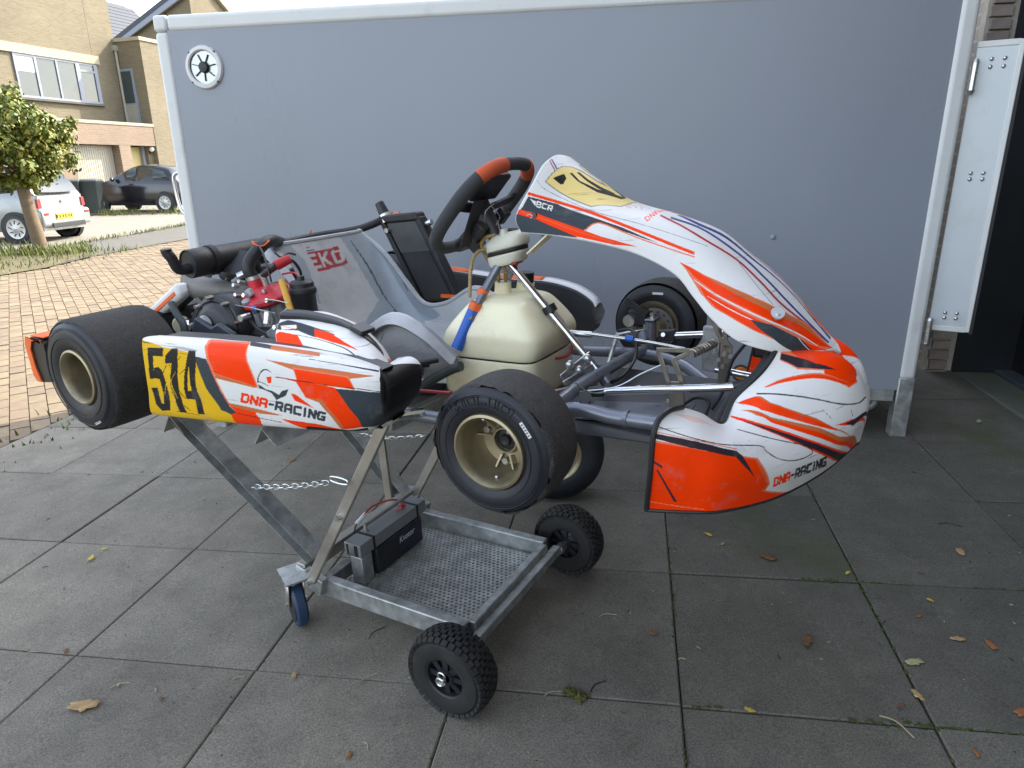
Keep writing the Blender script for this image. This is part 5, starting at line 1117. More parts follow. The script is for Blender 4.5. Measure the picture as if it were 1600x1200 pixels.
for y in (-.115, .165): bp_('strap', (.0, y, .128), (.082, .012, .052), 'black_rubber', cap, .001)
hd = MB().cyl((-.012, -.10, .178), (-.012, .135, .178), .0075, n=12).build('handle_rod', mt['clamp_grey'], bt)
for y in (-.095, .13): MB().cyl((-.012, y, .150), (-.012, y, .180), .009, .007, 10).build('rod_stud', mt['zinc'], hd)
MB().tube(smooth_path([(.01, .10, .155), (.0, .12, .172), (-.03, .10, .19), (-.075, .03, .185), (-.09, -.02, .16)], 6), .0035, 6).build('red_lead', mt['cable_red'], bt)
MB().tube(smooth_path([(.0, .08, .158), (.02, .10, .166), (.012, .125, .170), (-.01, .11, .162)], 6), .004, 6).build('red_lead', mt['cable_red'], bt)
MB().tube(smooth_path([(-.09, -.02, .16), (-.10, -.06, .13), (-.10, -.07, .07)], 6), .0035, 6).build('black_lead', mt['hose_black'], bt)
MB().cyl((-.088, .0, .165), (-.10, -.05, .14), .008, .010, 10).build('connector', mt['white_plastic'], bt)
tx = bpy.data.curves.new('battery_text', 'FONT'); tx.body = 'Kvotor'; tx.size = .034; tx.shear = .25; tx.extrude = .0003; tx.align_x = 'LEFT'
to = bpy.data.objects.new('battery_lettering', tx); COL.objects.link(to); bpy.context.view_layer.update()
me = bpy.data.meshes.new_from_object(to.evaluated_get(bpy.context.evaluated_depsgraph_get())); bpy.data.objects.remove(to); me.materials.clear(); me.materials.append(mt['white_plastic'])
o = link('battery_lettering', me, cell); o.matrix_local = Matrix(((0, 0, 1, .0478), (1, 0, 0, .020), (0, 1, 0, .060), (0, 0, 0, 1)))

# ------------------------------------------------------------ go-kart
kt = empty('go_kart', M_KART.copy(), 'orange and white racing go-kart number 514 resting on the trolley', 'go-kart')
def kp(name, m, mat, parent=kt, **kw): return m.build(name, mt[mat], parent, **kw)
PC = {'W': (.80, .79, .765), 'O': (1.0, .048, .0), 'O2': (.95, .11, .02), 'L': (.88, .20, .10), 'T': (.60, .17, .055), 'K': (.045, .058, .068), 'P': (.035, .026, .036), 'Y': (.78, .47, .012), 'Y2': (.90, .70, .26), 'LP': (.82, .60, .52), 'B': (.016, .016, .017),
      'R': (.46, .035, .055), 'N': (.03, .05, .24), 'G': (.20, .21, .21), 'S': (.52, .53, .535), 'SW': (.55, .55, .55), 'SR': (.42, .03, .04), 'ST': (.33, .375, .42), 'SD': (.08, .09, .10)}
def inside(U, V, P):
    r = np.zeros(U.shape, bool); n = len(P)
    for i in range(n):
        x1, y1 = P[i]; x2, y2 = P[(i + 1) % n]
        if y1 == y2: continue
        r ^= ((y1 > V) != (y2 > V)) & (U < (x2 - x1) * (V - y1) / (y2 - y1) + x1)
    return r
def painted(name, key, tu, tv, mat, fold=None, base='W', flip=False, thick=.004, mirror=False, parent=kt, dz=0.):
    G = net(np.array(NET[key]) / 1000., tu, tv)
    if mirror: G = G * np.array([1, -1, 1])
    G = G + np.array([0, 0, dz])
    U, V = np.meshgrid(tu, tv, indexing='ij')
    if fold == 'u': U = np.minimum(U, 1 - U)
    if fold == 'v': V = np.minimum(V, 1 - V)
    Cc = np.ones(U.shape + (3,)) * np.array(PC[base])
    for c, s_ in LIV[key]:
        P = np.array([[float(q) for q in a.split(',')] for a in s_.split()]) / 2000.
        lo = P.min(0); hi = P.max(0); m_ = (U >= lo[0]) & (U <= hi[0]) & (V >= lo[1]) & (V <= hi[1])
        if not m_.any(): continue
        idx = np.where(m_); ins = inside(U[idx], V[idx], P); Cc[idx[0][ins], idx[1][ins]] = PC[c]
    nu, nv = len(tu), len(tv); me = bpy.data.meshes.new(name)
    i, j = np.meshgrid(np.arange(nu - 1), np.arange(nv - 1), indexing='ij'); a = (i * nv + j).ravel()
    F = np.stack([a, a + nv, a + nv + 1, a + 1], 1); F = F[:, ::-1] if flip else F
    me.vertices.add(nu * nv); me.vertices.foreach_set('co', G.reshape(-1)); me.loops.add(F.size); me.loops.foreach_set('vertex_index', F.reshape(-1).astype(np.int32))
    me.polygons.add(len(F)); me.polygons.foreach_set('loop_start', np.arange(0, F.size, 4, dtype=np.int32)); me.polygons.foreach_set('use_smooth', np.ones(len(F), bool)); me.update(calc_edges=True)
    ca = me.color_attributes.new('paint', 'FLOAT_COLOR', 'POINT'); ca.data.foreach_set('color', np.concatenate([Cc, np.ones(Cc.shape[:2] + (1,))], 2).reshape(-1).astype(np.float32))
    me.materials.append(mt[mat]); me.validate()
    return link(name, me, parent, solid=thick)
LS = np.linspace
def dens(a, b, c, n1, n2): return np.concatenate([LS(a, b, n1), LS(b, c, n2)[1:]])

# --- chassis
def ktube(name, pts, r, mat, n=12, parent=kt, sm=6): return kp(name, MB().tube(smooth_path(pts, sm), r, n), mat, parent)
ZC = .775
fr_ = ktube('frame_tube', [(0.259, -0.300, 0.824), (0.143, -0.310, 0.828), (0.047, -0.330, 0.840), (-.12, -.33, ZC), (-.5, -.36, ZC + .01), (-.9, -.34, ZC + .03), (-1.28, -.34, ZC + .05)], .0165, 'frame_grey')
ktube('frame_tube', [(0.202, 0.260, 0.733), (0.098, 0.310, 0.771), (-0.027, 0.330, 0.784), (-.25, .33, ZC), (-.5, .36, ZC + .01), (-.9, .34, ZC + .03), (-1.28, .34, ZC + .05)], .0165, 'frame_grey')
ktube('frame_tube', [(0.004, -0.330, 0.834), (0.002, -0.180, 0.839), (-0.018, 0.050, 0.815), (-0.024, 0.240, 0.800), (-0.017, 0.330, 0.793)], .0165, 'frame_grey')
ktube('frame_tube', [(.40, -.18, .775), (.41, 0, .775), (.40, .18, .775)], .014, 'frame_grey')
for x in (-.62, -1.0, -1.27): ktube('frame_tube', [(x, -.34, ZC + .02), (x, 0, ZC + .015), (x, .34, ZC + .02)], .0150, 'frame_grey')
kp('tube_collar', MB().cyl((0.164, -0.308, 0.828), (0.174, -0.308, 0.828), .0185), 'frame_grey')
# floor pan
kp('floor_pan', MB().prism([(-.30, -.27), (.36, -.24), (.42, -.14), (.42, .14), (.36, .24), (-.30, .27)], (0, 0, .752), (1, 0, 0), (0, 1, 0), .003), 'frame_dark')
kp('heel_plate', MB().box((.12, -.12, .772), (.26, .13, .003), np.array([[.995, 0, -.1], [0, 1, 0], [.1, 0, .995]])), 'frame_grey')
# kingpin yokes and stub axles
for s_ in (-1, 1):
    y = s_ * .40
    yk = kp('yoke', MB().cyl((-.012, s_ * .385, .785), (-.012, s_ * .385, .872), .016), 'frame_grey')
    for z in (.782, .878): MB().box((-.012, s_ * .395, z), (.032, .055, .007)).build('yoke_plate', mt['frame_grey'], yk, bevel=.003)
    kp('kingpin', MB().cyl((-.012, y, .765), (-.012, y, .895), .0085), 'zinc')
    kp('stub_axle', MB().cyl((-.012, y - s_ * .015, .845), (0, s_ * .50, .842), .0125), 'zinc')
    kp('steering_arm', MB().bar((-.012, y, .845), (-.10, s_ * .33, .835), .02, .014), 'zinc', bevel=.003)
    ktube('tie_rod', [(-.10, s_ * .33, .838), (-.02, s_ * .03, .80)], .007, 'zinc')
kp('yoke_cap', MB().cyl((-0.041, 0.385, 0.834), (-0.029, 0.370, 0.810), .021), 'frame_grey')

# --- wheels
def tyre(prof_side, prof_tread, p0, d, n=72, lump=.0, seed=1):
    return None
def wheel(x, yo, z, s_, R_, wd, rimr, name_mat='tyre_side', lump=.004, dish=.075, steer=0., seed=3):
    # s_: direction of the outer face along y; built about the y axis
    M = Matrix.Translation((x, yo, z)) @ Matrix.Rotation(steer, 4, 'Z')
    w_ = bpy.data.objects.new('wheel', None); COL.objects.link(w_); w_.parent = kt; w_.matrix_local = M; w_.empty_display_size = .05
    r = random.Random(seed); n = 96; th = LS(0, 2 * np.pi, n, endpoint=False)
    ph = [r.uniform(0, 6.28) for _ in range(6)]
    # section: (radius, inward offset, tread flag)
    side = [(rimr - .002, .018), (rimr + .004, .004), (rimr + .018, -.004), (R_ * .80, -.003), (R_ * .90, .004), (R_ * .945, .010)]
    trd = [(R_ * .957, .0085), (R_ * .978, .013), (R_ * .992, .028), (R_ * .999, wd * .3), (R_ * 1.0, wd * .5), (R_ * .999, wd * .7), (R_ * .992, wd - .028), (R_ * .975, wd - .014)]
    ins = [(R_ * .93, wd - .006), (R_ * .80, wd + .003), (rimr + .02, wd + .002), (rimr, wd - .012)]
    def ring(sec, wave):
        V = np.zeros((n, len(sec), 3))
        for k, a in enumerate(th):
            wv = math.sin(3 * a + ph[0]) + .8 * math.sin(7 * a + ph[1]) + .7 * math.sin(13 * a + ph[2]) + .5 * math.sin(29 * a + ph[3])
            for q, (rr, h) in enumerate(sec):
                dr = 0; dh = 0
                if wave and q == 0: dr = -lump * .9 * (wv + .6); dh = -.0012 * max(0, wv)
                if wave and q == 1: dr = .0006 * wv; dh = -.0008
                V[k, q] = ((rr + dr) * math.cos(a), -s_ * (h + dh), (rr + dr) * math.sin(a))
        return np.concatenate([V, V[:1]], 0)
    MB().grid(ring(side, False), s_ > 0).build('tyre_wall', mt['tyre_side'], w_); MB().grid(ring(ins, False), s_ > 0).build('tyre_wall', mt['tyre_side'], w_)
    MB().grid(ring(trd, True), s_ > 0).build('tyre_tread', mt['tyre_tread'], w_, ang=60)
    for rr, rd in ((R_ * .86, .0011), (R_ * .70, .0009), (R_ * .83, .0007)): MB().tube([(rr * math.cos(a), -s_ * (-.0025 if rr > R_ * .8 else -.0045), rr * math.sin(a)) for a in th], rd, 4, closed=True).build('sidewall_ring', mt['tyre_side'], w_)
    dr_ = -s_
    rm = MB().lathe([(rimr - .001, .020), (rimr + .003, .006), (rimr + .001, -.002), (rimr - .004, -.004), (rimr - .009, .002), (rimr - .012, .015), (rimr - .013, .035), (rimr - .016, dish - .012), (rimr - .024, dish), (.031, dish + .004), (.027, dish - .006), (.024, dish - .006), (.023, dish + .02)], (0, 0, 0), (0, dr_, 0), 64).build('rim', mt['rim_gold'], w_)
    MB().lathe([(rimr - .016, dish + .001), (rimr - .012, wd - .02), (rimr + .002, wd - .006)], (0, 0, 0), (0, dr_, 0), 48).build('rim_inner', mt['rim_gold'], w_)
    MB().lathe([(rimr - .018, wd - .010), (rimr - .010, wd - .002), (rimr + .006, wd + .003), (rimr + .008, wd - .004)], (0, 0, 0), (0, dr_, 0), 48).build('rim_lip', mt['rim_gold'], w_)
    return w_, rm, dr_
def hub_detail(rm, dr_, dish, rimr):
    for k in range(3):
        a = 2 * math.pi * k / 3 + .55; c, q = math.cos(a), math.sin(a)
        for da in (-.30, .30):
            c2, q2 = math.cos(a + da), math.sin(a + da); MB().bar((.033 * c2, dr_ * (dish - .003), .033 * q2), ((rimr - .016) * math.cos(a + da * 1.15), dr_ * (dish - .012), (rimr - .016) * math.sin(a + da * 1.15)), .004, .008, (0, 1, 0)).build('spoke_rib', mt['rim_gold'], rm)
        MB().cyl((.043 * c, dr_ * (dish - .012), .043 * q), (.043 * c, dr_ * (dish + .01), .043 * q), .0075, n=6).build('wheel_nut', mt['zinc'], rm)
    MB().lathe([(.0, dish - .004), (.010, dish - .006), (.012, dish + .002), (.0235, dish + .004)], (0, 0, 0), (0, dr_, 0), 24).build('hub', mt['engine_black'], rm)
    for a in (1.9, 4.75, .2): MB().sphere(((rimr - .0155) * math.cos(a), dr_ * .022, (rimr - .0155) * math.sin(a)), .0045, 8, 6).build('bead_screw', mt['zinc'], rm)
def emboss(w_, R_, word, a0, s_):
    LT = {'O': [(.1, 0), (.9, 0), (1, .15), (1, .85), (.9, 1), (.1, 1), (0, .85), (0, .15), (.1, 0)], 'J': [(.55, 0), (1, 0), (1, .85), (.85, 1), (.15, 1), (0, .85), (0, .65), (.35, .65), (.35, .75), (.6, .75), (.6, 0)], 'M': [(0, 1), (0, 0), (.3, 0), (.5, .4), (.7, 0), (1, 0), (1, 1), (.7, 1), (.7, .5), (.5, .8), (.3, .5), (.3, 1), (0, 1)]}
    for k, ch in enumerate(word):
        for sc, off in ((1, 0), (.5, .25)) if ch == 'O' else ((1, 0),):
            P = []
            for x, y in LT[ch]:
                a = a0 - (k * .36 + (x * sc + off) * .30); rr = R_ * .865 - (y * sc + off) * .024; P.append((rr * math.cos(a), -s_ * -.0042 * 1.0, rr * math.sin(a)))
            MB().tube(P, .0011, 5).build('sidewall_letter', mt['tyre_side'], w_)
RF, RR = .1375, .148
wf, rmf, q_ = wheel(-.013, -.573, .827, -1, RF, .135, .077, dish=.070, seed=4, lump=.0042); hub_detail(rmf, 1, .070, .077)
MB().box((.0885, -.0042, .0615), (.0075, .0014, .034), np.array([[.82, 0, -.57], [0, 1, 0], [.57, 0, .82]])).build('tyre_sticker', mt['white_plastic'], wf)
for k in range(5): MB().box((.0885 - (k - 2) * .0060 * .57, -.0050, .0615 + (k - 2) * .0060 * .82), (.0045, .001, .0018), np.array([[.82, 0, -.57], [0, 1, 0], [.57, 0, .82]])).build('sticker_mark', mt['engine_black'], wf)
emboss(wf, RF, 'MOJO', 2.35, -1)
wl, rml, q2_ = wheel(-.02, .573, .845, 1, RF, .135, .071, dish=.062, seed=6, lump=.002)
MB().box((.012, -.1385, .104), (.034, .001, .007)).build('tyre_sticker', mt['white_plastic'], wl)
dsk = kp('brake_disc', MB().lathe([(.030, -.003), (.060, -.003), (.060, .003), (.030, .003)], (-.014, .428, .845), (0, 1, 0), 40), 'exhaust_grey')
for k in range(14):
    a = 2 * math.pi * k / 14; MB().lathe([(0, 0), (.004, 0)], (-.014 + .049 * math.cos(a), .4245, .845 + .049 * math.sin(a)), (0, 1, 0), 8).build('disc_hole', mt['black_plastic'], dsk)
cal = kp('brake_caliper', MB().box((-.062, .42, .875), (.06, .045, .05)), 'engine_black', bevel=.006)
MB().cyl((-.085, .385, .868), (-.085, .398, .868), .0185, n=20).build('caliper_piston', mt['zinc'], cal); MB().bar((-.10, .40, .93), (-.03, .40, .89), .01, .02).build('caliper_arm', mt['engine_black'], cal)
kp('hub_sleeve', MB().cyl((-.012, .39, .845), (0, .47, .845), .03), 'rim_gold')
wr_, rmr, q3_ = wheel(-1.122, -.729, .903, -1, RR, .215, .0705, dish=.16, seed=9, lump=.0012)
MB().cyl((.018, .075, -.012), (.018, .15, -.012), .0055, n=8).build('valve', mt['chrome'], rmr); MB().sphere((.018, .07, -.012), .006, 8, 6).build('valve_cap', mt['chrome'], rmr)
MB().box((.045, -.001, -.115), (.030, .002, .007), np.array([[.93, 0, -.36], [0, 1, 0], [.36, 0, .93]])).build('tyre_sticker', mt['white_plastic'], wr_)
wheel(-1.122, .729, .903, 1, RR, .215, .0705, dish=.16, seed=12, lump=.001)
kp('rear_axle', MB().cyl((-1.122, -.60, .903), (-1.122, .60, .903), .025, n=20), 'zinc')
kp('hub_carrier', MB().cyl((-1.122, -.52, .903), (-1.122, -.43, .903), .04, n=20), 'cast_grey'); kp('hub_carrier', MB().cyl((-1.122, .43, .903), (-1.122, .52, .903), .04, n=20), 'cast_grey')
kp('sprocket', MB().cyl((-1.122, -.30, .903), (-1.122, -.294, .903), .095, n=40), 'zinc')
for s_ in (-1, 1): kp('axle_bearing', MB().box((-1.122, s_ * .30, .88), (.10, .035, .13)), 'cast_grey', bevel=.012)

# --- bodywork
pod = painted('side_pod', 'pod', LS(0, 1, 560), LS(0, 1, 300), 'livery', flip=False)
hum = painted('pod_crest', 'hump', LS(0, 1, 300), LS(0, 1, 160), 'livery', parent=pod)
HN = np.array(NET['hump']) / 1000.
cl_ = crs(HN[:, 3], LS(0, 1, 50)); cn2 = crs(HN[:, 2], LS(0, 1, 50)); ci2 = crs(HN[:, 4], LS(0, 1, 50))
Gs = []
for a, b, c in zip(cn2, cl_, ci2):
    w1 = norm(a - b); w2 = norm(c - b); up = norm(-(w1 + w2) + 1e-6); lat = norm(w1 - w2)
    Gs.append([b + lat * .016 - up * .010, b + lat * .0155 + up * .006, b + lat * .011 + up * .0095, b + up * .0105, b - lat * .011 + up * .0095, b - lat * .0155 + up * .006, b - lat * .016 - up * .010])
strip = MB().grid(np.array(Gs)).build('pod_strip', mt['black_plastic'], pod)
cb = cl_[21]; MB().box(cb + np.array([0, 0, .012]), (.035, .045, .010), np.array([[.93, 0, .36], [0, 1, 0], [-.36, 0, .93]])).build('strip_clip', mt['black_plastic'], pod, bevel=.003)
PN = np.array(NET['pod']) / 1000.
core = MB()
for i in range(1): 
    st_ = []
    for row in (PN[0], PN[1], PN[2], PN[3], PN[4], PN[5]):
        b = row[1]; t = row[5]; st_.append([(b[0], -.60, b[2] + .004), (b[0], b[1] + .012, b[2] + .004), (t[0], t[1] + .014, t[2] - .008), (t[0], -.60, t[2] - .008), (b[0], -.60, b[2] + .004)])
    core.grid(np.array(st_)); core.add(st_[0][:4], [(0, 1, 2, 3)])
core.build('pod_lining', mt['black_plastic'], pod)
# far pod: only its dark inner face and striped top edge show
fp_ = np.array([(-1.115, 0.620, 0.979), (-0.880, 0.620, 0.957), (-0.662, 0.620, 0.937), (-0.499, 0.620, 0.934), (-0.383, 0.620, 0.910), (-0.312, 0.610, 0.876), (-0.289, 0.600, 0.852)])
fb_ = np.array([(-1.133, 0.620, 0.832), (-0.895, 0.620, 0.792), (-0.673, 0.620, 0.768), (-0.507, 0.620, 0.747), (-0.388, 0.620, 0.742), (-0.314, 0.610, 0.759), (-0.287, 0.600, 0.792)])
nf = len(fp_); T_ = crs(fp_, LS(0, 1, 40)); B_ = crs(fb_, LS(0, 1, 40)); gg = []
for a, b in zip(T_, B_): gg.append([b + np.array([0, .05, 0]), b + np.array([0, .008, 0]), b, b + (a - b) * .5 - np.array([0, .006, 0]), a - np.array([0, 0, .004]), a + np.array([0, .006, .003])])
lp = kp('far_pod', MB().grid(np.array(gg)), 'black_plastic')
def ribbon(name, A, B, mat, parent): return MB().grid(np.stack([A, (A + B) / 2 + np.array([0, 0, .004]), B], 1)).build(name, mt[mat], parent, solid=.003)
ribbon('pod_top', T_ + np.array([0, .005, .004]), T_ + np.array([0, .055, .010]), 'white_plastic', lp)
for i0, i1 in ((3, 9), (12, 20)): ribbon('pod_stripe', T_[i0:i1] + np.array([0, .006, .0065]), T_[i0:i1] + np.array([0, .040, .0125]), 'orange_bit', lp)
gg = [[a + np.array([0, .055, .010]), a + np.array([0, .085, -.02]), b + np.array([0, .09, .03]), b + np.array([0, .05, 0])] for a, b in zip(T_, B_)]
MB().grid(np.array(gg)).build('pod_outer', mt['white_plastic'], lp)
MB().tube(crs(np.array([T_[0], T_[-1]]), LS(0, 1, 2)), .002, 4)
kp('pod_bar', MB().tube([(-.30, -.60, .86), (-.34, -.36, .79)], .012, 10), 'chrome'); kp('pod_bar', MB().tube([(-.75, -.62, .86), (-.75, -.36, .79)], .012, 10), 'chrome')
kp('pod_bar', MB().tube([(-.45, .60, .85), (-.45, .36, .79)], .012, 10), 'chrome')

nose = painted('nose_cone', 'nose', dens(0, .5, 1, 420, 90), LS(0, 1, 300), 'livery', fold='u')
NN = np.array(NET['nose']) / 1000.
def edge_tube(pts, r, name, parent, mat='black_plastic', n=8): return MB().tube(crs(np.array(pts), LS(0, 1, 70)), r, n).build(name, mt[mat], parent)
edge_tube(NN[0], .0055, 'end_trim', nose); edge_tube(NN[-1], .0055, 'end_trim', nose)
edge_tube(NN[2:11, 5] + np.array([-.004, 0, -.002]), .0065, 'rear_trim', nose); edge_tube(NN[:, 0] + np.array([-.004, 0, -.003]), .004, 'lower_trim', nose)
edge_tube(NN[2:11, 5] + np.array([-.018, 0, -.012]), .0075, 'rear_trim', nose)
fair = painted('front_fairing', 'fair', LS(0, 1, 560), dens(0, .55, 1, 300, 80), 'livery', fold='v', flip=True)
FN = np.array(NET['fair']) / 1000.
edge_tube(FN[:, 0], .0022, 'panel_lip', fair, 'white_plastic', 6); edge_tube(FN[:, -1], .0022, 'panel_lip', fair, 'white_plastic', 6); edge_tube(FN[0], .0022, 'panel_lip', fair, 'white_plastic', 6); edge_tube(FN[-1], .0022, 'panel_lip', fair, 'white_plastic', 6)
wp = np.array((0.428, -0.118, 1.029)); wd_ = norm((.25, -.62, .62)); ws = MB().lathe([(0, .003), (.014, .003), (.0145, -.002)], wp + wd_ * .004, wd_, 24).build('washer', mt['zinc'], fair); MB().cyl(wp + wd_ * .004, wp + wd_ * .011, .006, n=12).build('fairing_bolt', mt['zinc'], ws)
b2 = np.array((-0.110, -0.152, 1.236)); bb = MB().lathe([(0, .004), (.008, .004), (.009, -.002)], b2 + np.array([-.003, -.004, .002]), (-.1, -1, .2), 16).build('fairing_screw', mt['black_plastic'], fair); MB().tube([b2 + np.array([-.012 + .008 * math.cos(a), -.010, .0 + .004 * math.sin(a)]) for a in LS(0, 6.28, 14)], .0012, 5).build('screw_clip', mt['zinc'], bb)
kp('fairing_stay', MB().bar((-0.187, -0.050, 1.135), (-0.097, -0.100, 1.192), .020, .004), 'tank_plastic'); 

# --- bumper bars
nb_ = ktube('bumper_bar', [(0.051, -0.160, 0.827), (0.162, -0.160, 0.845), (0.294, -0.160, 0.865), (0.361, -0.160, 0.876)], .0095, 'chrome', parent=kt)
ktube('bumper_bar', [(0.357, -0.160, 0.876), (0.386, -0.155, 0.888), (0.408, -0.140, 0.913), (0.432, -0.110, 0.953), (0.439, -0.100, 0.968)], .0105, 'black_plastic')
ktube('bumper_bar', [(0.111, 0.200, 0.882), (0.215, 0.200, 0.894), (0.361, 0.200, 0.907)], .0095, 'chrome')
ktube('bumper_bar', [(0.246, 0.140, 0.816), (0.299, 0.140, 0.811), (0.378, 0.140, 0.803)], .0095, 'chrome')
kp('bar_bracket', MB().bar((0.074, 0.200, 0.880), (0.121, 0.200, 0.885), .022, .03), 'engine_black', bevel=.003); kp('bar_bracket', MB().bar((-0.003, -0.170, 0.823), (0.060, -0.160, 0.828), .02, .022), 'engine_black', bevel=.003)
kp('bracket_bolt', MB().cyl((0.093, 0.175, 0.889), (0.085, 0.200, 0.882), .006, n=8), 'zinc'); kp('mount_lug', MB().cyl((0.080, -0.320, 0.870), (0.071, -0.300, 0.862), .014, n=16), 'engine_black')
kp('mount_tab', MB().prism([(-.02, -.02), (.022, -.02), (.012, .022), (-.010, .022)], (0.076, -0.315, 0.856), (1, 0, 0), (0, 0, 1), -.006), 'frame_grey')
kp('fairing_block', MB().box((0.365, 0.120, 0.896), (.05, .03, .06)), 'black_plastic', bevel=.008)

# --- pedals
def strips(L_, y, th_, wpx):
    m = MB()
    for a, b, w_ in L_: m.bar(a, b, th_, w_, (0, 0, 1) if abs(np.array(b)[2] - np.array(a)[2]) < abs(np.array(b)[0] - np.array(a)[0]) else (1, 0, 0))
    return m
pd = kp('throttle_pedal', strips([((0.175, -0.130, 0.934), (0.258, -0.130, 0.939), .011), ((0.178, -0.130, 0.933), (0.207, -0.130, 0.855), .012), ((0.252, -0.130, 0.934), (0.212, -0.130, 0.912), .010), ((0.216, -0.130, 0.913), (0.237, -0.130, 0.858), .013), ((0.222, -0.130, 0.863), (0.226, -0.130, 0.795), .036)], -.13, .004, 0), 'pedal_metal', bevel=.0015)
def spring(p0, p1, r, turns, wr2):
    p0 = np.array(p0); p1 = np.array(p1); u, v, d = frame_of(p1 - p0); L_ = np.linalg.norm(p1 - p0)
    return MB().tube([p0 + d * L_ * t + r * (math.cos(turns * 6.283 * t) * u + math.sin(turns * 6.283 * t) * v) for t in LS(0, 1, turns * 12)], wr2, 6)
spring((0.262, -0.145, 0.937), np.array((0.262, -0.145, 0.937)) + np.array([.03, .075, .008]), .0085, 10, .0026).build('pedal_grip', mt['pedal_metal'], pd)
MB().cyl(np.array((0.262, -0.145, 0.937)) + np.array([0, -.006, 0]), np.array((0.262, -0.145, 0.937)) + np.array([.03, .07, .008]), .0065, n=10).build('grip_pin', mt['zinc'], pd)
for q in ((0.210, -0.134, 0.846), (0.235, -0.134, 0.849), (0.206, -0.134, 0.815)): MB().cyl(np.array(q), np.array(q) + np.array([0, -.004, 0]), .0045, n=6).build('pedal_bolt', mt['zinc'], pd)
pb = kp('brake_pedal', strips([((0.229, 0.120, 0.969), (0.273, 0.120, 0.974), .010), ((0.229, 0.120, 0.968), (0.243, 0.120, 0.944), .010), ((0.236, 0.120, 0.947), (0.268, 0.120, 0.952), .008), ((0.274, 0.120, 0.972), (0.265, 0.120, 0.945), .010), ((0.240, 0.120, 0.947), (0.261, 0.120, 0.903), .010), ((0.268, 0.120, 0.949), (0.273, 0.120, 0.904), .010), ((0.262, 0.120, 0.907), (0.284, 0.120, 0.880), .020), ((0.277, 0.120, 0.891), (0.272, 0.120, 0.785), .030)], .12, .005, 0), 'pedal_metal', bevel=.0015)
MB().cyl((0.287, 0.100, 0.951), (0.275, 0.190, 0.934), .0115, n=12).build('pedal_grip', mt['pedal_metal'], pb)
for q in ((0.250, 0.110, 0.873), (0.262, 0.110, 0.854), (0.276, 0.110, 0.870), (0.290, 0.110, 0.865), (0.272, 0.110, 0.836)): MB().cyl(np.array(q), np.array(q) + np.array([0, -.010, 0]), .0055, n=6).build('pedal_bolt', mt['zinc'], pb)
kp('pedal_stop', MB().box((0.232, 0.150, 0.868), (.045, .02, .12)), 'cast_grey', bevel=.003)
ktube('brake_rod', [(-0.109, 0.020, 0.920), (0.009, 0.030, 0.911), (0.093, 0.040, 0.903), (0.204, 0.000, 0.904)], .0042, 'zinc')
kp('rod_end', MB().cyl((-0.118, 0.020, 0.915), (-0.054, 0.030, 0.913), .0085), 'zinc'); kp('rod_clip', MB().cyl((0.041, 0.030, 0.911), (0.062, 0.030, 0.910), .0085), 'blue_bit')
for i, L_ in enumerate(([(0.003, -0.200, 0.834), (0.092, -0.180, 0.849), (0.143, -0.150, 0.877), (0.187, -0.130, 0.899)], [(0.010, -0.220, 0.863), (0.044, -0.200, 0.836), (0.080, -0.150, 0.830), (0.126, -0.100, 0.831)])): ktube('throttle_cable', L_, .0018, 'zinc', 6)
ktube('brake_hose', [(-0.085, 0.300, 0.857), (-0.039, 0.280, 0.869), (-0.011, 0.250, 0.849), (0.004, 0.200, 0.806), (0.009, 0.100, 0.788), (-0.009, 0.050, 0.778)], .005, 'hose_black', 8)
ktube('brake_hose', [(0.286, -0.050, 0.775), (0.304, -0.020, 0.816), (0.308, 0.020, 0.861), (0.315, 0.050, 0.885), (0.351, 0.080, 0.937)], .004, 'hose_black', 8)
ktube('floor_hose', [(0.220, -0.100, 0.784), (0.244, -0.050, 0.799), (0.279, -0.050, 0.794), (0.281, -0.100, 0.768)], .004, 'hose_black', 8)

# --- steering
ktube('steering_column', [(-0.270, -0.010, 1.101), (-0.002, -0.010, 0.807)], .0105, 'chrome', 14)
ktube('steering_brace', [(-0.273, 0.030, 1.064), (-0.160, 0.030, 0.963), (-0.092, 0.030, 0.871)], .006, 'zinc', 8)
kp('column_clamp', MB().cyl((-0.160, -0.012, 0.993), (-0.150, -0.012, 0.976), .019, n=14), 'black_plastic')
kp('column_boss', MB().cyl((-0.007, -0.010, 0.814), (0.007, -0.010, 0.798), .018, n=14), 'frame_grey')
for q in ((-0.060, -0.100, 0.866), (-0.043, -0.080, 0.848), (-0.037, -0.040, 0.868)): kp('rod_joint', MB().sphere(q, .0115, 12, 8), 'zinc')
for a, b in (((-0.076, -0.120, 0.836), (-0.038, -0.020, 0.875)), ((-0.069, -0.120, 0.820), (-0.023, -0.040, 0.849))): kp('track_plate', MB().bar(a, b, .006, .016), 'zinc', bevel=.002)
ktube('support_tube', [(-0.286, -0.030, 1.110), (-0.313, -0.060, 1.051), (-0.337, -0.120, 0.967)], .0115, 'frame_grey'); ktube('support_tube', [(-0.275, 0.030, 1.102), (-0.353, 0.100, 1.031), (-0.438, 0.160, 0.958)], .0105, 'frame_grey')
kp('support_sleeve', MB().cyl((-0.331, -0.100, 1.001), (-0.368, -0.150, 0.893), .016, n=14), 'blue_bit')
kp('support_tie', MB().cyl((-0.318, -0.070, 1.041), (-0.326, -0.075, 1.026), .0145, n=14), 'orange_bit'); kp('support_tie', MB().cyl((-0.326, -0.100, 1.010), (-0.334, -0.105, 0.992), .0165, n=14), 'orange_bit')
SWC = np.array((-0.352, 0.000, 1.249)); SN = norm((-.72, 0, .69)); SE = norm((.69, 0, .72)); SY = np.array([0, -1.0, 0])
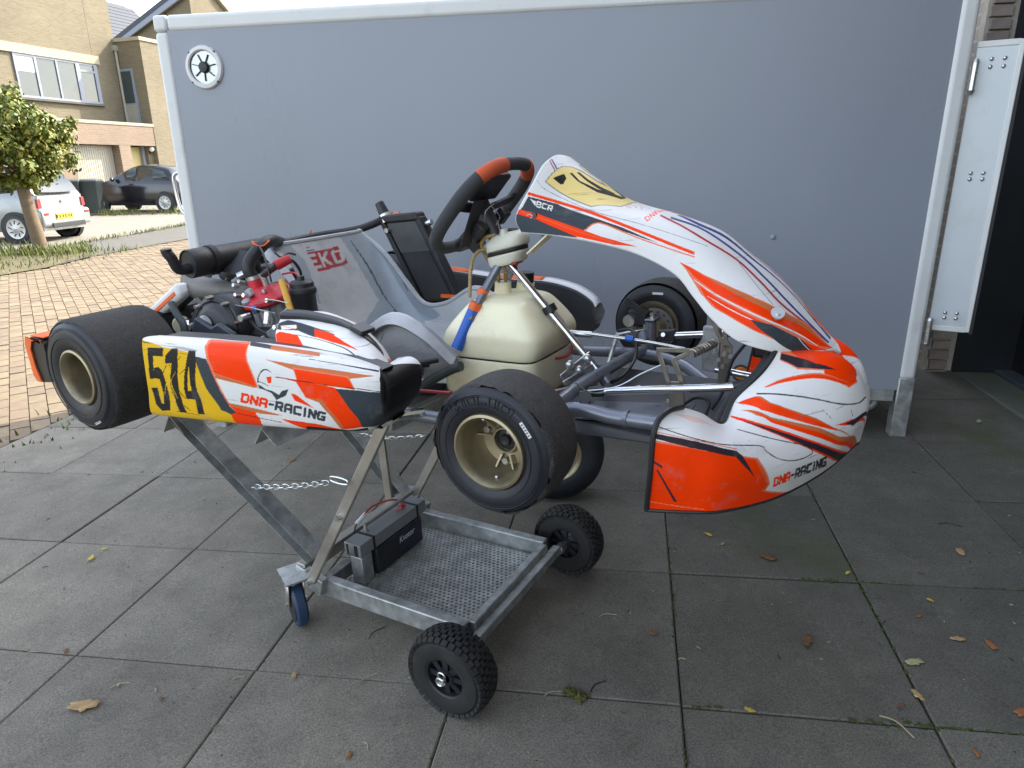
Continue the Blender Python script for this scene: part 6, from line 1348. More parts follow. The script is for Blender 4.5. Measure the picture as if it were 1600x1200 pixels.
def sw(a, r=1., out=0.): 
    c, s_ = math.cos(a), math.sin(a); k = (abs(c) ** 2.8 + abs(s_) ** 2.8) ** (-1 / 2.8)
    return SWC + (SE * s_ * .146 + SY * c * .148) * k * r + SN * out
rimw = kp('steering_wheel', MB().tube([sw(a) for a in LS(0, 2 * np.pi, 72, endpoint=False)], np.array([.0158 + .0026 * abs(math.cos(a)) for a in LS(0, 2 * np.pi, 72, endpoint=False)]), 16, closed=True), 'suede_grey')
for a0, a1 in ((.72, 1.28), (2.05, 2.45)): MB().tube([sw(a) for a in LS(a0, a1, 12)], .0190, 16).build('grip_band', mt['suede_orange'], rimw)
MB().tube([sw(a) for a in LS(3.75, 4.6, 12)], .0188, 16).build('grip_tape', mt['exhaust_grey'], rimw); 
for a in (.15, 2.95, 4.71): MB().bar(SWC + (sw(a) - SWC) * .15 - SN * .01, sw(a, .93) - SN * .004, .028, .007, SN).build('spoke', mt['black_plastic'], rimw)
disp = MB().box(SWC + SE * .055 + SN * .022, (.085, .13, .03), np.stack([SE, SY, SN], 1)).build('display_unit', mt['engine_black'], rimw, bevel=.008)
MB().box(SWC + SE * .055 + SN * .038, (.06, .10, .003), np.stack([SE, SY, SN], 1)).build('display_screen', mt['black_gloss'], disp)
for dy, de in ((-.035, .075), (.03, .08), (-.01, .03), (.045, .04)): MB().cyl(SWC + SE * de + SY * dy + SN * .034, SWC + SE * de + SY * dy + SN * .044, .007, n=10).build('display_button', mt['raw_steel'], disp)
kp('wheel_hub', MB().cyl(SWC + SN * .012, np.array((-0.270, -0.010, 1.101)), .026, .019, 18), 'engine_black')
MB().box(SWC - SN * .035 + SY * .075 - SE * .02, (.13, .05, .004), np.stack([norm(SE + SN * .35), SY, norm(SN - SE * .35)], 1)).build('paddle', mt['engine_black'], rimw, bevel=.0015)
for k, (dy, de, dn) in enumerate(((-.03, -.05, -.03), (.02, -.06, -.04), (.05, -.03, -.05), (-.05, .0, -.04), (.0, -.09, -.05))): kp('loom_block', MB().box(SWC + SY * dy + SE * de + SN * dn, (.04, .03, .03), np.stack([SE, SY, SN], 1)), 'engine_black', bevel=.004)
for k, L_ in enumerate(([(-0.311, -0.060, 1.218), (-0.305, -0.060, 1.242), (-0.291, -0.040, 1.260)], [(-0.289, -0.040, 1.205), (-0.282, -0.030, 1.226), (-0.293, -0.050, 1.254)], [(-0.278, -0.050, 1.217), (-0.278, -0.040, 1.188), (-0.295, -0.030, 1.171)])): ktube('loom_wire', L_, .0015, 'zinc', 5)

# --- brake reservoir and fuel tank
def rbox_loft(secs, rad_=.35, n=36):
    G = []
    for z, x0, x1, y0, y1, e in secs:
        cx, cy, hx, hy = (x0 + x1) / 2, (y0 + y1) / 2, (x1 - x0) / 2, (y1 - y0) / 2; row = []
        for a in LS(0, 2 * np.pi, n + 1):
            c, s_ = math.cos(a), math.sin(a); k = (abs(c) ** e + abs(s_) ** e) ** (-1 / e); row.append((cx + hx * c * k, cy + hy * s_ * k, z))
        G.append(row)
    return np.array(G)
TK = [(.752, -.41, -.18, -.10, .10, 6), (.760, -.438, -.152, -.130, .130, 9), (.854, -.440, -.150, -.132, .132, 9), (.858, -.432, -.158, -.124, .124, 9), (.866, -.432, -.158, -.124, .124, 9), (.870, -.440, -.146, -.134, .134, 9), (.905, -.438, -.134, -.138, .138, 8), (.940, -.424, -.140, -.134, .134, 7), (.998, -.376, -.188, -.098, .108, 6), (1.014, -.352, -.212, -.074, .086, 5), (1.021, -.325, -.238, -.046, .058, 4)]
G = rbox_loft(TK, n=72); Gs2 = crs(G, LS(0, 1, 80)); m = MB().grid(Gs2, True); m.add(list(Gs2[-1][:-1]), [tuple(range(72))]); tank = kp('fuel_tank', m, 'tank_plastic', ang=60)
st2 = rbox_loft([(.856, -.436, -.152, -.129, .129, 6), (.868, -.436, -.150, -.131, .131, 6)]); MB().grid(st2 * np.array([1.0, 1.0, 1.0]) + np.array([0, 0, .0]), True).build('tank_strap', mt['black_rubber'], tank, solid=.004)
MB().cyl((-0.303, 0.000, 1.018), (-0.301, 0.000, 1.050), .024, .022, 18).build('filler_neck', mt['tank_plastic'], tank); MB().cyl((-0.263, 0.060, 1.041), (-0.261, 0.060, 1.068), .022, .022, 16).build('filler_cap', mt['black_plastic'], tank); MB().cyl((-0.268, 0.060, 1.014), (-0.263, 0.060, 1.041), .026, .024, 16).build('filler_neck', mt['tank_plastic'], tank)
for q in ((-0.317, 0.000, 1.032), (-0.294, 0.000, 1.036)): MB().cyl(np.array(q) + np.array([0, 0, -.012]), np.array(q) + np.array([0, 0, .014]), .010, n=6).build('hose_fitting', mt['zinc'], tank)
ktube('fuel_hose', [(-0.316, 0.000, 1.044), (-0.304, -0.020, 1.079), (-0.327, -0.030, 1.115), (-0.343, -0.030, 1.148), (-0.331, -0.030, 1.170), (-0.297, -0.030, 1.179)], .0052, 'hose_amber', 8)
ktube('fuel_hose', [(-0.293, 0.000, 1.050), (-0.281, -0.020, 1.089), (-0.291, -0.030, 1.120), (-0.323, -0.040, 1.141), (-0.345, -0.060, 1.132), (-0.350, -0.080, 1.096), (-0.347, -0.100, 1.023)], .0050, 'hose_amber', 8)
BR = rbox_loft([(1.098, -.315, -.245, -.035, .03, 2.5), (1.102, -.325, -.232, -.045, .038, 2.8), (1.125, -.330, -.225, -.050, .042, 3), (1.130, -.326, -.229, -.046, .038, 3), (1.140, -.326, -.229, -.046, .038, 3), (1.145, -.333, -.222, -.052, .045, 3), (1.165, -.332, -.222, -.050, .042, 2.8), (1.180, -.318, -.235, -.035, .03, 2.4), (1.184, -.30, -.25, -.015, .015, 2)])
shear = BR.copy(); shear[..., 2] += (BR[..., 0] + .277) * .22; bot = MB().grid(crs(shear, LS(0, 1, 50)), True); bot.add(list(shear[0][:-1]), [tuple(range(36))[::-1]]); bot.add(list(shear[-1][:-1]), [tuple(range(36))]); rv = kp('brake_reservoir', bot, 'brake_bottle', ang=60)
sb_ = rbox_loft([(1.130, -.329, -.226, -.049, .041, 3), (1.140, -.329, -.226, -.049, .041, 3)]); sb_[..., 2] += (sb_[..., 0] + .277) * .22; MB().grid(sb_, True).build('reservoir_band', mt['black_rubber'], rv, solid=.002)
MB().cyl((-0.272, -0.030, 1.171), (-0.274, -0.030, 1.194), .012, .009, 12).build('reservoir_spout', mt['brake_bottle'], rv); MB().cyl((-0.256, 0.000, 1.164), (-0.253, 0.000, 1.191), .022, .020, 16).build('reservoir_cap', mt['black_plastic'], rv)
kp('reservoir_bracket', MB().bar((-0.292, -0.020, 1.105), (-0.235, -0.020, 1.107), .04, .006), 'cable_red', bevel=.002)
ktube('red_cable', [(-0.177, 0.050, 0.972), (-0.147, 0.050, 0.933), (-0.119, 0.040, 0.893), (-0.116, 0.020, 0.858), (-0.149, 0.000, 0.846), (-0.184, 0.000, 0.850)], .004, 'cable_red', 8)
ktube('red_cable', [(-0.409, -0.340, 0.833), (-0.353, -0.330, 0.834), (-0.266, -0.330, 0.839)], .0042, 'cable_red', 8)

# --- seat
seat = painted('seat', 'seat', LS(0, 1, 300), LS(0, 1, 260), 'seat_cloth', base='S', thick=.006, flip=True)
SNn = np.array(NET['seat']) / 1000.
for j in (1, 7): edge_tube(SNn[:, j], .0095, 'seat_edge', seat, 'seat_edge')
edge_tube(SNn[0, 1:8] + np.array([.002, 0, -.002]), .0085, 'seat_edge', seat, 'seat_edge')
edge_tube(SNn[-1, 1:8] + np.array([.0, 0, .0]), .0085, 'seat_edge', seat, 'seat_edge')
for s_ in (-1, 1): kp('seat_stay', MB().tube(smooth_path([(-.90, s_ * .20, 1.03), (-.98, s_ * .26, .95), (-1.10, s_ * .30, .90)], 6), .009, 8), 'zinc')

# --- radiator
RU = norm(np.array((-0.843, 0.360, 1.192)) - np.array((-0.988, 0.360, 1.182))); RV = norm(np.array((-0.841, 0.360, 0.898)) - np.array((-0.983, 0.360, 1.178))); RN = norm(np.cross(RU, RV))
RO = np.array((-0.983, 0.360, 1.178)); LV = np.linalg.norm(np.array((-0.841, 0.360, 0.898)) - RO); LU = np.linalg.norm(np.array((-0.843, 0.360, 1.192)) - RO)
rd_ = kp('radiator', MB().box(RO + RU * LU / 2 + RV * LV / 2, (LU - .004, LV - .004, .03), np.stack([RU, RV, RN], 1)), 'radiator_black')
sgn = 1 if RN[1] < 0 else -1
fins = MB()
for k in range(27):
    t = .012 + (LU - .03) * k / 26; c = RO + RU * (t + .004) + RV * (LV * .66) + RN * sgn * .0165
    fins.box(c, (.0022, LV * .62, .004), np.stack([RU, RV, RN], 1))
f_ = fins.build('radiator_fins', mt['frame_dark'], rd_, smooth=False); f_['kind'] = 'stuff'
MB().box(RO + RU * LU / 2 + RV * LV * .20 + RN * sgn * .019, (LU - .012, LV * .36, .003), np.stack([RU, RV, RN], 1)).build('radiator_shield', mt['frame_dark'], rd_)
for t in (-.012, LU + .006): MB().box(RO + RU * t + RV * LV / 2, (.022, LV + .02, .046), np.stack([RU, RV, RN], 1)).build('radiator_tank', mt['radiator_black'], rd_, bevel=.005)
MB().box(RO + RU * LU / 2 - RV * .012, (LU + .03, .03, .05), np.stack([RU, RV, RN], 1)).build('radiator_top', mt['radiator_black'], rd_, bevel=.006)
MB().cyl(RO - RV * .02, RO - RV * .075, .020, .016, 14).build('filler_cap', mt['black_plastic'], rd_); MB().cyl(RO - RV * .0, RO - RV * .03, .026, .024, 14).build('filler_neck', mt['zinc'], rd_)
MB().cyl(RO + RU * (LU + .02) + RV * .02, RO + RU * (LU + .045) + RV * .015, .010, n=10).build('radiator_stud', mt['zinc'], rd_); MB().cyl(RO + RU * .0 + RV * .03 + RN * sgn * .02, RO + RU * .0 + RV * .03 + RN * sgn * .034, .009, n=8).build('radiator_bolt', mt['zinc'], rd_)
MB().tube(smooth_path([RO + RU * .03 - RV * .03, RO + RU * .045 - RV * .038, RO + RU * .06 - RV * .028, RO + RU * .075 - RV * .036], 5), .002, 5).build('lock_wire', mt['orange_bit'], rd_)
ktube('coolant_hose', [RO - RV * .012 + RU * -.01, (-1.056, 0.280, 1.161), (-1.146, 0.180, 1.150), (-1.166, 0.050, 1.143), (-1.072, -0.100, 1.151)], .0135, 'hose_black', 10)
kp('hose_tie', MB().tube([(-1.174, 0.160, 1.156), (-1.155, 0.150, 1.171), (-1.151, 0.150, 1.147)], .002, 5), 'orange_bit')
kp('radiator_foot', MB().bar((-0.755, 0.300, 0.896), (-0.639, 0.300, 0.938), .03, .012), 'engine_black'); kp('side_stripe', MB().bar((-0.761, 0.340, 0.925), (-0.701, 0.340, 0.925), .012, .012), 'orange_bit')

# --- engine
en = kp('crankcase', MB().box((-.86, -.33, .905), (.20, .16, .14)), 'engine_black', bevel=.02, seg=3)
tilt = norm((-.16, -.10, 1.0)); bar_c = np.array((-0.861, -0.325, 1.046)) - tilt * 1.055
def ecy(name, z0, z1, r0, r1, mat, n=40, parent=kt): return kp(name, MB().tube([bar_c + tilt * z0, bar_c + tilt * z1], np.array([r0, r1]), n), mat, parent)
bar = kp('cylinder', MB().lathe([(.0, .93), (.072, .935), (.078, .945), (.078, .965), (.070, .972), (.066, 1.0), (.066, 1.035), (.0, 1.036)], bar_c, tilt, 40), 'cast_grey')
u_, v_, t_ = frame_of(tilt)
for k in range(7):
    a = k * .5 - .6; d_ = math.cos(a) * np.array([.3, -1, 0]) + math.sin(a) * np.array([1, .3, 0]); d_ = norm(d_ - tilt * (d_ @ tilt)); c = bar_c + tilt * 1.005 + d_ * .064
    MB().cyl(c - tilt * .03, c + tilt * .03, .011, .010, 10).build('cylinder_boss', mt['cast_grey'], bar)
# head: squared cover with ribs and studs
HG = []
e1 = norm(np.cross(tilt, (0, 1, 0)) * -1); e2 = np.cross(tilt, e1)
for h, s_, ex in ((1.034, .98, 4), (1.040, 1.06, 4), (1.050, 1.06, 4), (1.056, 1.0, 3.5), (1.066, .80, 3), (1.074, .70, 3), (1.080, .52, 2.6), (1.083, .30, 2.2)):
    row = []
    for a in LS(0, 2 * np.pi, 41):
        c, q = math.cos(a), math.sin(a); k = (abs(c) ** ex + abs(q) ** ex) ** (-1 / ex); row.append(bar_c + tilt * h + (e1 * c + e2 * q) * k * .077 * s_)
    HG.append(row)
HG = np.array(HG); m = MB().grid(HG, True); m.add(list(HG[-1][:-1]), [tuple(range(40))]); head = kp('cylinder_head', m, 'red_engine', ang=40)
for k in range(6):
    a = k * math.pi / 3 + .3; d_ = e1 * math.cos(a) + e2 * math.sin(a)
    MB().cyl(bar_c + tilt * 1.05 + d_ * .058, bar_c + tilt * 1.072 + d_ * .058, .012, .010, 12).build('head_boss', mt['red_engine'], head); MB().cyl(bar_c + tilt * 1.072 + d_ * .058, bar_c + tilt * 1.080 + d_ * .058, .0065, n=6).build('head_nut', mt['zinc'], head)
    MB().bar(bar_c + tilt * 1.068 + d_ * .022, bar_c + tilt * 1.060 + d_ * .060, .010, .012, tilt).build('head_rib', mt['red_engine'], head)
MB().cyl(bar_c + tilt * 1.07 - e1 * .03, bar_c + tilt * 1.105 - e1 * .03, .021, .019, 20).build('water_outlet', mt['red_engine'], head)
ktube('coolant_hose', [bar_c + tilt * 1.10 - e1 * .03, bar_c + tilt * 1.145 - e1 * .032, (-0.907, -0.280, 1.174), (-0.930, -0.220, 1.182), (-1.005, -0.120, 1.162)], .0175, 'hose_black', 14)
kp('hose_clamp', MB().cyl(bar_c + tilt * 1.105 - e1 * .03, bar_c + tilt * 1.115 - e1 * .03, .0195, n=20), 'zinc'); kp('clamp_screw', MB().cyl(bar_c + tilt * 1.11 - e1 * .05 - e2 * .01, bar_c + tilt * 1.11 - e1 * .04 + e2 * .012, .005, n=8), 'blue_bit')
kp('hose_tie', MB().tube([np.array((-0.905, -0.280, 1.182)) + np.array([.022 * math.cos(a), .022 * math.sin(a), .006 * math.sin(2 * a)]) for a in LS(0, 6.28, 16)], .0025, 5), 'orange_bit')
kp('spark_plug', MB().cyl(bar_c + tilt * 1.08 + e1 * .012, bar_c + tilt * 1.118 + e1 * .012, .009, .010, 10), 'zinc'); kp('plug_cap', MB().cyl((-0.803, -0.330, 1.131), (-0.777, -0.300, 1.146), .0145, .012, 14), 'red_cap'); kp('plug_boot', MB().cyl(bar_c + tilt * 1.112 + e1 * .012, (-0.797, -0.330, 1.134), .010, .011, 12), 'engine_black')
ktube('plug_lead', [(-0.782, -0.300, 1.144), (-0.793, -0.270, 1.127), (-0.802, -0.250, 1.092), (-0.846, -0.250, 1.064)], .004, 'hose_black', 8)
ktube('breather_tube', [(-0.744, -0.370, 1.101), (-0.727, -0.380, 1.075), (-0.693, -0.400, 1.028)], .0085, 'yellow_tube', 10)
ktube('sensor_lead', [(-0.783, -0.330, 1.109), (-0.753, -0.320, 1.112), (-0.732, -0.320, 1.101), (-0.708, -0.330, 1.075)], .003, 'cable_red', 6); kp('sensor_sleeve', MB().cyl((-0.732, -0.320, 1.099), (-0.708, -0.330, 1.077), .0052, n=8), 'white_plastic')
# overflow bottle
ob = kp('overflow_bottle', MB().lathe([(.0, 0), (.030, 0), (.032, .006), (.032, .065), (.034, .068), (.034, .080), (.031, .084), (.031, .095), (.026, .100), (.010, .102), (.009, .112), (.0, .112)], (-0.717, -0.330, 0.994), (0, 0, 1), 28), 'engine_black')
MB().lathe([(.0345, .066), (.036, .069), (.036, .076), (.0345, .079)], (-0.717, -0.330, 0.994), (0, 0, 1), 28).build('bottle_band', mt['black_rubber'], ob)
# clutch cover and chain guard facing the camera
cc_ = np.array((-0.941, -0.430, 0.971))
cv = kp('clutch_cover', MB().lathe([(.0, .030), (.050, .030), (.062, .026), (.072, .016), (.088, .012), (.096, .002), (.098, -.02), (.098, -.05)], cc_, (.05, -1, .12), 48), 'engine_black')
MB().lathe([(.074, .018), (.078, .020), (.082, .017)], cc_, (.05, -1, .12), 48).build('cover_ridge', mt['engine_black'], cv)
MB().prism([(-.075, -.02), (-.03, .055), (.03, .03), (.06, .045), (.115, .02), (.15, -.05), (.05, -.085), (-.04, -.075)], cc_ + np.array([.0, -.036, -.012]), (1, 0, 0), (0, 0, 1), .016).build('chain_guard', mt['engine_navy'], cv, bevel=.006, seg=3)
for q in ((-0.813, -0.450, 1.016), (-1.034, -0.440, 0.978), (-1.054, -0.440, 0.958), (-1.041, -0.420, 0.998), (-1.012, -0.400, 1.039)):
    b_ = kp('cover_bolt', MB().cyl(np.array(q) + np.array([-.004, .02, 0]), np.array(q) + np.array([0, -.012, 0]), .0085, n=12), 'zinc')
kp('starter_motor', MB().cyl((-1.020, -0.420, 0.994), (-1.151, -0.300, 0.977), .03, n=20), 'engine_black')
for k, (a, b, r_, mt_) in enumerate((((-1.060, -0.400, 1.007), (-1.087, -0.340, 1.016), .014, 'cast_grey'), ((-1.044, -0.360, 1.015), (-1.018, -0.340, 1.042), .010, 'engine_black'), ((-1.005, -0.360, 1.046), (-0.967, -0.360, 1.037), .018, 'exhaust_grey'), ((-1.072, -0.360, 1.015), (-1.042, -0.360, 1.022), .013, 'brake_bottle'), ((-0.957, -0.380, 1.020), (-0.909, -0.360, 1.026), .010, 'engine_black'), ((-0.858, -0.400, 1.047), (-0.861, -0.390, 1.024), .012, 'cast_grey'), ((-1.000, -0.300, 1.090), (-0.978, -0.280, 1.101), .012, 'zinc'), ((-1.020, -0.300, 1.075), (-0.995, -0.300, 1.087), .010, 'cast_grey'), ((-0.764, -0.420, 0.996), (-0.763, -0.410, 1.027), .013, 'zinc'), ((-0.802, -0.420, 1.037), (-0.797, -0.420, 1.021), .009, 'engine_black'), ((-1.073, -0.420, 0.985), (-1.081, -0.440, 0.960), .016, 'engine_black'), ((-1.054, -0.450, 0.984), (-1.043, -0.460, 0.975), .012, 'zinc'))):
    kp('engine_fitting', MB().cyl(a, b, r_, r_ * .9, 12), mt_)
kp('tie_tag', MB().box((-0.799, -0.425, 1.035), (.022, .006, .012)), 'blue_bit', bevel=.002)
ktube('lock_wire', [(-0.884, -0.420, 1.039), (-0.791, -0.430, 1.036), (-0.729, -0.420, 1.025)], .0014, 'zinc', 5); ktube('lock_wire', [(-0.795, -0.420, 1.048), (-0.742, -0.420, 1.060), (-0.699, -0.400, 1.049)], .0012, 'zinc', 5)
# intake silencer drum and carburettor
kp('air_intake', MB().lathe([(0, .0), (.045, .0), (.052, .008), (.052, .035), (.045, .045), (0, .046)], (-1.032, -0.250, 1.094), (.3, -.6, .75), 28), 'engine_black')
kp('carburettor', MB().box((-1.048, -0.220, 1.031), (.06, .06, .07)), 'cast_grey', bevel=.01)
# exhaust
ktube('exhaust_header', [(-0.931, -0.310, 1.040), (-1.000, -0.310, 1.044), (-1.074, -0.310, 1.048), (-1.154, -0.300, 1.047), (-1.242, -0.270, 1.048), (-1.317, -0.220, 1.058), (-1.385, -0.140, 1.064)], np.interp(LS(0, 1, 37), [0, .15, .5, .8, 1], [.024, .028, .036, .038, .034]), 'exhaust_grey', 20)
kp('header_tab', MB().box((-1.136, -0.340, 1.015), (.035, .004, .018), np.array([[.8, 0, .6], [0, 1, 0], [-.6, 0, .8]])), 'exhaust_grey', bevel=.003)
S0, S1 = np.array((-1.080, -0.395, 1.137)), np.array((-1.080, -0.395, 1.137)) + np.array([.03, .52, .01])
sil = kp('silencer', MB().lathe([(.0, .004), (.034, .004), (.038, .0), (.040, .003), (.040, .05), (.0385, .053), (.0385, .27), (.034, .285), (.0, .288)], S0, S1 - S0, 40), 'exhaust_black')
MB().lathe([(.0386, .066), (.0425, .066), (.0425, .082), (.0386, .082)], S0, S1 - S0, 40).build('silencer_band', mt['black_rubber'], sil)
ktube('tail_pipe', [S0 + np.array([0, .01, -.012]), S0 + np.array([-.005, -.025, -.010]), (-1.085, -0.435, 1.159), (-1.090, -0.442, 1.175), (-1.090, -0.443, 1.185)], .0145, 'exhaust_black', 14, parent=kt)
ktube('silencer_cradle', [(-1.192, -0.200, 1.075), (-1.228, -0.100, 1.064), (-1.222, 0.000, 1.059)], .02, 'exhaust_black', 10)
ktube('engine_hose', [(-1.104, -0.450, 1.037), (-1.076, -0.460, 1.012), (-1.040, -0.470, 0.984), (-1.029, -0.480, 0.948)], .010, 'hose_dark', 10)
kp('rear_guard', MB().box((-1.339, -0.300, 0.986), (.22, .05, .05), np.array([[.88, 0, -.47], [0, 1, 0], [.47, 0, .88]])), 'black_plastic', bevel=.012); kp('guard_panel', MB().box(np.array((-1.299, -0.325, 0.998)) + np.array([0, -.006, .008]), (.20, .045, .045), np.array([[.88, 0, -.47], [0, 1, 0], [.47, 0, .88]])), 'white_plastic', bevel=.012)
kp('guard_stripe', MB().box(np.array((-1.289, -0.345, 0.998)) + np.array([0, -.010, .010]), (.14, .004, .010), np.array([[.88, 0, -.47], [0, 1, 0], [.47, 0, .88]])), 'orange_bit')
kp('belt_pulley', MB().cyl((-1.152, -0.400, 0.960), (-1.215, -0.360, 0.949), .026, n=24), 'tank_plastic')
kp('engine_mount', MB().box((-.88, -.33, .825), (.24, .12, .03)), 'cast_grey', bevel=.004)
for k in range(5): kp('engine_hose', MB().tube(smooth_path([(-.70 + .05 * k, -.30, .86), (-.62 + .04 * k, -.27 - .02 * k, .84 + .01 * k), (-.50 + .03 * k, -.22, .82 + .015 * k)], 6), .007, 8), 'hose_black')
ktube('under_hose', [(-0.462, -0.250, 0.778), (-0.428, -0.220, 0.809), (-0.365, -0.200, 0.846), (-0.323, -0.200, 0.864)], .013, 'hose_dark', 10)
kp('under_box', MB().box((-0.494, -0.200, 0.836), (.06, .05, .04)), 'engine_black', bevel=.004)

# --- rear bumper
rbm = []
for t in LS(0, 1, 30):
    y = -.70 + 1.40 * t; e = abs(2 * t - 1) ** 5; x = -1.385 + .10 * e * .0; hz = .068 * (1 - .06 * e); cz = .918
    rbm.append([(x + .075, y, cz - hz * .9), (x + .02, y, cz - hz), (x - .004, y, cz - hz * .8), (x - .010, y, cz), (x - .004, y, cz + hz * .8), (x + .02, y, cz + hz), (x + .075, y, cz + hz * .9), (x + .075, y, cz - hz * .9)])
m = MB().grid(np.array(rbm)); m.add(rbm[0][:7], [tuple(range(7))]); m.add(rbm[-1][:7], [tuple(range(7))[::-1]]); bp2 = kp('rear_bumper', m, 'black_plastic', bevel=.012)
MB().prism([(.07, .05), (.0, .065), (-.012, .045), (-.012, -.045), (.0, -.062), (.022, -.062), (.010, -.02), (.010, .03), (.028, .055), (.07, .058)], (-1.384, -.7015, .918), (1, 0, 0), (0, 0, 1), .004).build('bumper_end', mt['orange_bit'], bp2)
MB().box((-1.345, -.60, .983), (.07, .19, .004)).build('bumper_top', mt['orange_bit'], bp2, bevel=.0015); MB().box((-1.398, -.60, .918), (.004, .18, .10)).build('bumper_panel', mt['orange_bit'], bp2)
for s_ in (-1, 1): kp('bumper_stay', MB().tube([(-1.33, s_ * .30, .90), (-1.18, s_ * .34, .82)], .012, 10), 'chrome')

# --- more of the engine bay: cover bolts, wiring, clips
for k in range(9):
    a = 2 * math.pi * k / 9 + .3; q = cc_ + np.array([.088 * math.cos(a), -.010, .088 * math.sin(a)]); MB().cyl(q + np.array([0, .012, 0]), q + np.array([0, -.010, 0]), .0055, n=6).build('cover_screw', mt['zinc'], cv)
MB().lathe([(.0, .044), (.018, .044), (.024, .038), (.030, .034)], cc_ + np.array([-.02, 0, .01]), (.05, -1, .12), 24).build('cover_cap', mt['cast_grey'], cv)
for L_, r_, mt_ in (([(-1.098, -0.400, 0.994), (-1.069, -0.380, 1.010), (-1.025, -0.360, 1.023), (-0.960, -0.360, 1.023)], .0045, 'hose_black'), ([(-1.085, -0.420, 0.985), (-1.031, -0.430, 0.969), (-1.011, -0.440, 0.936), (-0.970, -0.450, 0.918)], .004, 'hose_black'), ([(-0.813, -0.430, 1.005), (-0.775, -0.440, 0.984), (-0.720, -0.440, 0.967), (-0.701, -0.440, 0.948)], .005, 'hose_black'),
                ([(-1.090, -0.280, 1.056), (-1.092, -0.250, 1.083), (-1.079, -0.220, 1.097), (-1.046, -0.200, 1.099)], .009, 'hose_black'), ([(-0.803, -0.280, 1.115), (-0.805, -0.260, 1.076), (-0.806, -0.260, 1.022), (-0.816, -0.280, 0.971)], .006, 'hose_black'), ([(-0.867, -0.270, 1.155), (-0.844, -0.270, 1.143), (-0.850, -0.240, 1.150), (-0.843, -0.220, 1.144)], .003, 'hose_black'),
                ([(-0.891, -0.300, 1.178), (-0.855, -0.320, 1.157), (-0.824, -0.340, 1.127), (-0.807, -0.350, 1.091)], .0028, 'hose_black'), ([(-0.696, -0.300, 1.004), (-0.693, -0.320, 1.002), (-0.688, -0.340, 1.010)], .003, 'zinc')): ktube('engine_wire', L_, r_, mt_, 7)
for q, d_, mt_ in (((-0.968, -0.380, 1.037), (.026, .016, .016), 'engine_black'), ((-0.914, -0.380, 1.044), (.03, .014, .02), 'cast_grey'), ((-1.043, -0.370, 1.032), (.022, .02, .014), 'raw_steel'), ((-0.850, -0.390, 1.066), (.02, .014, .022), 'cast_grey'), ((-0.717, -0.440, 0.980), (.05, .012, .03), 'cast_grey'), ((-0.702, -0.400, 1.014), (.03, .02, .04), 'cast_grey'), ((-1.056, -0.440, 0.951), (.05, .02, .02), 'engine_black'), ((-0.989, -0.460, 0.919), (.06, .012, .03), 'engine_black'), ((-0.753, -0.460, 0.949), (.05, .01, .035), 'cast_grey')):
    kp('engine_bracket', MB().box(q, d_, np.array([[.86, 0, -.5], [0, 1, 0], [.5, 0, .86]])), mt_, bevel=.003)
for q in ((-0.901, -0.390, 1.057), (-0.855, -0.400, 1.061), (-0.958, -0.390, 1.047), (-1.019, -0.380, 1.031), (-1.000, -0.450, 0.983), (-0.757, -0.410, 1.054), (-0.698, -0.420, 1.010), (-0.697, -0.450, 0.997), (-0.755, -0.465, 0.967), (-0.954, -0.330, 1.082), (-0.979, -0.330, 1.071), (-0.931, -0.320, 1.096)):
    kp('engine_bolt', MB().cyl(np.array(q) + np.array([0, .012, -.004]), np.array(q) + np.array([0, -.008, .003]), .006, n=6), 'zinc')

# ------------------------------------------------------------ leaves and twigs on the paving
def drive_pt(x, y, z=0.): return M_DRIVE @ Vector((x, y, z))
MDR = M_DRIVE.to_3x3()
def leaf(x, y, size, rz, mat, label, lobes=5, curl=.25, seed=1):
    r = random.Random(seed); n = 22; pts = []; m = MB()
    for k in range(n):
        a = 2 * math.pi * k / n; rr = 1.25 * size * (.62 + .20 * abs(math.cos(lobes * a / 2)) + .10 * r.uniform(-1, 1)) * (1.0 if abs(math.sin(a)) < .6 else .72)
        pts.append((rr * math.cos(a) * 1.15, rr * math.sin(a) * .8))
    V = [(0, 0, .004)] + [(px * .5, py * .5, .004 + curl * size * .10 * math.sin(2 * k)) for k, (px, py) in enumerate(pts)] + [(px, py, .003 + curl * size * (.18 + .35 * max(0, math.sin(k * .55 + seed)))) for k, (px, py) in enumerate(pts)]
    F = []
    for k in range(n):
        k2 = (k + 1) % n; F.append((0, 1 + k, 1 + k2)); F.append((1 + k, 1 + n + k, 1 + n + k2, 1 + k2))
    m.add(V, F); lf = m.build('fallen_leaf', mt[mat], None, smooth=True, ang=70, solid=.0006)
    lf.matrix_world = Matrix.Translation(drive_pt(x, y, .003)) @ MDR.to_4x4() @ Matrix.Rotation(rz, 4, 'Z')
    return tag(lf, label, 'leaf')
def twig(x, y, ln, rz, mat, label, bend=.15, r=.0015):
    tw = MB().tube(smooth_path([(-ln / 2, 0, .003), (-ln * .1, ln * bend, .005), (ln / 2, 0, .003)], 5), r, 5).build('twig', mt[mat])
    tw.matrix_world = Matrix.Translation(drive_pt(x, y, .001)) @ MDR.to_4x4() @ Matrix.Rotation(rz, 4, 'Z'); return tag(tw, label, 'twig')
leaf(-1.188, 1.510, 0.038, 0.00, 'leaf_tan', 'large pale tan leaf lying on the nearest slabs at lower left', lobes=5, seed=1)
leaf(-1.620, 2.278, 0.018, 1.70, 'leaf_gold', 'small yellow leaf by the slab joint left of the trolley', lobes=7, seed=2)
leaf(-1.606, 2.344, 0.010, 3.40, 'leaf_gold', 'tiny yellow leaf just right of the small yellow one', lobes=4, seed=3)
leaf(-1.382, 1.743, 0.013, 5.10, 'leaf_brown', 'tiny curled brown leaf on the joint above the large tan leaf', lobes=5, seed=4)
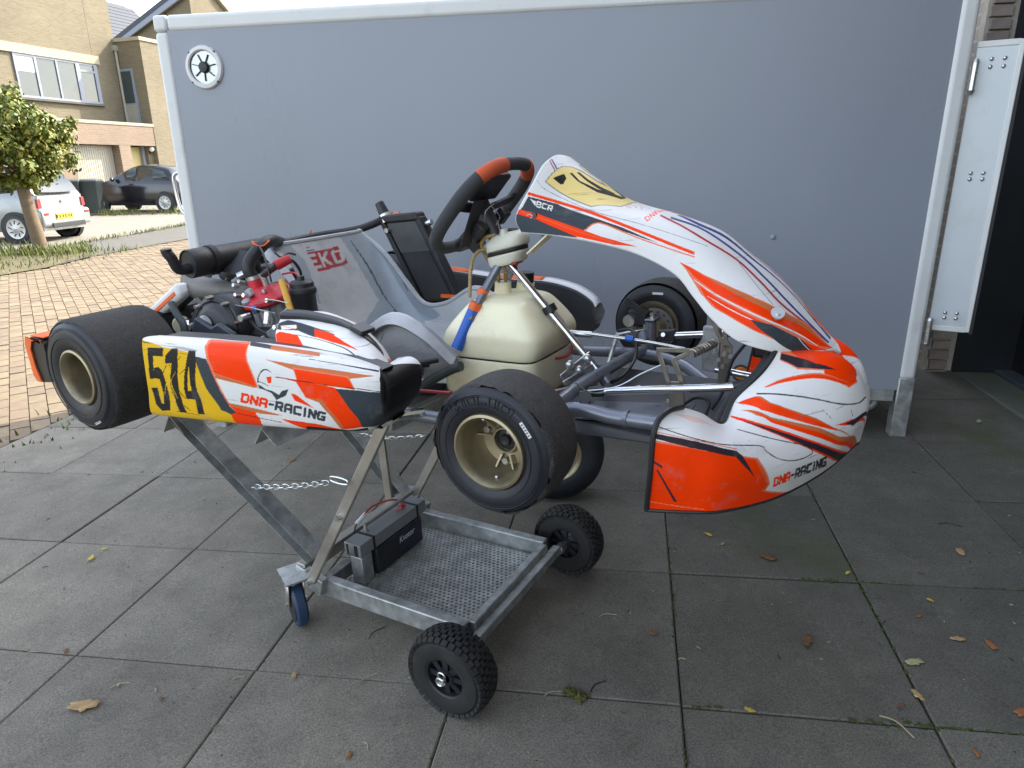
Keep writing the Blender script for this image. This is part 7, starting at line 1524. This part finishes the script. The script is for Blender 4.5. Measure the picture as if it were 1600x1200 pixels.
leaf(-1.100, 3.110, 0.016, 0.52, 'leaf_rust', 'dark rusty leaf on the slabs behind the rear trolley leg', lobes=7, seed=5)
leaf(0.725, 2.231, 0.014, 2.22, 'leaf_gold', 'bright yellow leaf just below the orange nose wing', lobes=4, seed=6)
leaf(0.758, 2.162, 0.011, 3.92, 'leaf_tan', 'small tan leaf right of the bright yellow leaf', lobes=5, seed=7)
leaf(0.885, 2.063, 0.027, 5.62, 'leaf_brown', 'crumpled dark brown leaf below the nose lettering', lobes=7, seed=8)
leaf(0.842, 1.634, 0.023, 1.04, 'leaf_brown', 'crumpled red brown leaf in the middle of a lower right slab', lobes=4, seed=9)
leaf(0.412, 1.696, 0.013, 2.74, 'leaf_rust', 'small orange brown leaf left of the slab joint', lobes=5, seed=10)
leaf(1.536, 2.042, 0.023, 4.44, 'leaf_tan', 'tan oak leaf on the slab right of the mossy corner', lobes=7, seed=11)
leaf(1.259, 1.611, 0.018, 6.14, 'leaf_tan', 'small tan leaf on the rightmost near slab, left of two', lobes=4, seed=12)
leaf(1.332, 1.581, 0.020, 1.56, 'leaf_rust', 'folded rusty leaf right of the small tan leaf', lobes=5, seed=13)
leaf(1.088, 1.529, 0.023, 3.26, 'leaf_pale', 'pale yellow green leaf lying across the right slab joint', lobes=7, seed=14)
leaf(1.032, 1.411, 0.018, 4.96, 'leaf_tan', 'light brown leaf below the pale green leaf', lobes=4, seed=15)
leaf(1.249, 1.343, 0.022, 0.38, 'leaf_rust', 'orange brown leaf cut by the right picture edge', lobes=5, seed=16)
leaf(1.285, 1.789, 0.010, 2.08, 'leaf_gold', 'small yellow leaf below the mossy joint at right', lobes=7, seed=17)
leaf(1.109, 1.951, 0.011, 3.78, 'leaf_gold', 'small yellow leaf beside the mossy slab corner', lobes=4, seed=18)
leaf(1.337, 1.932, 0.009, 5.48, 'leaf_brown', 'tiny dark red leaf above the long mossy joint', lobes=5, seed=19)
leaf(2.336, 3.164, 0.020, 0.90, 'leaf_pale', 'pale leaf on the ground in front of the garage door', lobes=7, seed=20)
leaf(0.595, 1.388, 0.013, 2.60, 'leaf_gold', 'small yellow leaf on the lowest joint at centre right', lobes=4, seed=21)
leaf(-0.410, 1.303, 0.011, 4.30, 'leaf_rust', 'tiny orange leaf near the bottom edge left of centre', lobes=5, seed=22)
leaf(-0.980, 1.523, 0.009, 6.00, 'leaf_brown', 'tiny brown seed leaf right of the large tan leaf', lobes=7, seed=23)
leaf(1.063, 1.231, 0.011, 1.42, 'leaf_rust', 'tiny rusty leaf at the bottom right corner', lobes=4, seed=24)
leaf(0.972, 1.380, 0.010, 3.12, 'leaf_brown', 'tiny dark brown leaf near the lower right joint', lobes=5, seed=25)
leaf(-1.132, 1.585, 0.007, 4.82, 'straw', 'tiny straw coloured husk above the large tan leaf', lobes=7, seed=26)
leaf(1.208, 1.717, 0.009, 0.24, 'leaf_rust', 'tiny reddish leaf between the joint and the two right leaves', lobes=4, seed=27)
leaf(-0.631, 1.589, 0.013, 1.94, 'leaf_tan', 'small split tan leaf just below the joint by the caster', lobes=5, seed=28)
twig(-1.127, 1.583, 0.050, 0.40, 'straw', 'thin straw twig above the large tan leaf')
twig(-1.489, 1.742, 0.035, 0.30, 'straw', 'short straw twig near the left edge')
twig(-0.374, 1.330, 0.030, -1.00, 'straw', 'short pale stalk near the bottom edge')
twig(0.289, 1.789, 0.055, 0.10, 'straw', 'curved straw stalk right of the trolley')
twig(0.222, 1.495, 0.060, 0.70, 'twig_dark', 'thin dark curved twig beside the moss lump')
twig(-0.425, 1.761, 0.070, 0.90, 'twig_dark', 'thin dark twig lying under the tray edge')
twig(0.926, 1.317, 0.085, -1.00, 'straw', 'long straw stalk crossing the lowest joint')
twig(1.608, 2.216, 0.075, -0.35, 'twig_dark', 'dark twig on the slab near the right edge')
twig(-0.779, 1.413, 0.025, 1.20, 'straw', 'short straw stalk beside the wide dark joint')
twig(-0.415, 1.562, 0.060, 0.80, 'straw', 'bent straw stalk by the near trolley wheel')
twig(0.098, 1.475, 0.050, 0.30, 'straw', 'forked dry rootlet left of the moss lump')
twig(0.468, 1.583, 0.020, 0.00, 'straw', 'tiny pale stick lying in the slab joint')
twig(-0.791, 1.591, 0.030, 0.30, 'straw', 'tiny pale stick left of the wide dark joint')
rm_ = random.Random(8); m = MB()
for k in range(90):
    t = rm_.uniform(-1, 1); m.sphere((t * .032, rm_.gauss(0, .006) + .006 * t * t, .006 + rm_.uniform(0, .010) * (1 - t * t)), rm_.uniform(.003, .007), 6, 4)
ml = m.build('moss_lump', mt['moss_lump']); ml.matrix_world = Matrix.Translation(drive_pt(0.154, 1.463, 0)) @ MDR.to_4x4() @ Matrix.Rotation(-.7, 4, 'Z'); tag(ml, 'lump of loose olive moss on the joint right of the near wheel', 'moss')

rl = random.Random(21); m = MB()
for k in range(420):
    a, b = rl.uniform(-2.6, 1.8), rl.uniform(.5, 3.2); sz_ = rl.uniform(.0012, .0032); th = rl.uniform(0, 6.28); ln_ = sz_ * rl.choice((1, 1, 1.5, 3)); c, q = math.cos(th), math.sin(th)
    m.cur = rl.randrange(3); m.box((a, b, .0035), (ln_ * 2, sz_, .0015), np.array([[c, -q, 0], [q, c, 0], [0, 0, 1]]))
gr_ = m.build('paving_grit', [mt['straw'], mt['leaf_brown'], mt['twig_dark']], None, smooth=False, M=M_drv()); tag(gr_, 'fine grit and dry crumbs scattered over the dark paving', 'grit', kind='stuff')
# spare wheel standing behind the near front wheel
spw = empty('spare_wheel', M_KART @ Matrix.Translation(Vector((-.544, .731, 0))) @ Matrix.Rotation(rad(25), 4, 'Z'), 'dark spare tyre with tan rim standing on the slabs behind the front wheel', 'wheel')
RS = .212
MB().lathe([(.112, -.035), (.118, -.058), (.15, -.068), (.185, -.062), (RS - .004, -.04), (RS, -.015), (RS, .015), (RS - .004, .04), (.185, .062), (.15, .068), (.118, .058), (.112, .035)], (0, 0, RS), (0, 1, 0), 64).build('tyre', mt['tyre_side'], spw)
MB().lathe([(.0, -.01), (.03, -.012), (.09, -.02), (.10, -.05), (.108, -.058), (.117, -.060), (.119, -.05)], (0, 0, RS), (0, 1, 0), 48).build('rim', mt['rim_gold'], spw)
MB().cyl((0, -.03, RS), (0, .03, RS), .025, n=20).build('hub', mt['engine_black'], spw)
